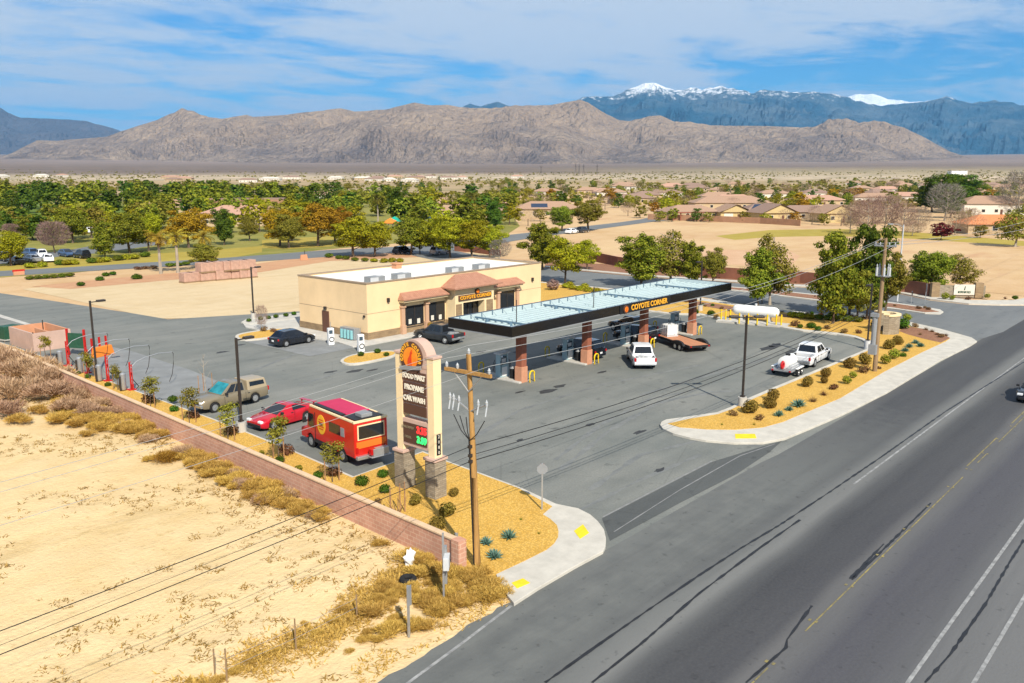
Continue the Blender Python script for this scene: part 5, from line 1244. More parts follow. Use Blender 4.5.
def car_body(L, W, prof, clear, axles, rw, bed=None, nose=.14, tailt=.06):
    xs = set()
    n = 26
    for i in range(n + 1): xs.add(round(-L/2 + L*i/n, 3))
    ra = rw * 1.16
    for ax in axles:
        for k in range(9): xs.add(round(ax - ra * cos(pi*k/8), 3))
    for x, z in prof: xs.add(round(x, 3))
    if bed: xs |= {bed[0], bed[1], bed[0] - .012, bed[1] + .012}
    st = []
    for x in sorted(x for x in xs if -L/2 - 1e-6 <= x <= L/2 + 1e-6):
        zb = clear
        for ax in axles:
            if abs(x - ax) < ra: zb = max(zb, rw + sqrt(max(0, ra*ra - (x-ax)**2)) * .92)
        e = max(0, (x - (L/2 - .7)) / .7); e2 = max(0, (-L/2 + .4 - x) / .4)
        w = W/2 * (1 - nose * e**2 - tailt * e2**2)
        zt_ = interp(prof, x); zb += .10 * e**3 + .06 * e2**3
        st.append((x, w, min(zb, zt_ - .12), zt_))
    mb = MB(); lofted(mb, st, bed=bed); return mb
def wheel(par, x, y, r, w=.22, name='wheel'):
    s = 1 if y > 0 else -1
    mb = MB(); pr = [(-w/2, r*.70), (-w/2, r*.93), (-w/2 + .03, r), (w/2 - .03, r), (w/2, r*.93), (w/2, r*.70)]
    mb.tube([(x, y + a, r) for a, q in pr], [q for a, q in pr], 20); o = mb.build(name, M['rubber'], par, smooth=True)
    mb = MB(); yy = y + s*(w/2 + .004)
    mb.tube([(x, yy - s*.03, r), (x, yy, r)], [r*.66, r*.60], 16); mb.tube([(x, yy, r), (x, yy + s*.02, r)], [r*.2, r*.16], 10)
    o2 = mb.build('rim', M['chrome'], o, smooth=True); return o
def quadpanel(c, u0, u1, v0, v1, off):
    """inset of the bilinear quad c (bottom-left, bottom-right, top-right, top-left) pushed out along its normal"""
    a, b, d, e = [Vector(q) for q in c]; nrm = (b - a).cross(e - a).normalized()
    f = lambda u, v: (a.lerp(b, u)).lerp(e.lerp(d, u), v) + nrm * off
    return [f(u0, v0), f(u1, v0), f(u1, v1), f(u0, v1)]
def cabin(par, gh, paint, wb, wt, splits, glass='glass', front_glass=None, detail=True):
    """gh: xr0,z0, xr1,zr1, xf1,zf1, xf0,z1 - rear foot, rear roof, front roof, windscreen foot"""
    (xr0, z0), (xr1, zr1), (xf1, zf1), (xf0, z1) = gh; xm = (xr1 + xf1) / 2; zc = max(zr1, zf1)
    mb = MB(); A = lambda x, y, z: (x, y, z)
    V = [A(xr0, wb, z0), A(xr1, wt, zr1), A(xf1, wt, zf1), A(xf0, wb, z1), A(xr0, -wb, z0), A(xr1, -wt, zr1), A(xf1, -wt, zf1), A(xf0, -wb, z1),
         A(xr1, 0, zr1 + .035), A(xf1, 0, zf1 + .035), A(xm, wt, zc + .02), A(xm, -wt, zc + .02), A(xm, 0, zc + .06)]
    mb.add(V, [(0, 3, 2, 10, 1), (4, 5, 11, 6, 7), (3, 7, 6, 9, 2), (0, 1, 8, 5, 4), (1, 10, 12, 8), (10, 2, 9, 12), (8, 12, 11, 5), (12, 9, 6, 11), (0, 4, 7, 3)])
    cb = mb.build('cabin', M[paint], par, smooth=False, bevel=.035, fix=True)
    lf = [V[3], V[0], V[1], V[2]]; rt = [V[4], V[7], V[6], V[5]]
    def pane(nm, q, mm=glass):
        q = [Vector(p) for p in q]; nrm = (q[1]-q[0]).cross(q[3]-q[0]).normalized()
        MB().extr(q, -nrm * .03).build(nm, M[mm], cb, fix=True)
    for (u0, u1) in splits:
        pane('side_window', quadpanel(rt, u0, u1, .12, .86, .012)); pane('side_window', quadpanel(lf, 1-u1, 1-u0, .12, .86, .012))
    pane('windscreen', quadpanel([V[7], V[3], V[2], V[6]], .06, .94, .06, .93, .012), front_glass or glass)
    pane('rear_window', quadpanel([V[0], V[4], V[5], V[1]], .08, .92, .12, .90, .012))
    return cb
def vehicle(kind_, name, label, cat, loc, rz, paint, group=None, **o):
    t = thing(name, label, cat, loc, rz, group)
    if kind_ == 'pickup':
        L, W, rw = o.get('L', 5.6), o.get('W', 1.92), o.get('rw', .38); wbx = o.get('wb', 3.6); fa = L/2 - .95; ra = fa - wbx
        cabf, cabr = o.get('cabf', .55), o.get('cabr', -1.25); hood, rail, belt = .98, 1.02, 1.06
        k = o.get('k', 1.0); bx1 = cabr - .12
        prof = [(-L/2, rail), (bx1, rail), (bx1 + .02, belt), (cabf + .55, belt), (cabf + .75, hood + .07), (L/2 - .25, hood - .02), (L/2, hood - .18)]
        bed = (-L/2 + .14, bx1 - .06, .62)
        car_body(L, W, prof, .34, (ra, fa), rw, bed).build('body', [M[paint], M['trim']], t, smooth=True, fix=True)
        gh = [(cabr, belt - .02), (cabr + .16, 1.74), (cabf - .22, 1.76), (cabf + .68, belt + .01)]
        cabin(t, gh, o.get('roof', paint), W/2*.93, W/2*.76, o.get('splits', ((.10, .50), (.55, .86))), front_glass=o.get('fg'))
        if o.get('topper'):
            mb = MB(); x0, x1 = -L/2 + .06, bx1; y0, y1 = W/2*.93, W/2*.80
            mb.add([(x0, y0, rail), (x1, y0, rail), (x1, -y0, rail), (x0, -y0, rail), (x0 + .12, y1, 1.66), (x1 - .02, y1, 1.72), (x1 - .02, -y1, 1.72), (x0 + .12, -y1, 1.66), (x0 + .12, 0, 1.70), (x1 - .02, 0, 1.76)],
                   [(0, 1, 5, 4), (2, 3, 7, 6), (1, 2, 6, 9, 5), (3, 0, 4, 8, 7), (4, 5, 9, 8), (8, 9, 6, 7)])
            tp_ = mb.build('topper', M[o['topper']], t, bevel=.05, fix=True)
            for s in (1, -1):
                c = [(x0, s*y0, rail), (x1, s*y0, rail), (x1 - .02, s*y1, 1.72), (x0 + .12, s*y1, 1.66)]
                if s > 0: c = [c[1], c[0], c[3], c[2]]
                MB().extr(quadpanel(c, .12, .88, .35, .80, .012), (0, -s*.02, 0)).build('side_window', M['glass'], tp_, fix=True)
        MB().box((-L/2 - .02, 0, .58), (.16, W*.94, .20)).build('rear_bumper', M[o.get('bumper', 'chrome')], t, bevel=.03)
        MB().box((-L/2 - .045, 0, .86), (.05, W*.78, .30)).build('tailgate', M[paint], t, bevel=.015)
        MB().box((L/2 + .0, 0, .56), (.18, W*.90, .22)).build('front_bumper', M[o.get('bumper', 'chrome')], t, bevel=.04)
        MB().box((L/2 - .0, 0, .76), (.06, W*.55, .20)).build('grille', M['trim'], t, bevel=.01)
        lz, tz, hw = .78, .88, W/2
        if o.get('load'):
            mb = MB(); R.seed(5)
            for q in range(5): mb.box((R.uniform(bed[0]+.3, bed[1]-.3), R.uniform(-.5, .5), .85), (.45, .4, R.uniform(.3, .55)), R.uniform(0, 1))
            mb.build('bed_load', M[o['load']], t, bevel=.02)
        mirx = cabf + .35; mirz = 1.15
    else:
        L, W, rw = o.get('L', 4.5), o.get('W', 1.8), o.get('rw', .33); wbx = o.get('wb', 2.65); fa = L/2 - .88; ra = fa - wbx
        if kind_ == 'coupe':
            prof = [(-L/2, .88), (-L/2 + .5, .98), (-.9, .96), (.75, .90), (L/2 - .5, .74), (L/2, .58)]
            gh = [(-L/2 + .55, .95), (-.55, 1.30), (.05, 1.31), (1.05, .86)]; sp = ((.12, .55),); cl = .20
        elif kind_ == 'suv':
            prof = [(-L/2, .98), (-L/2 + .2, 1.05), (.95, 1.0), (L/2 - .35, .92), (L/2, .72)]
            gh = [(-L/2 + .12, 1.03), (-L/2 + .42, 1.64), (.30, 1.66), (1.15, .98)]; sp = ((.14, .42), (.45, .66), (.69, .86)); cl = .28
        else:      # hatchback / sedan
            prof = [(-L/2, .86), (-L/2 + .35, .96), (.75, .93), (L/2 - .45, .80), (L/2, .62)]
            gh = [(-L/2 + o.get('boot', .22), .95), (-L/2 + o.get('boot', .22) + .55, 1.42), (.15, 1.45), (1.15, .90)]; sp = ((.14, .50), (.54, .84)); cl = .22
        car_body(L, W, prof, cl, (ra, fa), rw, nose=.2, tailt=.1).build('body', [M[paint], M['trim']], t, smooth=True, fix=True)
        cabin(t, gh, o.get('roof', paint), W/2*.90, W/2*.68, sp)
        MB().box((-L/2 + .02, 0, .42), (.16, W*.86, .26)).build('rear_bumper', M[paint], t, bevel=.05)
        MB().box((L/2 - .06, 0, .36), (.18, W*.76, .22)).build('front_bumper', M['trim'], t, bevel=.05)
        lz, tz, hw = .64, .76, W/2; mirx, mirz = gh[3][0] - .25, 1.0
        if kind_ == 'coupe':
            f = MB(); f.box((-L/2 + .18, 0, 1.13), (.28, W*.82, .035)); f.box((-L/2 + .22, W*.34, 1.04), (.12, .04, .18)); f.box((-L/2 + .22, -W*.34, 1.04), (.12, .04, .18)); f.build('spoiler', M[paint], t, bevel=.01)
    if not o.get('simple'):
        for s in (1, -1):
            MB().box((L/2 - .09, s*(hw*.86 - .20), lz), (.20, .36, .15)).build('headlight', M['head'], t, bevel=.03)
            MB().box((-L/2 - .01, s*hw*.88, tz), (.10, .16, .30 if kind_ == 'pickup' else .18)).build('tail_light', M['tail'], t, bevel=.02)
            MB().box((mirx, s*(hw + .09), mirz), (.16, .20, .15)).build('mirror', M['trim'], t, bevel=.03)
        MB().box((-L/2 - .075, 0, .62), (.012, .32, .15)).build('number_plate', M['white'], t)
        # door shut lines and handles, set on the flank
        f = MB(); zc_ = .62
        for xs_ in ((o.get('cabf', .55) + .45, -.35, o.get('cabr', -1.25) + .1) if kind_ == 'pickup' else (.9, -.25, -1.15)):
            for s in (1, -1): f.box((xs_, s*(hw - .002), .68), (.014, .02, .56))
        for xs_ in ((-.15, -1.0) if kind_ != 'coupe' else (-.05,)):
            for s in (1, -1): f.box((xs_, s*(hw + .004), .86), (.16, .025, .035))
        f.build('door_trim', M['trim'], t)
    for ax in (ra, fa):
        for s in (1, -1): wheel(t, ax, s*(hw - .13), rw)
    return t

vehicle('pickup', 'pickup_truck', 'tan pickup with camper top and teal sunshade, nose against the parking bed', 'pickup truck', (31.05, 53.25, 0), pi + .06, 'tancar', L=5.35, wb=3.25, W=1.85, rw=.36, topper='tantop', roof='tancar', fg='glass_teal', cabf=.5, cabr=-.85)
vehicle('coupe', 'red_coupe', 'glossy red two-door coupe parked next to the food truck', 'car', (31.0, 46.7, 0), pi + .05, 'redcar', L=4.5, W=1.82, wb=2.6)
vehicle('hatch', 'hatchback_car', 'black hatchback parked beside the shop side wall', 'car', (46.95, 68.5, .018), .02, 'blackcar', L=4.25, wb=2.55, boot=.25)
vehicle('pickup', 'pickup_truck', 'charcoal pickup with open bed parked nose to the shop front', 'pickup truck', (57.15, 59.1, 0), pi/2 + .06, 'darkcar', L=5.1, wb=3.2, load='grey')
vehicle('pickup', 'pickup_truck', 'white pickup driving out from under the fuel canopy', 'pickup truck', (61.55, 38.9, 0), radians(41), 'whitecar', L=5.3, wb=3.3, load='lightgrey', bumper='whitecar')
vehicle('pickup', 'pickup_truck', 'white crew cab pickup towing the small tank trailer', 'pickup truck', (71.45, 28.05, 0), radians(4), 'whitecar', L=5.9, wb=3.7, cabr=-1.2)
vehicle('pickup', 'pickup_truck', 'black pickup in the canopy shade towing the flatbed trailer', 'pickup truck', (73.2, 47.4, 0), radians(74), 'blackcar', L=5.7, wb=3.6)
vehicle('suv', 'suv_car', 'black car in the canopy shade behind the second dispenser', 'car', (60.5, 44.5, 0), radians(90), 'blackcar', group=None, L=4.3, wb=2.6)
vehicle('suv', 'suv_car', 'black car in the canopy shade behind the third dispenser', 'car', (69.5, 44.6, 0), radians(90), 'blackcar', L=4.3, wb=2.6)
vehicle('hatch', 'sedan_car', 'dark car on the highway cut off by the right edge of the photo', 'car', (70.3, 11.0, .006), pi, 'blackcar', L=4.6, wb=2.7, boot=.5)

# flatbed trailer with a white tote
t = thing('flatbed_trailer', 'low flatbed trailer with rusty plank deck behind the black pickup', 'trailer', (70.3, 40.0, 0), radians(62))
LT, WT = 6.0, 2.1
f = MB(); f.bb(-LT/2, LT/2, -WT/2, WT/2, .58, .64); f.build('deck', M['deckwood'], t)
f = MB(); f.bb(-LT/2, LT/2, -WT/2 - .08, -WT/2, .48, .70); f.bb(-LT/2, LT/2, WT/2, WT/2 + .08, .48, .70); f.bb(LT/2, LT/2 + .08, -WT/2 - .08, WT/2 + .08, .48, .70); f.bb(-LT/2 - .08, -LT/2, -WT/2 - .08, WT/2 + .08, .48, .66)
for s in (1, -1): f.tube([(LT/2 - .1, s*.7, .56), (LT/2 + 1.4, 0, .5)], .06, 6)
f.build('frame', M['trim'], t)
for s in (1, -1):
    MB().extr([(-1.45 + 1.0*cos(pi - pi*k/8)*1.0, s*(WT/2 + .10), .55 + .38*sin(pi*k/8)) for k in range(9)], (0, s*.24, 0)).build('fender', M['trim'], t, fix=True)
    for x in (-1.85, -1.05): wheel(t, x, s*(WT/2 + .22), .34)
    MB().box((-LT/2 - .10, s*.95, .58), (.05, .14, .10)).build('tail_light', M['tail'], t)
q = Vector((70.3, 40.0, 0)) + Vector((cos(radians(62)), sin(radians(62)), 0)) * 2.2
t = thing('liquid_tote', 'white cage tote standing on the front of the flatbed trailer', 'tank', (q.x, q.y, .645), radians(62))
MB().box((0, 0, .62), (1.15, 1.15, 1.0)).build('tank', M['white'], t, bevel=.09)
f = MB()
for a in (-.58, -.2, .2, .58):
    for s in (1, -1): f.box((a, s*.59, .6), (.03, .03, 1.12)); f.box((s*.59, a, .6), (.03, .03, 1.12))
f.box((0, 0, .06), (1.2, 1.2, .12)); f.build('cage', M['lightgrey'], t); MB().cyl(0, 0, 1.11, 1.19, .14).build('lid', M['grey'], t)
# small tank trailer
t = thing('tank_trailer', 'small tandem axle trailer with white spray tank and red hose reel', 'trailer', (66.0, 27.75, 0), radians(4))
f = MB(); f.bb(-1.5, 1.4, -.85, .85, .48, .60)
for s in (1, -1): f.tube([(1.25, s*.6, .54), (2.5, 0, .5)], .05, 6)
f.build('frame', M['grey'], t)
for s in (1, -1):
    for x in (-.42, .34): wheel(t, x, s*.98, .30, .18)
    MB().box((-.04, s*.98, .66), (1.5, .24, .05)).build('fender', M['white'], t, bevel=.02)
MB().tube([(-1.0, 0, 1.08), (-.95, 0, 1.08), (.75, 0, 1.08), (.8, 0, 1.08)], [.3, .5, .5, .3], 16).build('tank', M['white'], t, smooth=True)
MB().box((.0, 0, .72), (1.6, 1.2, .24)).build('tank_cradle', M['lightgrey'], t); MB().cyl(-.1, 0, 1.55, 1.68, .2).build('tank_lid', M['black'], t)
torus(MB(), .26, .10, 16, 8, 'y', (-1.25, 0, .95)).build('hose_reel', M['tail'], t, smooth=True); MB().box((1.0, .2, .85), (.5, .7, .5)).build('pump_unit', M['steel'], t, bevel=.03)
for s in (1, -1): MB().box((-1.52, s*.7, .56), (.05, .14, .12)).build('tail_light', M['tail'], t)

# red food truck / motorhome, nose +Y
t = thing('food_truck', 'red motorhome food truck with pink awning roof and yellow round decal', 'food truck', (29.9, 39.05, 0), pi/2 - .13)
Lr, Wr, Hr = 6.1, 2.15, 2.62
pts = [(-Lr/2, .55), (-Lr/2, Hr - .12), (-Lr/2 + .12, Hr), (Lr/2 - 1.25, Hr), (Lr/2 - 1.05, Hr - .15), (Lr/2 - .85, 1.75), (Lr/2 - .75, 1.22), (Lr/2 - .05, 1.08), (Lr/2, .95), (Lr/2, .5)]
pts += [(2.42, .5)] + [(1.95 + .47*cos(pi*k/6), .42 + .47*sin(pi*k/6)) for k in range(1, 6)] + [(1.48, .5), (-1.18, .5)] + [(-1.65 + .47*cos(pi*k/6), .42 + .47*sin(pi*k/6)) for k in range(1, 6)] + [(-2.12, .55)]
MB().extr([(x, -Wr/2, z) for x, z in pts], (0, Wr, 0)).build('body', M['rvred'], t, fix=True, bevel=.05)
f = MB(); f.bb(-Lr/2 + .02, Lr/2 - 1.2, -Wr/2 - .02, -Wr/2 + .10, Hr - .06, Hr + .05); f.bb(-Lr/2 + .02, Lr/2 - 1.2, Wr/2 - .10, Wr/2 + .02, Hr - .06, Hr + .05); f.bb(-Lr/2 - .02, -Lr/2 + .12, -Wr/2 - .02, Wr/2 + .02, Hr - .08, Hr + .04); f.build('roof_edge', M['stucco_light'], t, bevel=.01)
MB().bb(-Lr/2 + 1.55, Lr/2 - 1.25, -Wr/2 + .15, Wr/2 - .45, Hr + .0, Hr + .10).build('roof_awning', M['rvpink'], t, bevel=.03)
f = MB(); f.bb(-Lr/2 + .2, -Lr/2 + 1.45, -Wr/2 + .2, Wr/2 - .2, Hr + .0, Hr + .07); f.bb(-Lr/2 + 1.6, Lr/2 - 1.3, Wr/2 - .42, Wr/2 - .15, Hr, Hr + .09); f.build('roof_solar_panel', M['trim'], t)
for s, yy in ((1, Wr/2), (-1, -Wr/2)):
    yo = yy + s*.012
    def pn(nm, x0, x1, z0, z1, m, th=.03): return MB().bb(x0, x1, min(yy - s*.01, yo + s*th*.3), max(yy - s*.01, yo + s*th*.3), z0, z1).build(nm, M[m], t)
    pn('cab_window', Lr/2 - 1.62, Lr/2 - .98, 1.35, 2.15, 'glass'); pn('side_window', -1.55, -.35, 1.55, 2.12, 'glass'); pn('serving_hatch', -2.0, -1.62, 1.55, 2.05, 'grey'); pn('door_seam', Lr/2 - 1.78, Lr/2 - 1.74, .6, 2.3, 'trim'); pn('skirt', -1.1, 1.4, .5, .72, 'trim')
    d_ = MB().extr([(.55 + .46*cos(2*pi*k/28), yy + s*.02, 1.72 + .58*sin(2*pi*k/28)) for k in range(28)], (0, -s*.03, 0)).build('round_decal', M['logoyellow'], t, fix=True)
    f = MB()
    for k, (z, w_) in enumerate(((2.0, .5), (1.86, .62), (1.60, .66), (1.46, .5))): f.box((.55, yy + s*.026, z), (w_, .008, .06))
    f.build('decal_bars', M['logored'], d_)
    f = MB()
    for k in range(4): f.box((.40 + .1*k, yy + s*.03, 1.73 + .02*(k % 2)), (.07, .008, .16))
    f.build('decal_figure', M['brown'], d_)
    MB().box((Lr/2 - .30, s*(Wr/2 - .28), .88), (.64, .3, .2)).build('headlight', M['head'], t, bevel=.03)
    MB().box((-Lr/2 - .02, s*(Wr/2 - .14), 1.0), (.05, .16, .32)).build('tail_light', M['tail'], t)
    MB().box((Lr/2 - .8, s*(Wr/2 + .18), 1.7), (.12, .22, .34)).build('mirror', M['trim'], t, bevel=.02)
    for ax in (1.95, -1.65): wheel(t, ax, s*(Wr/2 - .16), .40, .26)
MB().extr([(Lr/2 - .835, -Wr/2 + .15, 1.80), (Lr/2 - .835, Wr/2 - .15, 1.80), (Lr/2 - 1.02, Wr/2 - .2, 2.5), (Lr/2 - 1.02, -Wr/2 + .2, 2.5)], (-.03, 0, 0)).build('windscreen', M['glass'], t, fix=True)
rx = -Lr/2
MB().bb(rx - .03, rx + .02, -Wr/2 + .2, Wr/2 - .2, 1.55, 2.40).build('rear_frame', M['stucco_light'], t, bevel=.01)
MB().bb(rx - .045, rx, -Wr/2 + .27, Wr/2 - .27, 1.62, 2.33).build('rear_window', M['glass'], t)
MB().bb(rx - .03, rx, -Wr/2 + .12, Wr/2 - .12, 1.08, 1.46).build('rear_band', M['rvorange'], t)
MB().box((rx - .1, 0, .58), (.26, Wr*.96, .22)).build('rear_bumper', M['chrome'], t, bevel=.04)
f = MB(); f.box((rx - .42, -.25, .62), (.5, 1.3, .06)); f.box((rx - .45, -.25, .86), (.35, 1.0, .42)); f.build('rear_rack', M['steel'], t, bevel=.02)
MB().box((rx - .42, .2, .9), (.3, .35, .35)).build('rack_box', M['tail'], t, bevel=.03)
MB().box((rx + .7, 0, Hr + .16), (.7, .7, .22)).build('roof_vent', M['grey'], t, bevel=.03)

# cars in the park's car park and on the streets behind (small in the picture)
far_cars = [(6, 261, 'blackcar', 'suv', 'black car at the near end of the car park row under the trees'), (16, 264, 'darkcar', 'hatch', 'charcoal car under the yellow-green tree of the car park'), (30, 256.5, 'bluecar', 'suv', 'dark blue car in the back row of the car park'),
            (32, 262, 'greycar', 'hatch', 'silver car in front of the dark blue car'), (42, 257.5, 'whitecar', 'suv', 'white van-like car in the back row of the car park'), (48, 261.5, 'whitecar', 'hatch', 'white car in the front row of the car park'),
            (67, 256.5, 'bluecar', 'hatch', 'blue car half hidden by the car park hedge'), (82, 258, 'blackcar', 'suv', 'small black car alone on the car park lane'), (87, 233, 'whitecar', 'suv', 'white car under the park trees'),
            (403, 254, 'blackcar', 'suv', 'dark car on the road behind the shop roof'), (572, 233.5, 'whitecar', 'hatch', 'white car on the far road'), (583, 232.5, 'darkcar', 'suv', 'dark car following the white car on the far road'), (440, 254.5, 'greycar', 'suv', 'silver car under the trees behind the shop roof')]
for px, pyy, m, k, lab in far_cars:
    q = g(px, pyy, .02); vehicle(k, 'parked_car', lab, 'car', q, R.choice((pi/2, -pi/2, 1.3)) if px < 300 else .1, m, L=4.6, wb=2.7, simple=True, boot=.3)
# ------------------------------------------------------------------ shrubs of the beds
R.seed(404)
def shrub_mesh(n, size, leaf, flat=.8, seed=1, jit=.25, asp=1.0):
    R.seed(seed); cl = [((0, 0, .5*flat), (.42, .42, .46*flat))]
    for k in range(5): a = k*1.26; cl.append(((cos(a)*.2, sin(a)*.2, (.45 + R.uniform(-jit, jit)*.5)*flat), (.30, .30, .36*flat)))
    return leafcloud(cl, n, size, .78, asp=asp).mesh('shrub', M[leaf])
def agave_mesh(seed):
    R.seed(seed); mb = MB()
    for i in range(34):
        a = i*2.4; el = 1.35 - 1.25*(i/34); l = R.uniform(.46, .60); d = Vector((cos(a)*cos(el), sin(a)*cos(el), sin(el))); s = Vector((-sin(a), cos(a), 0))
        b0 = Vector((cos(a)*.04, sin(a)*.04, .03)); m_ = b0 + d*l*.45 + Vector((0, 0, .02)); tip = b0 + d*l + Vector((0, 0, -.03))
        up = s.cross(d)*.03
        mb.add([b0 - s*.035, b0 + s*.035, m_ + s*.06 + up, tip, m_ - s*.06 + up, m_ - up*.8], [(0, 5, 4), (0, 1, 5), (1, 2, 5), (5, 2, 3), (4, 5, 3)])
    return mb.mesh('agave', M['agave'])
def spiky_mesh(seed, leaf, n=90, el0=.3, wid=.02):
    R.seed(seed); mb = MB()
    for i in range(n):
        a = R.uniform(0, 2*pi); el = R.uniform(el0, 1.5); l = R.uniform(.35, .75); d = Vector((cos(a)*cos(el), sin(a)*cos(el), sin(el))); s = d.cross(rv()).normalized()*wid
        p = Vector((R.uniform(-.12, .12), R.uniform(-.12, .12), 0)); mb.add([p - s, p + s, p + d*l + Vector((cos(a), sin(a), -.4))*.06], [(0, 1, 2)])
    return mb.mesh('tuft', M[leaf])
SH = {'round': [shrub_mesh(900, .085, 'shrub', .85, 1), shrub_mesh(900, .085, 'shrub', .95, 2)], 'green': [shrub_mesh(600, .10, 'greenshrub', .7, 3), shrub_mesh(600, .1, 'greenshrub', .62, 4)],
      'lime': [shrub_mesh(420, .11, 'limeshrub', .8, 5, .5)], 'brown': [shrub_mesh(300, .10, 'brownshrub', .6, 6, .5)], 'agave': [agave_mesh(7), agave_mesh(8)], 'tuft': [spiky_mesh(9, 'brownshrub', 110)], 'ytuft': [spiky_mesh(10, 'limeshrub', 60)],
      'hedge': [shrub_mesh(700, .10, 'hedge', .7, 11)], 'limehedge': [shrub_mesh(700, .10, 'limehedge', .7, 12)], 'pinkbush': [shrub_mesh(500, .10, 'pinkleaf', .85, 13)]}
NM = {'round': ('shrub', 'shrub'), 'green': ('green_shrub', 'shrub'), 'lime': ('lime_shrub', 'shrub'), 'brown': ('brown_shrub', 'shrub'), 'agave': ('agave', 'agave'), 'tuft': ('dry_tuft', 'tuft'), 'ytuft': ('yellow_tuft', 'tuft'), 'hedge': ('hedge_bush', 'hedge'), 'limehedge': ('hedge_bush', 'hedge'), 'pinkbush': ('pink_bush', 'shrub')}
def plant(k, px, pyy, wpx, label, group, asp=1.0, z=.16):
    p = g(px, pyy, z); w = wpx * (p.dot(FW)) / FPX
    o = link(NM[k][0], SH[k][R.randrange(len(SH[k]))], None, p, 0, R.uniform(0, 6.28)); w *= {'agave': 1.0, 'tuft': 1.0, 'ytuft': 1.0}.get(k, 1.08)
    o.scale = (w, w, w * asp); return tag(o, label, NM[k][1], group)
isl = [('round', 750, 413, 17, 'round olive-brown shrub right in front of the lamp post base on the island tip'), ('round', 769.5, 408, 14, 'round olive-brown shrub in front of its twin on the corner island'), ('round', 773, 400.5, 13, 'round olive-brown shrub behind its twin near the island kerb'),
       ('round', 807, 387, 12, 'lone round olive-brown shrub midway along the corner island'), ('round', 824, 383.5, 8, 'smaller round shrub of the pair behind the tank trailer'), ('round', 825.5, 377.5, 11, 'larger round shrub of the pair behind the tank trailer'),
       ('round', 849.5, 368, 13, 'dark round shrub on the island beside the white crew cab pickup'), ('round', 864.5, 364.5, 13, 'round olive shrub left of the transformer pole'), ('round', 889, 349, 12, 'broad round shrub right of the transformer pole'), ('round', 897.5, 344.5, 11, 'upright round shrub in front of the curved stone wall'),
       ('lime', 846.6, 384, 10, 'bright green shrub left of the transformer pole foot'), ('lime', 853, 378, 8, 'bright green shrub behind its brighter neighbour near the transformer pole'), ('lime', 885.5, 364, 11, 'bright lime shrub right of the transformer pole foot'), ('lime', 894, 359, 12, 'taller lime shrub between pole foot and agaves'), ('green', 903, 356.5, 7, 'small dark green shrub between lime shrub and agaves'),
       ('agave', 778.7, 416, 13, 'blue-green agave at the left of the three near the island tip'), ('agave', 789, 410.5, 11, 'small agave in the middle of the three near the island tip'), ('agave', 798.5, 406.5, 18, 'largest blue-green agave on the corner island'), ('agave', 905, 351.5, 10, 'agave left of the red gravel on the corner island'), ('agave', 909, 347.5, 10, 'agave touching the red gravel edge'), ('agave', 915.5, 343.5, 9, 'agave standing in the red gravel'), ('agave', 920.5, 346.8, 10, 'pale agave nearest the street corner'),
       ('brown', 733, 415.6, 10, 'low brown bush left of the round shrub at the island tip'), ('brown', 759.6, 420, 10, 'low brown bush below the round shrub at the island tip'), ('tuft', 812.8, 402, 11, 'spiky brown tuft right of the largest agave'), ('tuft', 823.5, 395.5, 10, 'spiky brown tuft midway along the pavement edge'), ('brown', 833.5, 389.5, 10, 'low brown bush beside the lime shrubs'), ('brown', 864, 372.5, 13, 'low brown bush just left of the transformer pole foot'), ('brown', 879, 369, 5, 'tiny brown bush right of the transformer pole foot'),
       ('ytuft', 722, 425, 5, 'tiny yellow tuft on the island tip gravel'), ('ytuft', 754, 425, 5, 'tiny yellow tuft near the yellow paving of the island'),
       ('green', 901.5, 328.5, 16, 'big green bush behind the red gravel'), ('lime', 907, 321, 9, 'lime bush at the street edge behind the red gravel'), ('green', 894, 327, 10, 'green bush against the curved stone wall')]
for k, x, y, w, lab in isl: plant(k, x, y, w, lab, 'plants of the corner island')
for x, y, w in ((926, 330, 5), (932, 332, 5), (937, 335, 5), (941, 337.5, 6), (946, 336, 5), (915, 327, 6), (920, 335, 4)): plant('tuft' if w < 6 else 'brown', x, y, w + 1, 'small tuft in the red gravel at the street corner', 'red gravel tufts')
for k, x, y, w, lab in (('brown', 795, 326, 10, 'reddish brown bush at the back kerb right of the guard posts'), ('green', 800, 328, 6, 'small green bush at the back kerb'), ('green', 811, 328, 10, 'dark green bush at the back kerb'), ('green', 818, 330.5, 7, 'smaller green bush right of the dark green one'), ('brown', 827, 329, 7, 'brown bush at the back kerb'), ('brown', 844, 333, 8, 'upright brown bush near the kerb bend'), ('brown', 858.5, 333.5, 7, 'brown bush left of the curved wall'),
        ('green', 711, 315.5, 8, 'green bush behind the canopy column'), ('brown', 716, 318, 6, 'brown bush left of the guard posts'), ('green', 695, 313.5, 8, 'green bush at the kerb behind the canopy end'), ('round', 875, 327, 9, 'olive bush between the curved wall and the pines')):
    plant(k, x, y, w, lab, 'bushes along the back kerb')
for i, (x, y, w) in enumerate(((792, 317, 10), (801, 318, 11), (810, 319, 11), (819, 319.5, 10), (828, 320, 10), (838, 321, 11), (848, 321.5, 11), (858, 322, 10), (832, 317, 9), (843, 318, 9))): plant('limehedge' if i in (0, 1, 2) else 'hedge', x, y, w, 'clipped hedge bush in the row under the street pines', 'hedge under the pines', .8)
for i, (x, y, w) in enumerate(((566, 288, 9), (573, 289.5, 9), (580, 290.5, 9), (588, 291.5, 9), (596, 292.5, 9), (570, 285.5, 8), (585, 287.5, 8), (602, 294, 8))): plant('limehedge', x, y, w, 'yellow-green hedge bush beside the right side of the shop', 'lime hedge by the shop', .8)
plant('pinkbush', 553, 290, 13, 'pinkish bare bush at the right corner of the shop', None)
R.seed(77)
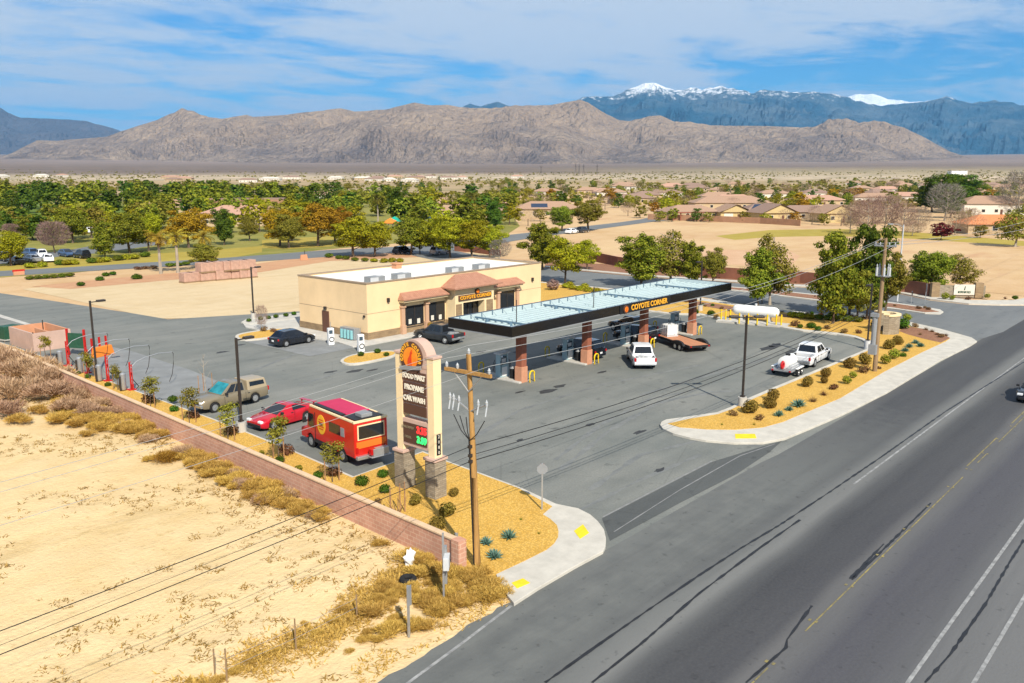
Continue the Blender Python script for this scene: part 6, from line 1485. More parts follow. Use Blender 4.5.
for i in range(44):       # small bushes of the red gravel along the street
    x = R.uniform(684, 880); t_ = (x - 684) / 196; top, bot = interp([(684, 299), (764, 309.5), (815, 314), (880, 318)], x), interp([(684, 305), (764, 316), (815, 317), (880, 320)], x)
    plant(R.choice(('brown', 'tuft', 'green', 'brown')), x, R.uniform(top, bot), R.uniform(3, 5.5), 'small bush in the gravel strip beside the side street', 'gravel strip bushes')
for i in range(22):
    x = R.uniform(740, 935); y = interp([(733, 288.4), (780, 292.7), (819, 297.3), (860, 301.6), (899, 305.8), (935, 310.5)], x) + R.uniform(-1, 1)
    plant(R.choice(('brown', 'tuft', 'brown')), x, y, R.uniform(3, 5), 'small bush on the street median', 'median bushes')
for i in range(30):
    x = R.uniform(640, 890); y = interp([(640, 270), (720, 276), (780, 281), (860, 287), (890, 290)], x) + R.uniform(-1.5, 4)
    plant(R.choice(('brown', 'tuft', 'green')), x, y, R.uniform(3, 5.5), 'small bush on the red verge across the side street', 'verge bushes', z=.02)
for i, (k, x, y, w) in enumerate((('lime', 945, 299.5, 8), ('lime', 952, 300, 6), ('brown', 968, 300, 6), ('lime', 987, 298.5, 6), ('green', 1015, 299.5, 6), ('tuft', 1005, 299, 5))): plant(k, x, y, w, 'small plant at the foot of the entry sign wall', 'entry sign plants', z=.1)
tree('palmgreen', 946, 297.5, 285.5, 'squat palm in front of the entry sign wall', wide=1.9)
left = [('green', 362, 485, 15, 'dark green round bush near the rear of the food truck'), ('green', 383, 477, 12, 'dark green round bush closest to the bed corner kerb'), ('green', 385, 492.6, 13, 'dark green round bush left of the sign pier'), ('brown', 377.6, 504, 10, 'small brown bush next to the wall cap'), ('round', 415.5, 505, 13, 'olive shrub between the two stone piers'), ('green', 429, 482, 8, 'dark little bush in the shadow of the sign'), ('round', 454, 496, 11, 'olive shrub right of the stone pier'), ('round', 447, 516, 18, 'large olive shrub behind the tall one near the wall end'), ('round', 438, 529.5, 18, 'tall olive shrub closest to the end of the wall'),
        ('agave', 486, 544, 17, 'green agave nearest the timber power pole'), ('agave', 508.6, 538, 20, 'blue-green agave nearest the pavement corner'), ('agave', 494.5, 558, 21, 'agave closest to the highway in the sign bed'), ('ytuft', 521, 520, 6, 'tiny yellow tuft near the stop sign'), ('ytuft', 539, 534, 6, 'tiny yellow tuft near the pavement curve'), ('ytuft', 512, 533, 6, 'tiny yellow tuft behind the agaves'),
        ('green', 173, 402, 10, 'upper dark green bush of the pair left of the tan pickup'), ('green', 174.5, 411, 10, 'lower dark green bush of the pair left of the tan pickup'), ('green', 108, 386, 7, 'green bush between two vacuum stations'), ('green', 88, 378, 6, 'green bush at the foot of the second vacuum station'), ('green', 78, 374, 6, 'little green bush near the first vacuum station'), ('brown', 149, 402.5, 15, 'dark brown bush under the young tree by the slab'), ('brown', 193, 418, 14, 'brown bush under the young tree at the pickup nose'),
        ('brown', 232, 434, 15, 'brown bush beside the lamp post base'), ('green', 280, 462, 11, 'green bush against the wall cap below the red coupe'), ('lime', 298.6, 472, 9, 'lime tuft beside the wall cap'), ('green', 318, 478, 11, 'green bush under the young tree by the food truck'), ('brown', 334, 476, 17, 'reddish brown bush under the young tree by the food truck'), ('brown', 287, 454, 17, 'reddish brown bush under the young tree by the red coupe'), ('lime', 262, 455, 6, 'tiny lime tuft by the wall cap')]
for k, x, y, w, lab in left: plant(k, x, y, w, lab, 'plants of the parking bed')
for k, x, y, w, lab in (('green', 361, 356, 7, 'left bush on the gravel island at the shop corner'), ('green', 377.5, 353, 7, 'back bush on the gravel island at the shop corner'), ('green', 386.5, 356, 6, 'right bush on the gravel island at the shop corner'), ('brown', 264, 331, 8, 'brown bush on the island behind the black hatchback'), ('brown', 273.5, 332, 7, 'brown bush nearest the black hatchback')): plant(k, x, y, w, lab, 'plants of the small islands')
for x, y in ((249, 321.5), (260.6, 320), (268.6, 318.8), (276, 317.8), (286, 316.5), (294, 315)): plant('green', x, y, 5.5, 'small green bush in the row on the kerb strip', 'kerb strip bushes')
# staked young trees of the parking bed
YT = [m2(leafcloud([((R.uniform(-.13, .13), R.uniform(-.13, .13), .50 + .065*i), (.17, .17, .11)) for i in range(7)], 800, .036, .2), 'crown', 'ygreen' if _ == 1 else 'olive') for _ in range(3)]
def young(px, pyy, ptop, label, spread=1.25):
    p = g(px, pyy, .16); h = zat(p.x, p.y, ptop) - .16; t = thing('young_tree', label, 'tree', p, R.uniform(0, 6), 'staked young trees of the parking bed')
    mb = MB(); branch_wood(mb, (0, 0, 0), h*.9, .035, 7, h*.28, start=.5); mb.build('trunk', M['bark'], t)
    c = link('crown', YT[R.randrange(3)], t); c.scale = (h*spread*.92, h*spread*.92, h)
    for s in (-1, 1): MB().cyl(s*.38, .1*s, 0, min(1.5, h*.62), .035, .03, 6).build('stake', M['stake'], t)
    return t
young(46, 357, 334.5, 'young tree in front of the pink waste enclosure'); young(90, 379, 351, 'young tree between the second and third vacuum stations'); young(118, 390, 364, 'young tree left of the last vacuum station'); young(150.5, 407, 375, 'young tree at the edge of the vacuum slab', 1.4); young(189.5, 423, 386, 'young tree at the nose of the tan pickup')
young(228, 441, 401, 'young tree in front of the lamp post base'); young(279, 461, 413, 'young tree in front of the red coupe'); young(332.5, 482, 440, 'young tree in front of the food truck')
p = g(206, 392); t = thing('bare_sapling', 'leafless young sapling with wooden stakes behind the tan pickup', 'tree', p); mb = MB(); R.seed(31); branch_wood(mb, (0, 0, 0), 2.9, .035, 9, .75, 0, .3, 1.1, 3); mb.build('trunk', M['barkpale'], t)
for q in ((-.55, 0), (.05, .4), (.6, .1)): MB().cyl(q[0], q[1], 0, 1.35, .035, .03, 6).build('stake', M['stake'], t)
tree('bare', 262, 331, 310, 'leafless small tree on the island behind the black hatchback', h=2.6, wide=.55)
p = g(397, 516, .16); t = thing('bare_shrub', 'leafless twiggy shrub with stakes beside the wall near the sign', 'shrub', p); mb = MB(); R.seed(8)
for k in range(9): a = k*.7; mb.tube([(0, 0, 0), (cos(a)*.3, sin(a)*.3, .5), (cos(a)*.55, sin(a)*.55, R.uniform(.8, 1.25))], [.02, .014, .006], 4)
mb.build('twigs', M['stake'], t)
for s in (-.3, .3, .6): MB().cyl(s, .1, 0, 1.5, .04, .035, 6).build('stake', M['stake'], t)

# ------------------------------------------------------------------ dry brush of the sandy field
R.seed(505)
def brush_mesh(seed, leaf, n=2600, flat=.62, size=.0145):
    R.seed(seed); mb = MB()
    cl = [((R.uniform(-.25, .25), R.uniform(-.25, .25), R.uniform(.15, .5)*flat), R.uniform(.18, .32)) for _ in range(9)]
    for i in range(n):
        c, r = cl[R.randrange(9)]; d = rv().normalized(); d.z = abs(d.z) * .9 - .1; p = Vector(c) + d * r * R.random() ** .5; p.z = max(.0, p.z)
        dr = (Vector((d.x, d.y, d.z + .5)) + rv()*.6).normalized() * R.uniform(.06, .15); s = dr.cross(rv()).normalized() * size * R.uniform(.3, .9)
        mb.add([p - s, p + s, p + dr + s*.3, p + dr - s*.3], [(0, 1, 2, 3)])
    return mb.mesh('dry_brush', M[leaf])
BR = {'gold': [brush_mesh(1, 'gold'), brush_mesh(2, 'gold')], 'pink': [brush_mesh(3, 'pinkbrush'), brush_mesh(4, 'pinkbrush')], 'rust': [brush_mesh(5, 'goldred')]}
def brush(k, px, pyy, wpx, label, group, asp=.8):
    p = g(px, pyy); p.x = min(p.x, wallx(p.y) - .6) if p.y > 22.5 else p.x
    w = wpx * p.dot(FW) / FPX; o = link('dry_brush', BR[k][R.randrange(len(BR[k]))], None, (p.x, p.y, hfield(p.x, p.y) - .03), 0, R.uniform(0, 6.28)); o.scale = (w, w, w*asp); return tag(o, label, 'dry bush', group)
R.seed(506)
for x, y, w in ((8, 380, 40), (35, 378, 46), (62, 385, 44), (20, 400, 44), (50, 402, 44), (5, 418, 36), (80, 400, 40), (98, 398, 34), (40, 365, 40), (15, 362, 38), (110, 408, 34), (70, 412, 40), (92, 418, 36), (-15, 400, 50), (128, 415, 28), (60, 368, 30), (84, 386, 30)):
    brush('pink', x, y, w * (1.12 if x < 70 else .9), 'pinkish tan dry bush in the dense thicket against the left part of the wall', 'pinkish thicket by the wall', .85)
for x, y, w in ((20, 425, 26), (55, 425, 28), (75, 428, 24), (110, 425, 26), (125, 432, 26), (140, 430, 22), (98, 432, 24), (150, 436, 18), (40, 415, 22), (88, 438, 16), (132, 424, 24), (148, 424, 16)):
    brush('gold', x, y, w * 1.1, 'golden dry bush along the foot of the pinkish thicket', 'golden bushes below the thicket')
brush('rust', 166, 462, 26, 'rust coloured dry bush alone in front of the wall', None, .9); brush('pink', 183, 456, 26, 'pinkish twiggy bush right of the rust coloured one', None, .9); brush('gold', 150, 461, 16, 'golden bush left of the rust coloured one', None)
for x, y, w in ((200, 468, 26), (220, 474, 28), (240, 482, 26), (256, 490, 30), (275, 502, 30), (268, 492, 28), (290, 508, 24), (300, 514, 20), (205, 478, 20), (232, 490, 18), (250, 500, 18), (195, 462, 18), (380, 546, 18)):
    brush('gold', x, y, w * 1.1, 'golden dry bush along the foot of the block wall', 'golden bushes along the wall')
R.seed(512)
for i in range(105):
    t_ = R.random(); x = 62 + 262*t_ + R.uniform(-8, 8); yb = interp([(60, 418), (130, 432), (200, 470), (260, 500), (320, 520)], x) + R.uniform(-20, 3)
    if 150 < x < 192 and R.random() < .7: continue
    brush('gold' if R.random() < .8 else 'pink', x, yb, R.uniform(12, 28), 'golden dry bush along the foot of the block wall', 'golden bushes along the wall', .8)
R.seed(507)
for i in range(74):
    t_ = R.random(); x = 372 + 130 * t_ + R.uniform(-6, 6); yl = interp([(365, 612), (400, 560), (440, 552), (480, 575), (505, 590)], x); yh = interp([(365, 640), (405, 642), (440, 618), (480, 602), (505, 596)], x)
    y = R.uniform(yl + 4, yh); p = g(x, y)
    if p.y < 20.3: continue
    brush('gold', x, y, R.uniform(18, 36), 'golden dry brush clump between the end of the wall and the highway', 'golden brush by the highway', .75)
for x, y, w in ((333, 622, 20), (345, 612, 22), (318, 636, 18), (300, 646, 18), (275, 652, 18), (250, 662, 20), (235, 672, 22), (220, 682, 22), (365, 640, 22), (350, 652, 14), (305, 626, 14)): brush('gold', x, y, w, 'low golden brush along the field fence posts', 'brush along the field fence', .5)
# uncountable tufts of dry grass
R.seed(508); mb = MB()
def add_tuft(p, s, n):
    for _ in range(n):
        a = R.uniform(0, 2*pi); l = s * R.uniform(.5, 1.2); el = R.uniform(.1, .8); d = Vector((cos(a)*cos(el), sin(a)*cos(el), sin(el)))*l; q = Vector(p) + Vector((R.uniform(-1, 1), R.uniform(-1, 1), 0))*s*.9
        w = d.cross(Vector((0, 0, 1))).normalized() * s * .12; mb.add([q - w, q + w, q + d], [(0, 1, 2)])
cnt = 0
for i in range(16000):
    x, y = R.uniform(-18, 25), R.uniform(19.8, 78)
    if x > wallx(y) - .2: continue
    dens = noise.noise(Vector((x*.16, y*.16, 3))) + .45*noise.noise(Vector((x*.6, y*.6, 9)))
    edge = max(0, 1 - (wallx(y) - x) / 4) * .4 + max(0, 1 - (y - 19.8) / 2.2) * .30
    if dens + edge < .02 or R.random() < .25: continue
    if y < 20.6 and x > 10: continue
    s = R.uniform(.07, .24) * (1 + edge*1.0); add_tuft((x, y, hfield(x, y)), s, 9); cnt += 1
stuff(mb.build('dry_grass', M['tuft']))
R.seed(509); mb = MB()
for i in range(2600):
    x, y = R.uniform(4, 23.2), R.uniform(19.9, 27); e = max(0, 1 - (y - 19.9)/3) * .5 + max(0, 1 - (wallx(y) - x)/4)*.4 + noise.noise(Vector((x*.3, y*.3, 2)))*.5
    if e < .32: continue
    add_tuft((x, y, hfield(x, y)), R.uniform(.10, .28), 6)
R.seed(511); fl = [g(190, 690), g(227, 676), g(296, 645), g(345, 622), g(375, 600), g(402, 578), g(430, 560)]
for i in range(2600):
    k = R.randrange(len(fl) - 1); p = fl[k].lerp(fl[k+1], R.random()) + Vector((R.gauss(0, .55), R.gauss(0, .55), 0))
    if p.x > wallx(p.y) - .2 or p.y < 19.9 or noise.noise(Vector((p.x*.5, p.y*.5, 6))) < -.25: continue
    add_tuft((p.x, p.y, hfield(p.x, p.y)), R.uniform(.10, .30), 6)
stuff(mb.build('dry_verge_grass', M['gold']))

# ------------------------------------------------------------------ trees in the middle distance
R.seed(600)
for k, x, y, top, lab, wd in [
    ('pine', 542.6, 270, 219, 'dense green pine with a bushy crown behind the right end of the shop roof', 1.25), ('mesquite', 565, 283, 233, 'slim-trunked light green tree right of the pine behind the shop', 1.0), ('mesquite', 587, 270, 238, 'small pale green tree between the shop and the canopy roof', .95),
    ('green', 562, 231, 203, 'rounded green tree beside the far road', 1.3), ('olive', 588.5, 231, 199, 'broad olive-green tree at the bend of the far road', 1.4), ('pinedark', 495, 229, 199, 'dark green tree standing alone left of the far road', 1.1),
    ('pine', 641, 287, 230, 'big bushy bright green pine behind the middle of the canopy', 1.35), ('sparse', 671, 284, 228, 'half bare tree with pale forked trunk behind the canopy', 1.1), ('pine', 691, 286, 238, 'bushy green pine right of the half bare tree', 1.0), ('olive', 713, 287, 246, 'olive-green tree just right of the pines behind the canopy', .8),
    ('sparse', 770, 305, 231, 'thin-leaved tall tree behind the propane tank', .85), ('pine', 758, 307, 243, 'bright green pine rising behind the propane tank', .9), ('pine', 832.5, 325, 227, 'tall open-branched pine left of the hedge under the street pines', .8), ('green', 849, 318, 246, 'dark green tree in the middle of the group at the street', .78), ('pinedark', 866, 321, 219, 'tallest dark green pine behind the transformer pole', .72), ('olive', 885, 316, 250, 'olive-green tree right behind the transformer pole', .8), ('olive', 857, 322, 268, 'smaller olive tree in front of the group at the street', .85), 
    ('green', 930, 294, 246, 'dark green round tree behind the entry sign wall', 1.15), ('sparse', 959.6, 290, 252, 'thin brownish tree leaning right of the entry sign trees', 1.25), ('green', 920, 292, 254, 'dark green tree left behind the entry sign wall', 1.0),
    ('sparse', 1015, 247, 202, 'olive umbrella-shaped tree at the right edge of the far field', 1.25), ('greybare', 944, 221, 184, 'big leafless grey tree left of the large dark pines', 1.1), ('redshrub', 941, 240, 220, 'dark red bushy tree on the far field edge', 1.5),
    ('greybare', 1018, 215, 172, 'tall leafless grey tree at the right edge of the photo', 1.0), ('bare', 762, 303, 262, 'thin leafless tree among the pines behind the propane tank', 1.0), ('greybare', 500, 262, 240, 'thin leafless tree just behind the shop roof', 1.2),
    ('bare', 912, 236, 222, 'low pinkish leafless tree left of the dark red one', 1.9)]:
    tree(k, x, y, top, lab, wide=wd)
for i, (x, y, top) in enumerate(((850, 233, 205), (866, 235, 200), (884, 233, 196), (902, 234, 203), (872, 224, 196), (892, 224, 195), (858, 223, 200), (918, 233, 207), (955, 235, 211), (968, 232, 208), (815, 221, 206))): tree('bare', x, y, top, 'leafless pinkish tree in the grove beside the tile-roofed houses', 'leafless grove', 1.0)
for i, (x, y, top) in enumerate(((932, 212, 175), (945, 213, 171), (958, 212, 172), (970, 211, 180), (925, 210, 184), (950, 218, 186))): tree('pinedark', x, y, top, 'large dark pine in the clump above the right part of the far field', 'large dark pine clump', 1.35)
for x in (978, 985, 993): tree('cypress', x, 210, 192, 'slender dark cypress in front of the white-columned house', 'cypresses', 1.3)
for k, x, y, top, lab, wd in [
    ('mesquite', 11, 266, 230, 'yellow-green tree at the left edge of the photo over the parked cars', 1.25), ('pink', 55, 253, 222, 'pink-grey blossoming tree beside the car park', 1.25), ('pink', 12, 240, 224, 'small pinkish tree at the left edge behind the cars', 1.4),
    ('green', 73, 243, 206, 'dark green tree behind the pink tree', 1.3), ('pine', 105, 259, 219, 'large green tree at the front of the park', 1.15), ('green', 130, 253, 210, 'broad green tree right of the large front tree', 1.3), ('mesquite', 149, 251, 212, 'green tree left of the palms', 1.1), ('green', 33, 240, 212, 'dark green tree behind the car park', 1.3),
    ('amber', 189, 248, 206, 'brownish amber tree behind the pair of palms', 1.4), ('pinedark', 224, 245, 206, 'dark green pine beside the pink-roofed hall', 1.0), ('olive', 206, 268, 243, 'big dark olive bush behind the block pallets', 1.7), ('yellow', 118, 243, 217, 'yellow tree between green trees of the park', 1.0),
    ('olive', 250, 241, 215, 'small olive tree in front of the pink-roofed hall', 1.1), ('yellow', 280, 246, 207, 'bushy golden tree on the dry lawn', 1.3), ('yellow', 292, 241, 212, 'yellow-leaved tree behind the olive tree', 1.1), ('olive', 289, 248, 213, 'dark trunked olive tree on the dry lawn edge', 1.2), ('amber', 318, 246, 201, 'large amber tree on the dry lawn', 1.35), ('amber', 335, 243, 204, 'second large amber tree touching the yellow-green ones', 1.1),
    ('mesquite', 353, 257, 213, 'big yellow-green tree left of centre behind the shop', 1.35), ('mesquite', 375, 257, 219, 'yellow-green tree touching its bigger neighbour', 1.3), ('pinedark', 398, 224, 184, 'tall dark pine behind the playground', 1.0), ('green', 411, 255, 212, 'green tree above the middle of the shop roof', 1.1), ('mesquite', 433, 255, 218, 'light green tree right of the one above the shop roof', 1.2), ('mesquite', 450, 258, 213, 'broad yellow-green tree above the shop portal', 1.25), ('mesquite', 472, 259, 217, 'yellow-green tree above the right half of the shop roof', 1.25), ('mesquite', 490, 259, 222, 'last yellow-green tree of the row above the shop roof', 1.1), ('olive', 420, 254, 232, 'low dark olive tree above the shop roof', 1.3)]:
    tree(k, x, y, top, lab, wide=wd)
for x, y, top, lab in ((161, 273.5, 230, 'palm with drooping yellowed fronds left of the pair by the block pallets'), (178, 273, 229, 'palm with yellowed fronds right of its twin by the block pallets'), (205, 267, 231, 'palm with thin pale trunk beside the big olive bush')): tree('palm', x, y, top, lab, wide=1.25)
for x, y, top in ((378, 223, 194), (422, 219, 198), (459, 215, 192), (466, 217, 191), (471.5, 222, 192), (475.5, 223, 193), (451, 213, 194), (473, 218, 191)): tree('palmgreen', x, y, top, 'tall palm among the park trees behind the shop', 'park palms', wide=1.0)
R.seed(610)
for i in range(15):
    x = 140 + i*6.5; 
for i, (x, y) in enumerate(((30, 279.5), (38, 279), (46, 278.5), (54, 278), (62, 277.3), (70, 276.6))): plant('hedge', x, y, 9, 'clipped hedge bush along the back road edge', 'hedge along the back road', .6, z=0)
for x, y, w in ((100, 280.5, 9), (106, 276, 8), (113, 275, 7), (137, 279, 11), (81, 286, 8)): plant('green', x, y, w, 'round green bush on the red dirt berm', 'bushes of the red dirt berm', .8, z=0)
for i, (x, y) in enumerate(((60, 265), (67, 265), (74, 264.5), (92, 263), (99, 262.5), (106, 262), (118, 260.5), (126, 259.5), (134, 259), (145, 257), (30, 268), (42, 267))): plant('limehedge' if i % 3 else 'hedge', x, y, 11, 'hedge bush at the car park edge', 'car park hedge', .7, z=0)
for i, (x, y) in enumerate(((138, 269.5), (146, 269), (154, 268.5), (170, 266.5), (178, 266), (186, 265))): plant('brown' if i < 3 else 'hedge', x, y, 9, 'low clipped bush along the dry lawn', 'dry lawn bushes', .6, z=0)
for i, (x, y, w) in enumerate(((329, 257.5, 9), (339, 259, 8), (346, 259.5, 8), (355, 261, 8), (365, 261.5, 8), (374, 262, 8), (384, 262.5, 9), (392, 262, 9), (400, 262, 8))): plant('limehedge' if i > 4 else 'hedge', x, y, w, 'hedge bush at the pad edge behind the shop', 'pad edge hedge', .7, z=0)
# small street furniture by the back road
q = g(304, 260); t = thing('water_barrel', 'small red barricade by the back road', 'barricade', q); MB().box((0, 0, .5), (1.6, .4, 1.0), taper=.8).build('barricade_body', M['salmon'], t, bevel=.04); MB().cyl(.2, 0, 1, 1.8, .05).build('post', M['bronze'], t)
q = g(19, 275); t = thing('barricade', 'small red and white barricade at the left end of the back road', 'barricade', q); MB().box((0, 0, .7), (1.8, .12, .35)).build('board', M['red'], t); MB().box((0, 0, .3), (1.6, .3, .6)).build('stand', M['salmon'], t)

# ------------------------------------------------------------------ far town: trees (each its own object)
R.seed(700); placed = []
def scatter(n, xr, dr, kinds, hr, label, group, wide=(1.0, 1.5), keep=None):
    k = 0; tries = 0
    while k < n and tries < n * 30:
        tries += 1
        x = R.uniform(*xr); d = dr[0] * (dr[1]/dr[0]) ** R.random(); p = polar(x, d)
        if keep and not keep(x, d): continue
        h = R.uniform(*hr); mind = h * .55
        if any((p.x-a)**2 + (p.y-b)**2 < mind*mind for a, b in placed): continue
        placed.append((p.x, p.y)); fartree(R.choice(kinds), (p.x, p.y, zt(p.length) if p.length > 700 else 0), h, label, group, R.uniform(*wide)); k += 1
scatter(95, (-60, 335), (330, 640), ('pinedark', 'pinedark', 'pine', 'pine'), (8, 12.5), 'dark green tree in the dense belt across the park on the left', 'dark tree belt of the park')
scatter(34, (120, 345), (230, 330), ('pine', 'olive', 'mesquite', 'pine'), (6, 9), 'green tree among the park lawns left of the amber trees', 'park lawn trees')
scatter(22, (-40, 110), (200, 300), ('pine', 'olive', 'pinedark', 'mesquite'), (6, 8.5), 'green park tree beyond the car park', 'trees beyond the car park', keep=lambda x, d: d > 205)
scatter(48, (330, 520), (240, 620), ('pine', 'pinedark', 'mesquite', 'olive'), (6, 10), 'green tree in the park behind the shop', 'park trees behind the shop')
scatter(80, (-80, 520), (620, 1000), ('pine', 'olive', 'pinedark', 'olive'), (5, 8.5), 'small far tree beyond the park', 'far trees beyond the park')
scatter(105, (500, 1060), (360, 640), ('pinedark', 'olive', 'bare', 'mesquite', 'pine', 'bare', 'amber'), (4, 8), 'small tree among the tile-roofed houses', 'trees among the houses', keep=lambda x, d: not (640 < x < 1000 and d < 322))
scatter(170, (500, 1080), (640, 1150), ('pinedark', 'pine', 'olive', 'olive', 'bare'), (4.5, 8.5), 'small far tree among the distant houses', 'far trees of the town')
R.seed(715)
for x, y, k, h in ((660, 222, 'olive', 4), (672, 221.5, 'pine', 4.5), (697, 221.5, 'pinedark', 4.5), (709, 222, 'olive', 3.5), (745, 222.5, 'olive', 4), (766, 223, 'mesquite', 3.5), (786, 223.5, 'bare', 4.5), (795, 224, 'amber', 4), (812, 224, 'bare', 5), (824, 225, 'olive', 4), (841, 226, 'bare', 5), (640, 218, 'olive', 5), (628, 216, 'bare', 5), (654, 215, 'amber', 5), (975, 236, 'bare', 5), (1012, 236, 'bare', 5), (963, 225, 'olive', 5), (980, 238, 'olive', 3.5), (540, 221, 'olive', 4.5), (556, 222, 'bare', 4.5), (515, 223, 'mesquite', 5), (528, 226, 'bare', 5)):
    p = g(x, y); fartree(k, p, h, 'small yard tree close in front of the tile-roofed houses', 'yard trees of the houses', 1.25)
# scrub on the valley floor: nobody could count it
R.seed(720); mb = MB()
for i in range(9000):
    x = R.uniform(-120, 1130); d = 420 * (2600/420) ** R.random(); p = polar(x, d)
    if d < 520 and x < 480: continue
    s = R.uniform(.8, 2.2); z = zt(p.length)
    if noise.noise(Vector((p.x*.004, p.y*.004, 1))) < -.15: continue
    for _ in range(6):
        q = p + Vector((R.uniform(-1, 1)*s, R.uniform(-1, 1)*s, z + R.uniform(.1, .9)*s)); mb.add(leafquad(q, rv() + Vector((0, 0, .5)), s*1.3), [(0, 1, 2, 3)])
stuff(mb.build('desert_scrub', M['olive']))

# ------------------------------------------------------------------ houses
def house(p, w, d, h, rz, wallm, roofm, label, roof='hip', rh=1.9, group=None, garage=False, name='house'):
    t = thing(name, label, 'house', (p.x, p.y, p.z), rz, group)
    MB().bb(-w/2, w/2, -d/2, d/2, 0, h).build('wall', M[wallm], t)
    e = .6; f = MB(); a0, a1, b0, b1 = -w/2 - e, w/2 + e, -d/2 - e, d/2 + e
    if roof == 'hip': k = min(w, d)/2; V = [(a0, b0, h), (a1, b0, h), (a1, b1, h), (a0, b1, h), (a0 + k, 0, h + rh), (a1 - k, 0, h + rh)]; F = [(0, 1, 5, 4), (1, 2, 5), (2, 3, 4, 5), (3, 0, 4), (3, 2, 1, 0)]
    elif roof == 'gable': V = [(a0, b0, h), (a1, b0, h), (a1, b1, h), (a0, b1, h), (0, b0, h + rh), (0, b1, h + rh)]; F = [(0, 4, 5, 3), (4, 1, 2, 5), (3, 2, 1, 0)]; MB().extr([(-w/2, -d/2 + .01, h), (w/2, -d/2 + .01, h), (0, -d/2 + .01, h + rh*.92)], (0, .2, 0)).build('gable', M[wallm], t, fix=True)
    else: V = [(a0+e, b0+e, h+.01), (a1-e, b0+e, h+.01), (a1-e, b1-e, h+.01), (a0+e, b1-e, h+.01), (a0+e, b0+e, h+.5), (a1-e, b0+e, h+.5), (a1-e, b1-e, h+.5), (a0+e, b1-e, h+.5)]; F = [(4, 5, 6, 7), (0, 1, 5, 4), (1, 2, 6, 5), (2, 3, 7, 6), (3, 0, 4, 7)]
    rf = f.add(V, F).build('roof', M[roofm], t)
    n = max(1, int(w/4.5))
    for i in range(n):
        x = -w/2 + w*(i + .5)/n
        if garage and i == 0: MB().bb(x - 1.6, x + 1.6, -d/2 - .05, -d/2 - .01, 0, 2.3).build('garage_door', M['house_white'], t)
        else: wn = MB().bb(x - .7, x + .7, -d/2 - .06, -d/2 - .01, .9, 2.2).build('window', M['house_white'], t); MB().bb(x - .6, x + .6, -d/2 - .08, -d/2 - .065, 1.0, 2.1).build('pane', M['glass'], wn)
    MB().bb(-.45 + w*.08, .45 + w*.08, -d/2 - .05, -d/2 - .01, 0, 2.1).build('door', M['brown'], t)
    return t, rf
def hp(px, pyy): return g(px, pyy)
VR = YAW - pi/2           # gables turned roughly towards the filling station
house(hp(688, 219), 19, 12, 2.8, VR + .15, 'house_cream', 'rooftan', 'long cream house with pink-tan tile roof and a brown pergola', rh=2.2)
q = hp(681, 219.5); t = thing('pergola', 'dark brown pergola on the left end of the long cream house', 'pergola', q, VR + .15)
for x in (-5, -2.5, 0, 2.5, 5): MB().box((x, -6.6, 1.3), (.35, .35, 2.6)).build('post', M['column'], t)
MB().box((0, -6.2, 2.7), (11, 2.2, .25)).build('pergola_roof', M['column'], t)
house(hp(731, 219.5), 11, 10, 2.8, VR + .1, 'house_yellow', 'rooftan', 'yellow gabled house behind the small dark tree', 'gable', 2.6, garage=True)
t, rf = house(hp(757, 218.5), 13, 12, 2.8, VR + .1, 'house_cream', 'roofbrown', 'brown-roofed house with a blue solar roof', 'hip', 2.6)
MB().add([(-5.2, -6.4, 3.02), (5.2, -6.4, 3.02), (1.8, -1.6, 5.15), (-1.8, -1.6, 5.15)], [(0, 1, 2, 3)]).build('solar_panel', M['solar'], rf)
house(hp(772, 221), 13, 10, 2.9, VR + .25, 'house_yellow', 'roofbrown', 'bright yellow gabled house right of the solar roof', 'gable', 3.0)
house(hp(803, 219.5), 20, 11, 2.8, VR + .1, 'house_cream', 'roofbrown', 'long grey-brown roofed house behind the leafless grove', 'hip', 2.2)
house(hp(833, 222), 12, 9, 3.0, VR + .2, 'house_yellow', 'rooftan', 'pale yellow gabled house at the edge of the leafless grove', 'gable', 2.8)
house(hp(729, 209), 34, 16, 3, VR, 'house_cream', 'rooftan', 'big pinkish roofed house behind the yellow gabled ones', rh=3)
house(hp(815, 206), 26, 14, 3, VR, 'house_cream', 'roofpink', 'pale pink roofed house behind the grey-brown roof', rh=2.4)
house(hp(988, 214), 24, 14, 4.2, VR - .1, 'house_white', 'rooftan', 'large white house with columns behind three cypresses', rh=3)
for i in range(5):
    q = polar(972 + i*8, 270); 
house(hp(994, 233), 18, 11, 2.6, VR - .1, 'house_cream', 'rooforange', 'low house with bright orange tile roof at the right', rh=2.4)
house(hp(246, 225), 26, 14, 3.6, VR + .1, 'house_cream', 'roofpink', 'wide park hall with pink tile roof', 'hip', 2.6)
house(hp(247, 215), 30, 10, 6.0, VR + .1, 'tan_wall', 'roofbrown', 'flat brown-roofed building behind the park hall', 'flat')
house(hp(172, 212), 20, 12, 3.4, VR, 'house_cream', 'roofpink', 'pinkish house among the dark park trees', rh=2.4)
house(hp(325, 201), 22, 12, 3.4, VR, 'house_white', 'rooftan', 'pale house at the end of the green lawn', rh=2.4)
house(hp(440, 211), 24, 12, 3.4, VR, 'house_cream', 'rooftan', 'tan roofed house behind the park palms', rh=2.4)
house(hp(470, 219), 22, 11, 3.2, VR, 'house_cream', 'rooftan', 'peach house right of the park palms', rh=2.4)
house(hp(482, 211), 22, 12, 3.2, VR, 'house_cream', 'roofpink', 'pink roofed house left of the dark lone tree', rh=2.4)
t, rf = house(hp(547, 217), 24, 13, 3.2, VR, 'house_cream', 'rooftan', 'tan house with small solar panels by the far road', rh=2.6)
MB().add([(-6, -5.6, 3.75), (0, -5.6, 3.75), (0, -2.6, 5.05), (-6, -2.6, 5.05)], [(0, 1, 2, 3)]).build('solar_panel', M['solar'], rf)
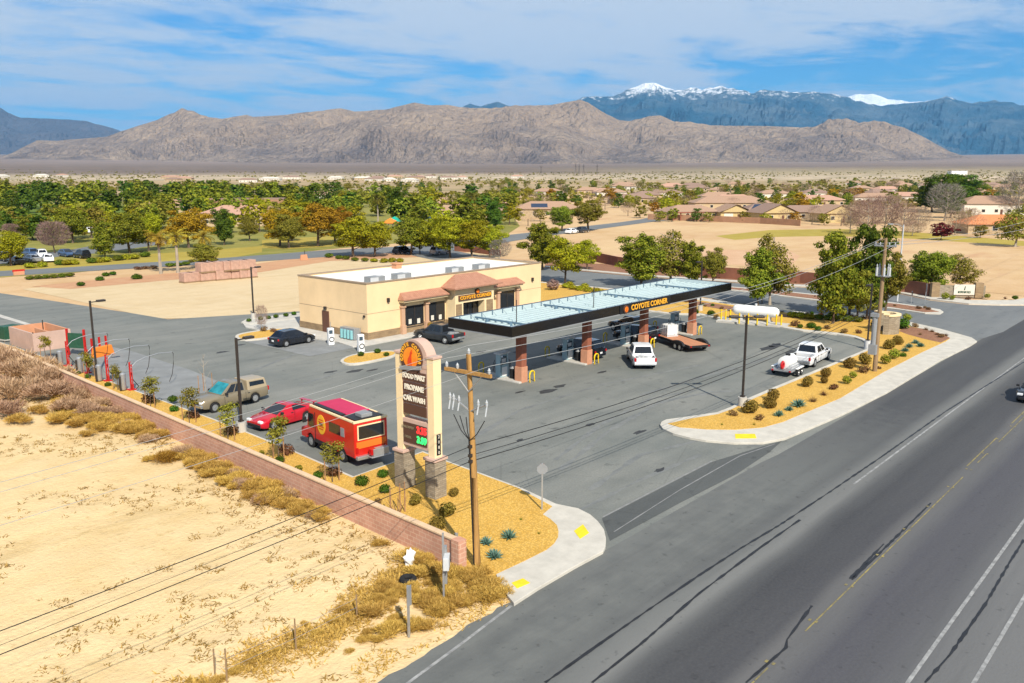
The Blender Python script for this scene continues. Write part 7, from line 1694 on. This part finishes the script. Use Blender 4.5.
R.seed(810)
for i in range(34):
    x = R.uniform(505, 1040); d = 430 * (1050/430) ** R.random(); p = polar(x, d); p.z = max(0, zt(p.length))
    house(p, R.uniform(16, 24), R.uniform(10, 14), 3, VR + R.uniform(-.4, .4), R.choice(('house_cream', 'house_white', 'house_cream')), R.choice(('rooftan', 'roofpink', 'roofbrown', 'rooftan')), 'far tile-roofed house among the town trees', 'hip', 2.3, 'far houses of the town')
for i in range(26):
    x = R.uniform(-30, 520); d = R.uniform(1150, 1700); p = polar(x, d); p.z = zt(p.length)
    house(p, R.uniform(18, 34), R.uniform(10, 16), 3.5, VR + R.uniform(-.4, .4), R.choice(('house_white', 'house_cream')), R.choice(('roofpink', 'house_white', 'roofbrown')), 'tiny pale building on the far valley floor', 'hip', 2.3, 'buildings on the valley floor')
p = polar(957, 1900); p.z = zt(p.length); t = thing('white_shed', 'long white shed far out on the plain at the right', 'shed', p, VR); MB().box((0, 0, 4), (34, 20, 8)).build('wall', M['white'], t); MB().box((0, 0, 8.3), (35, 21, .5)).build('roof', M['white'], t)
for x in (575.5, 579, 583.5, 597, 541): 
    p = polar(x, 1900); p.z = zt(p.length); t = thing('transmission_tower', 'thin dark pylon on the plain below the tan hills', 'pylon', p, 0, 'pylons on the plain')
    f = MB()
    for s in (-1, 1): f.tube([(s*3, 0, 0), (s*.8, 0, 20), (0, 0, 26 if x != 541 else 18)], .35, 4)
    f.box((0, 0, 21), (10, .5, .5)); f.build('lattice', M['bronze'], t)
# playground canopies
for px, pyy, m, lab in ((395, 229, 'teal', 'teal peaked shade canopy of the playground'), (427, 226.5, 'bluecanvas', 'pale blue shade canopy of the playground'), (391, 231, 'orange', 'small orange playground canopy in front of the teal one')):
    p = hp(px, pyy); t = thing('shade_canopy', lab, 'canopy', p, .4); t.scale = (.7, .7, .8)
    for a in (-2, 2):
        for b in (-2, 2): MB().cyl(a, b, 0, 2.8, .1).build('post', M['steel'], t)
    MB().add([(-2.8, -2.8, 2.8), (2.8, -2.8, 2.8), (2.8, 2.8, 2.8), (-2.8, 2.8, 2.8), (0, 0, 4.6)], [(0, 1, 4), (1, 2, 4), (2, 3, 4), (3, 0, 4)]).build('canvas', M[m], t)
# ------------------------------------------------------------------ daylight, sky, camera
SUN_EL = radians(40.7); SDIR = Vector((-.495 * cos(SUN_EL), -.869 * cos(SUN_EL), sin(SUN_EL)))
sl = bpy.data.lights.new('sun', 'SUN'); sl.energy = 4.4; sl.angle = radians(.53); sl.color = (1, .925, .79)
so = bpy.data.objects.new('sun', sl); COL.objects.link(so); so.rotation_euler = (-SDIR).to_track_quat('-Z', 'Y').to_euler(); so.location = (0, 0, 60)
w = bpy.data.worlds.new('World'); SC.world = w; w.use_nodes = True
N, L = w.node_tree.nodes, w.node_tree.links; N.clear()
out = N.new('ShaderNodeOutputWorld'); bg = N.new('ShaderNodeBackground'); bg.inputs['Strength'].default_value = .10
sky = N.new('ShaderNodeTexSky'); sky.sky_type = 'NISHITA'; sky.sun_disc = False; sky.sun_elevation = SUN_EL; sky.sun_rotation = atan2(SDIR.x, SDIR.y) ; sky.altitude = 800; sky.air_density = 1.0; sky.dust_density = .3; sky.ozone_density = 2.5
tc = N.new('ShaderNodeTexCoord'); sp = N.new('ShaderNodeSeparateXYZ'); L.new(tc.outputs['Generated'], sp.inputs[0])
def wm(op, a, b=0.0, clamp=False):
    m = N.new('ShaderNodeMath'); m.operation = op; m.use_clamp = clamp
    for i, x in enumerate((a, b)):
        if isinstance(x, (int, float)): m.inputs[i].default_value = x
        else: L.new(x, m.inputs[i])
    return m.outputs[0]
# clouds lie on a flat layer overhead: direction divided by its height
zz = wm('ADD', wm('MAXIMUM', sp.outputs[2], 0.0), .075)
cx, cy = wm('DIVIDE', sp.outputs[0], zz), wm('DIVIDE', sp.outputs[1], zz)
cb = N.new('ShaderNodeCombineXYZ'); L.new(cx, cb.inputs[0]); L.new(cy, cb.inputs[1])
def wn(scale, detail, rough, mp=None, dist=0.0):
    m = N.new('ShaderNodeMapping'); L.new(cb.outputs[0], m.inputs[0])
    if mp: m.inputs['Rotation'].default_value = (0, 0, mp[0]); m.inputs['Scale'].default_value = mp[1]; m.inputs['Location'].default_value = mp[2]
    n = N.new('ShaderNodeTexNoise'); n.inputs['Scale'].default_value = scale; n.inputs['Detail'].default_value = detail; n.inputs['Roughness'].default_value = rough; n.inputs['Distortion'].default_value = dist
    L.new(m.outputs[0], n.inputs['Vector']); return n.outputs['Fac']
def wr(x, lo, hi, a=0.0, b=1.0):
    m = N.new('ShaderNodeMapRange'); m.interpolation_type = 'SMOOTHSTEP'
    for k, v in (('From Min', lo), ('From Max', hi), ('To Min', a), ('To Max', b)): m.inputs[k].default_value = v
    L.new(x, m.inputs['Value']); return m.outputs[0]
c1 = wn(.62, 8, .60, (YAW + .25, (.7, 1, 1), (3.1, 1.7, 0)), .5); c2 = wn(2.2, 8, .65, (YAW, (.7, 1, 1), (.4, 2.2, 0)), .6)
cov = wm('ADD', wm('MULTIPLY', c1, .64), wm('MULTIPLY', c2, .36))
fac = wm('MULTIPLY', wr(cov, .385, .55), .96)
tint = N.new('ShaderNodeMix'); tint.data_type = 'RGBA'; tint.blend_type = 'MULTIPLY'; tint.inputs[0].default_value = 1; L.new(sky.outputs[0], tint.inputs[6]); tint.inputs[7].default_value = (.17, .50, .74, 1)
mx = N.new('ShaderNodeMix'); mx.data_type = 'RGBA'; L.new(fac, mx.inputs[0]); L.new(tint.outputs[2], mx.inputs[6]); mx.inputs[7].default_value = (4.2, 4.7, 5.35, 1)
L.new(mx.outputs[2], bg.inputs['Color']); L.new(bg.outputs[0], out.inputs['Surface'])
cd = bpy.data.cameras.new('camera'); cam = bpy.data.objects.new('camera', cd); COL.objects.link(cam)
cd.sensor_width = 36; cd.lens = 36 * FPX / 1024; cd.clip_start = .3; cd.clip_end = 80000
cam.location = (0, 0, CAMH); d = Vector((FW.x * cos(TILT), FW.y * cos(TILT), -sin(TILT))); cam.rotation_euler = d.to_track_quat('-Z', 'Y').to_euler()
SC.camera = cam
# the air of the valley: far ridges fade towards blue
hz = bpy.data.materials.new('valley_air'); hz.use_nodes = True; hn = hz.node_tree.nodes; hl = hz.node_tree.links; hn.clear()
ho = hn.new('ShaderNodeOutputMaterial'); pv = hn.new('ShaderNodeVolumePrincipled'); pv.inputs['Color'].default_value = (.21, .54, .98, 1); pv.inputs['Density'].default_value = 3.2e-5; pv.inputs['Anisotropy'].default_value = 0.0
hl.new(pv.outputs[0], ho.inputs['Volume'])
stuff(MB().bb(-40000, 40000, -40000, 40000, -40, 2600).build('haze', hz))
SC.view_settings.view_transform = 'Standard'; SC.view_settings.look = 'None'; SC.view_settings.exposure = .70; SC.view_settings.gamma = 1
SC.view_settings.use_curve_mapping = False
SC.render.resolution_x = 1024; SC.render.resolution_y = 683
try:
    SC.cycles.use_denoising = True; SC.cycles.max_bounces = 5; SC.cycles.diffuse_bounces = 2; SC.cycles.transmission_bounces = 2; SC.cycles.volume_bounces = 0
except Exception: pass
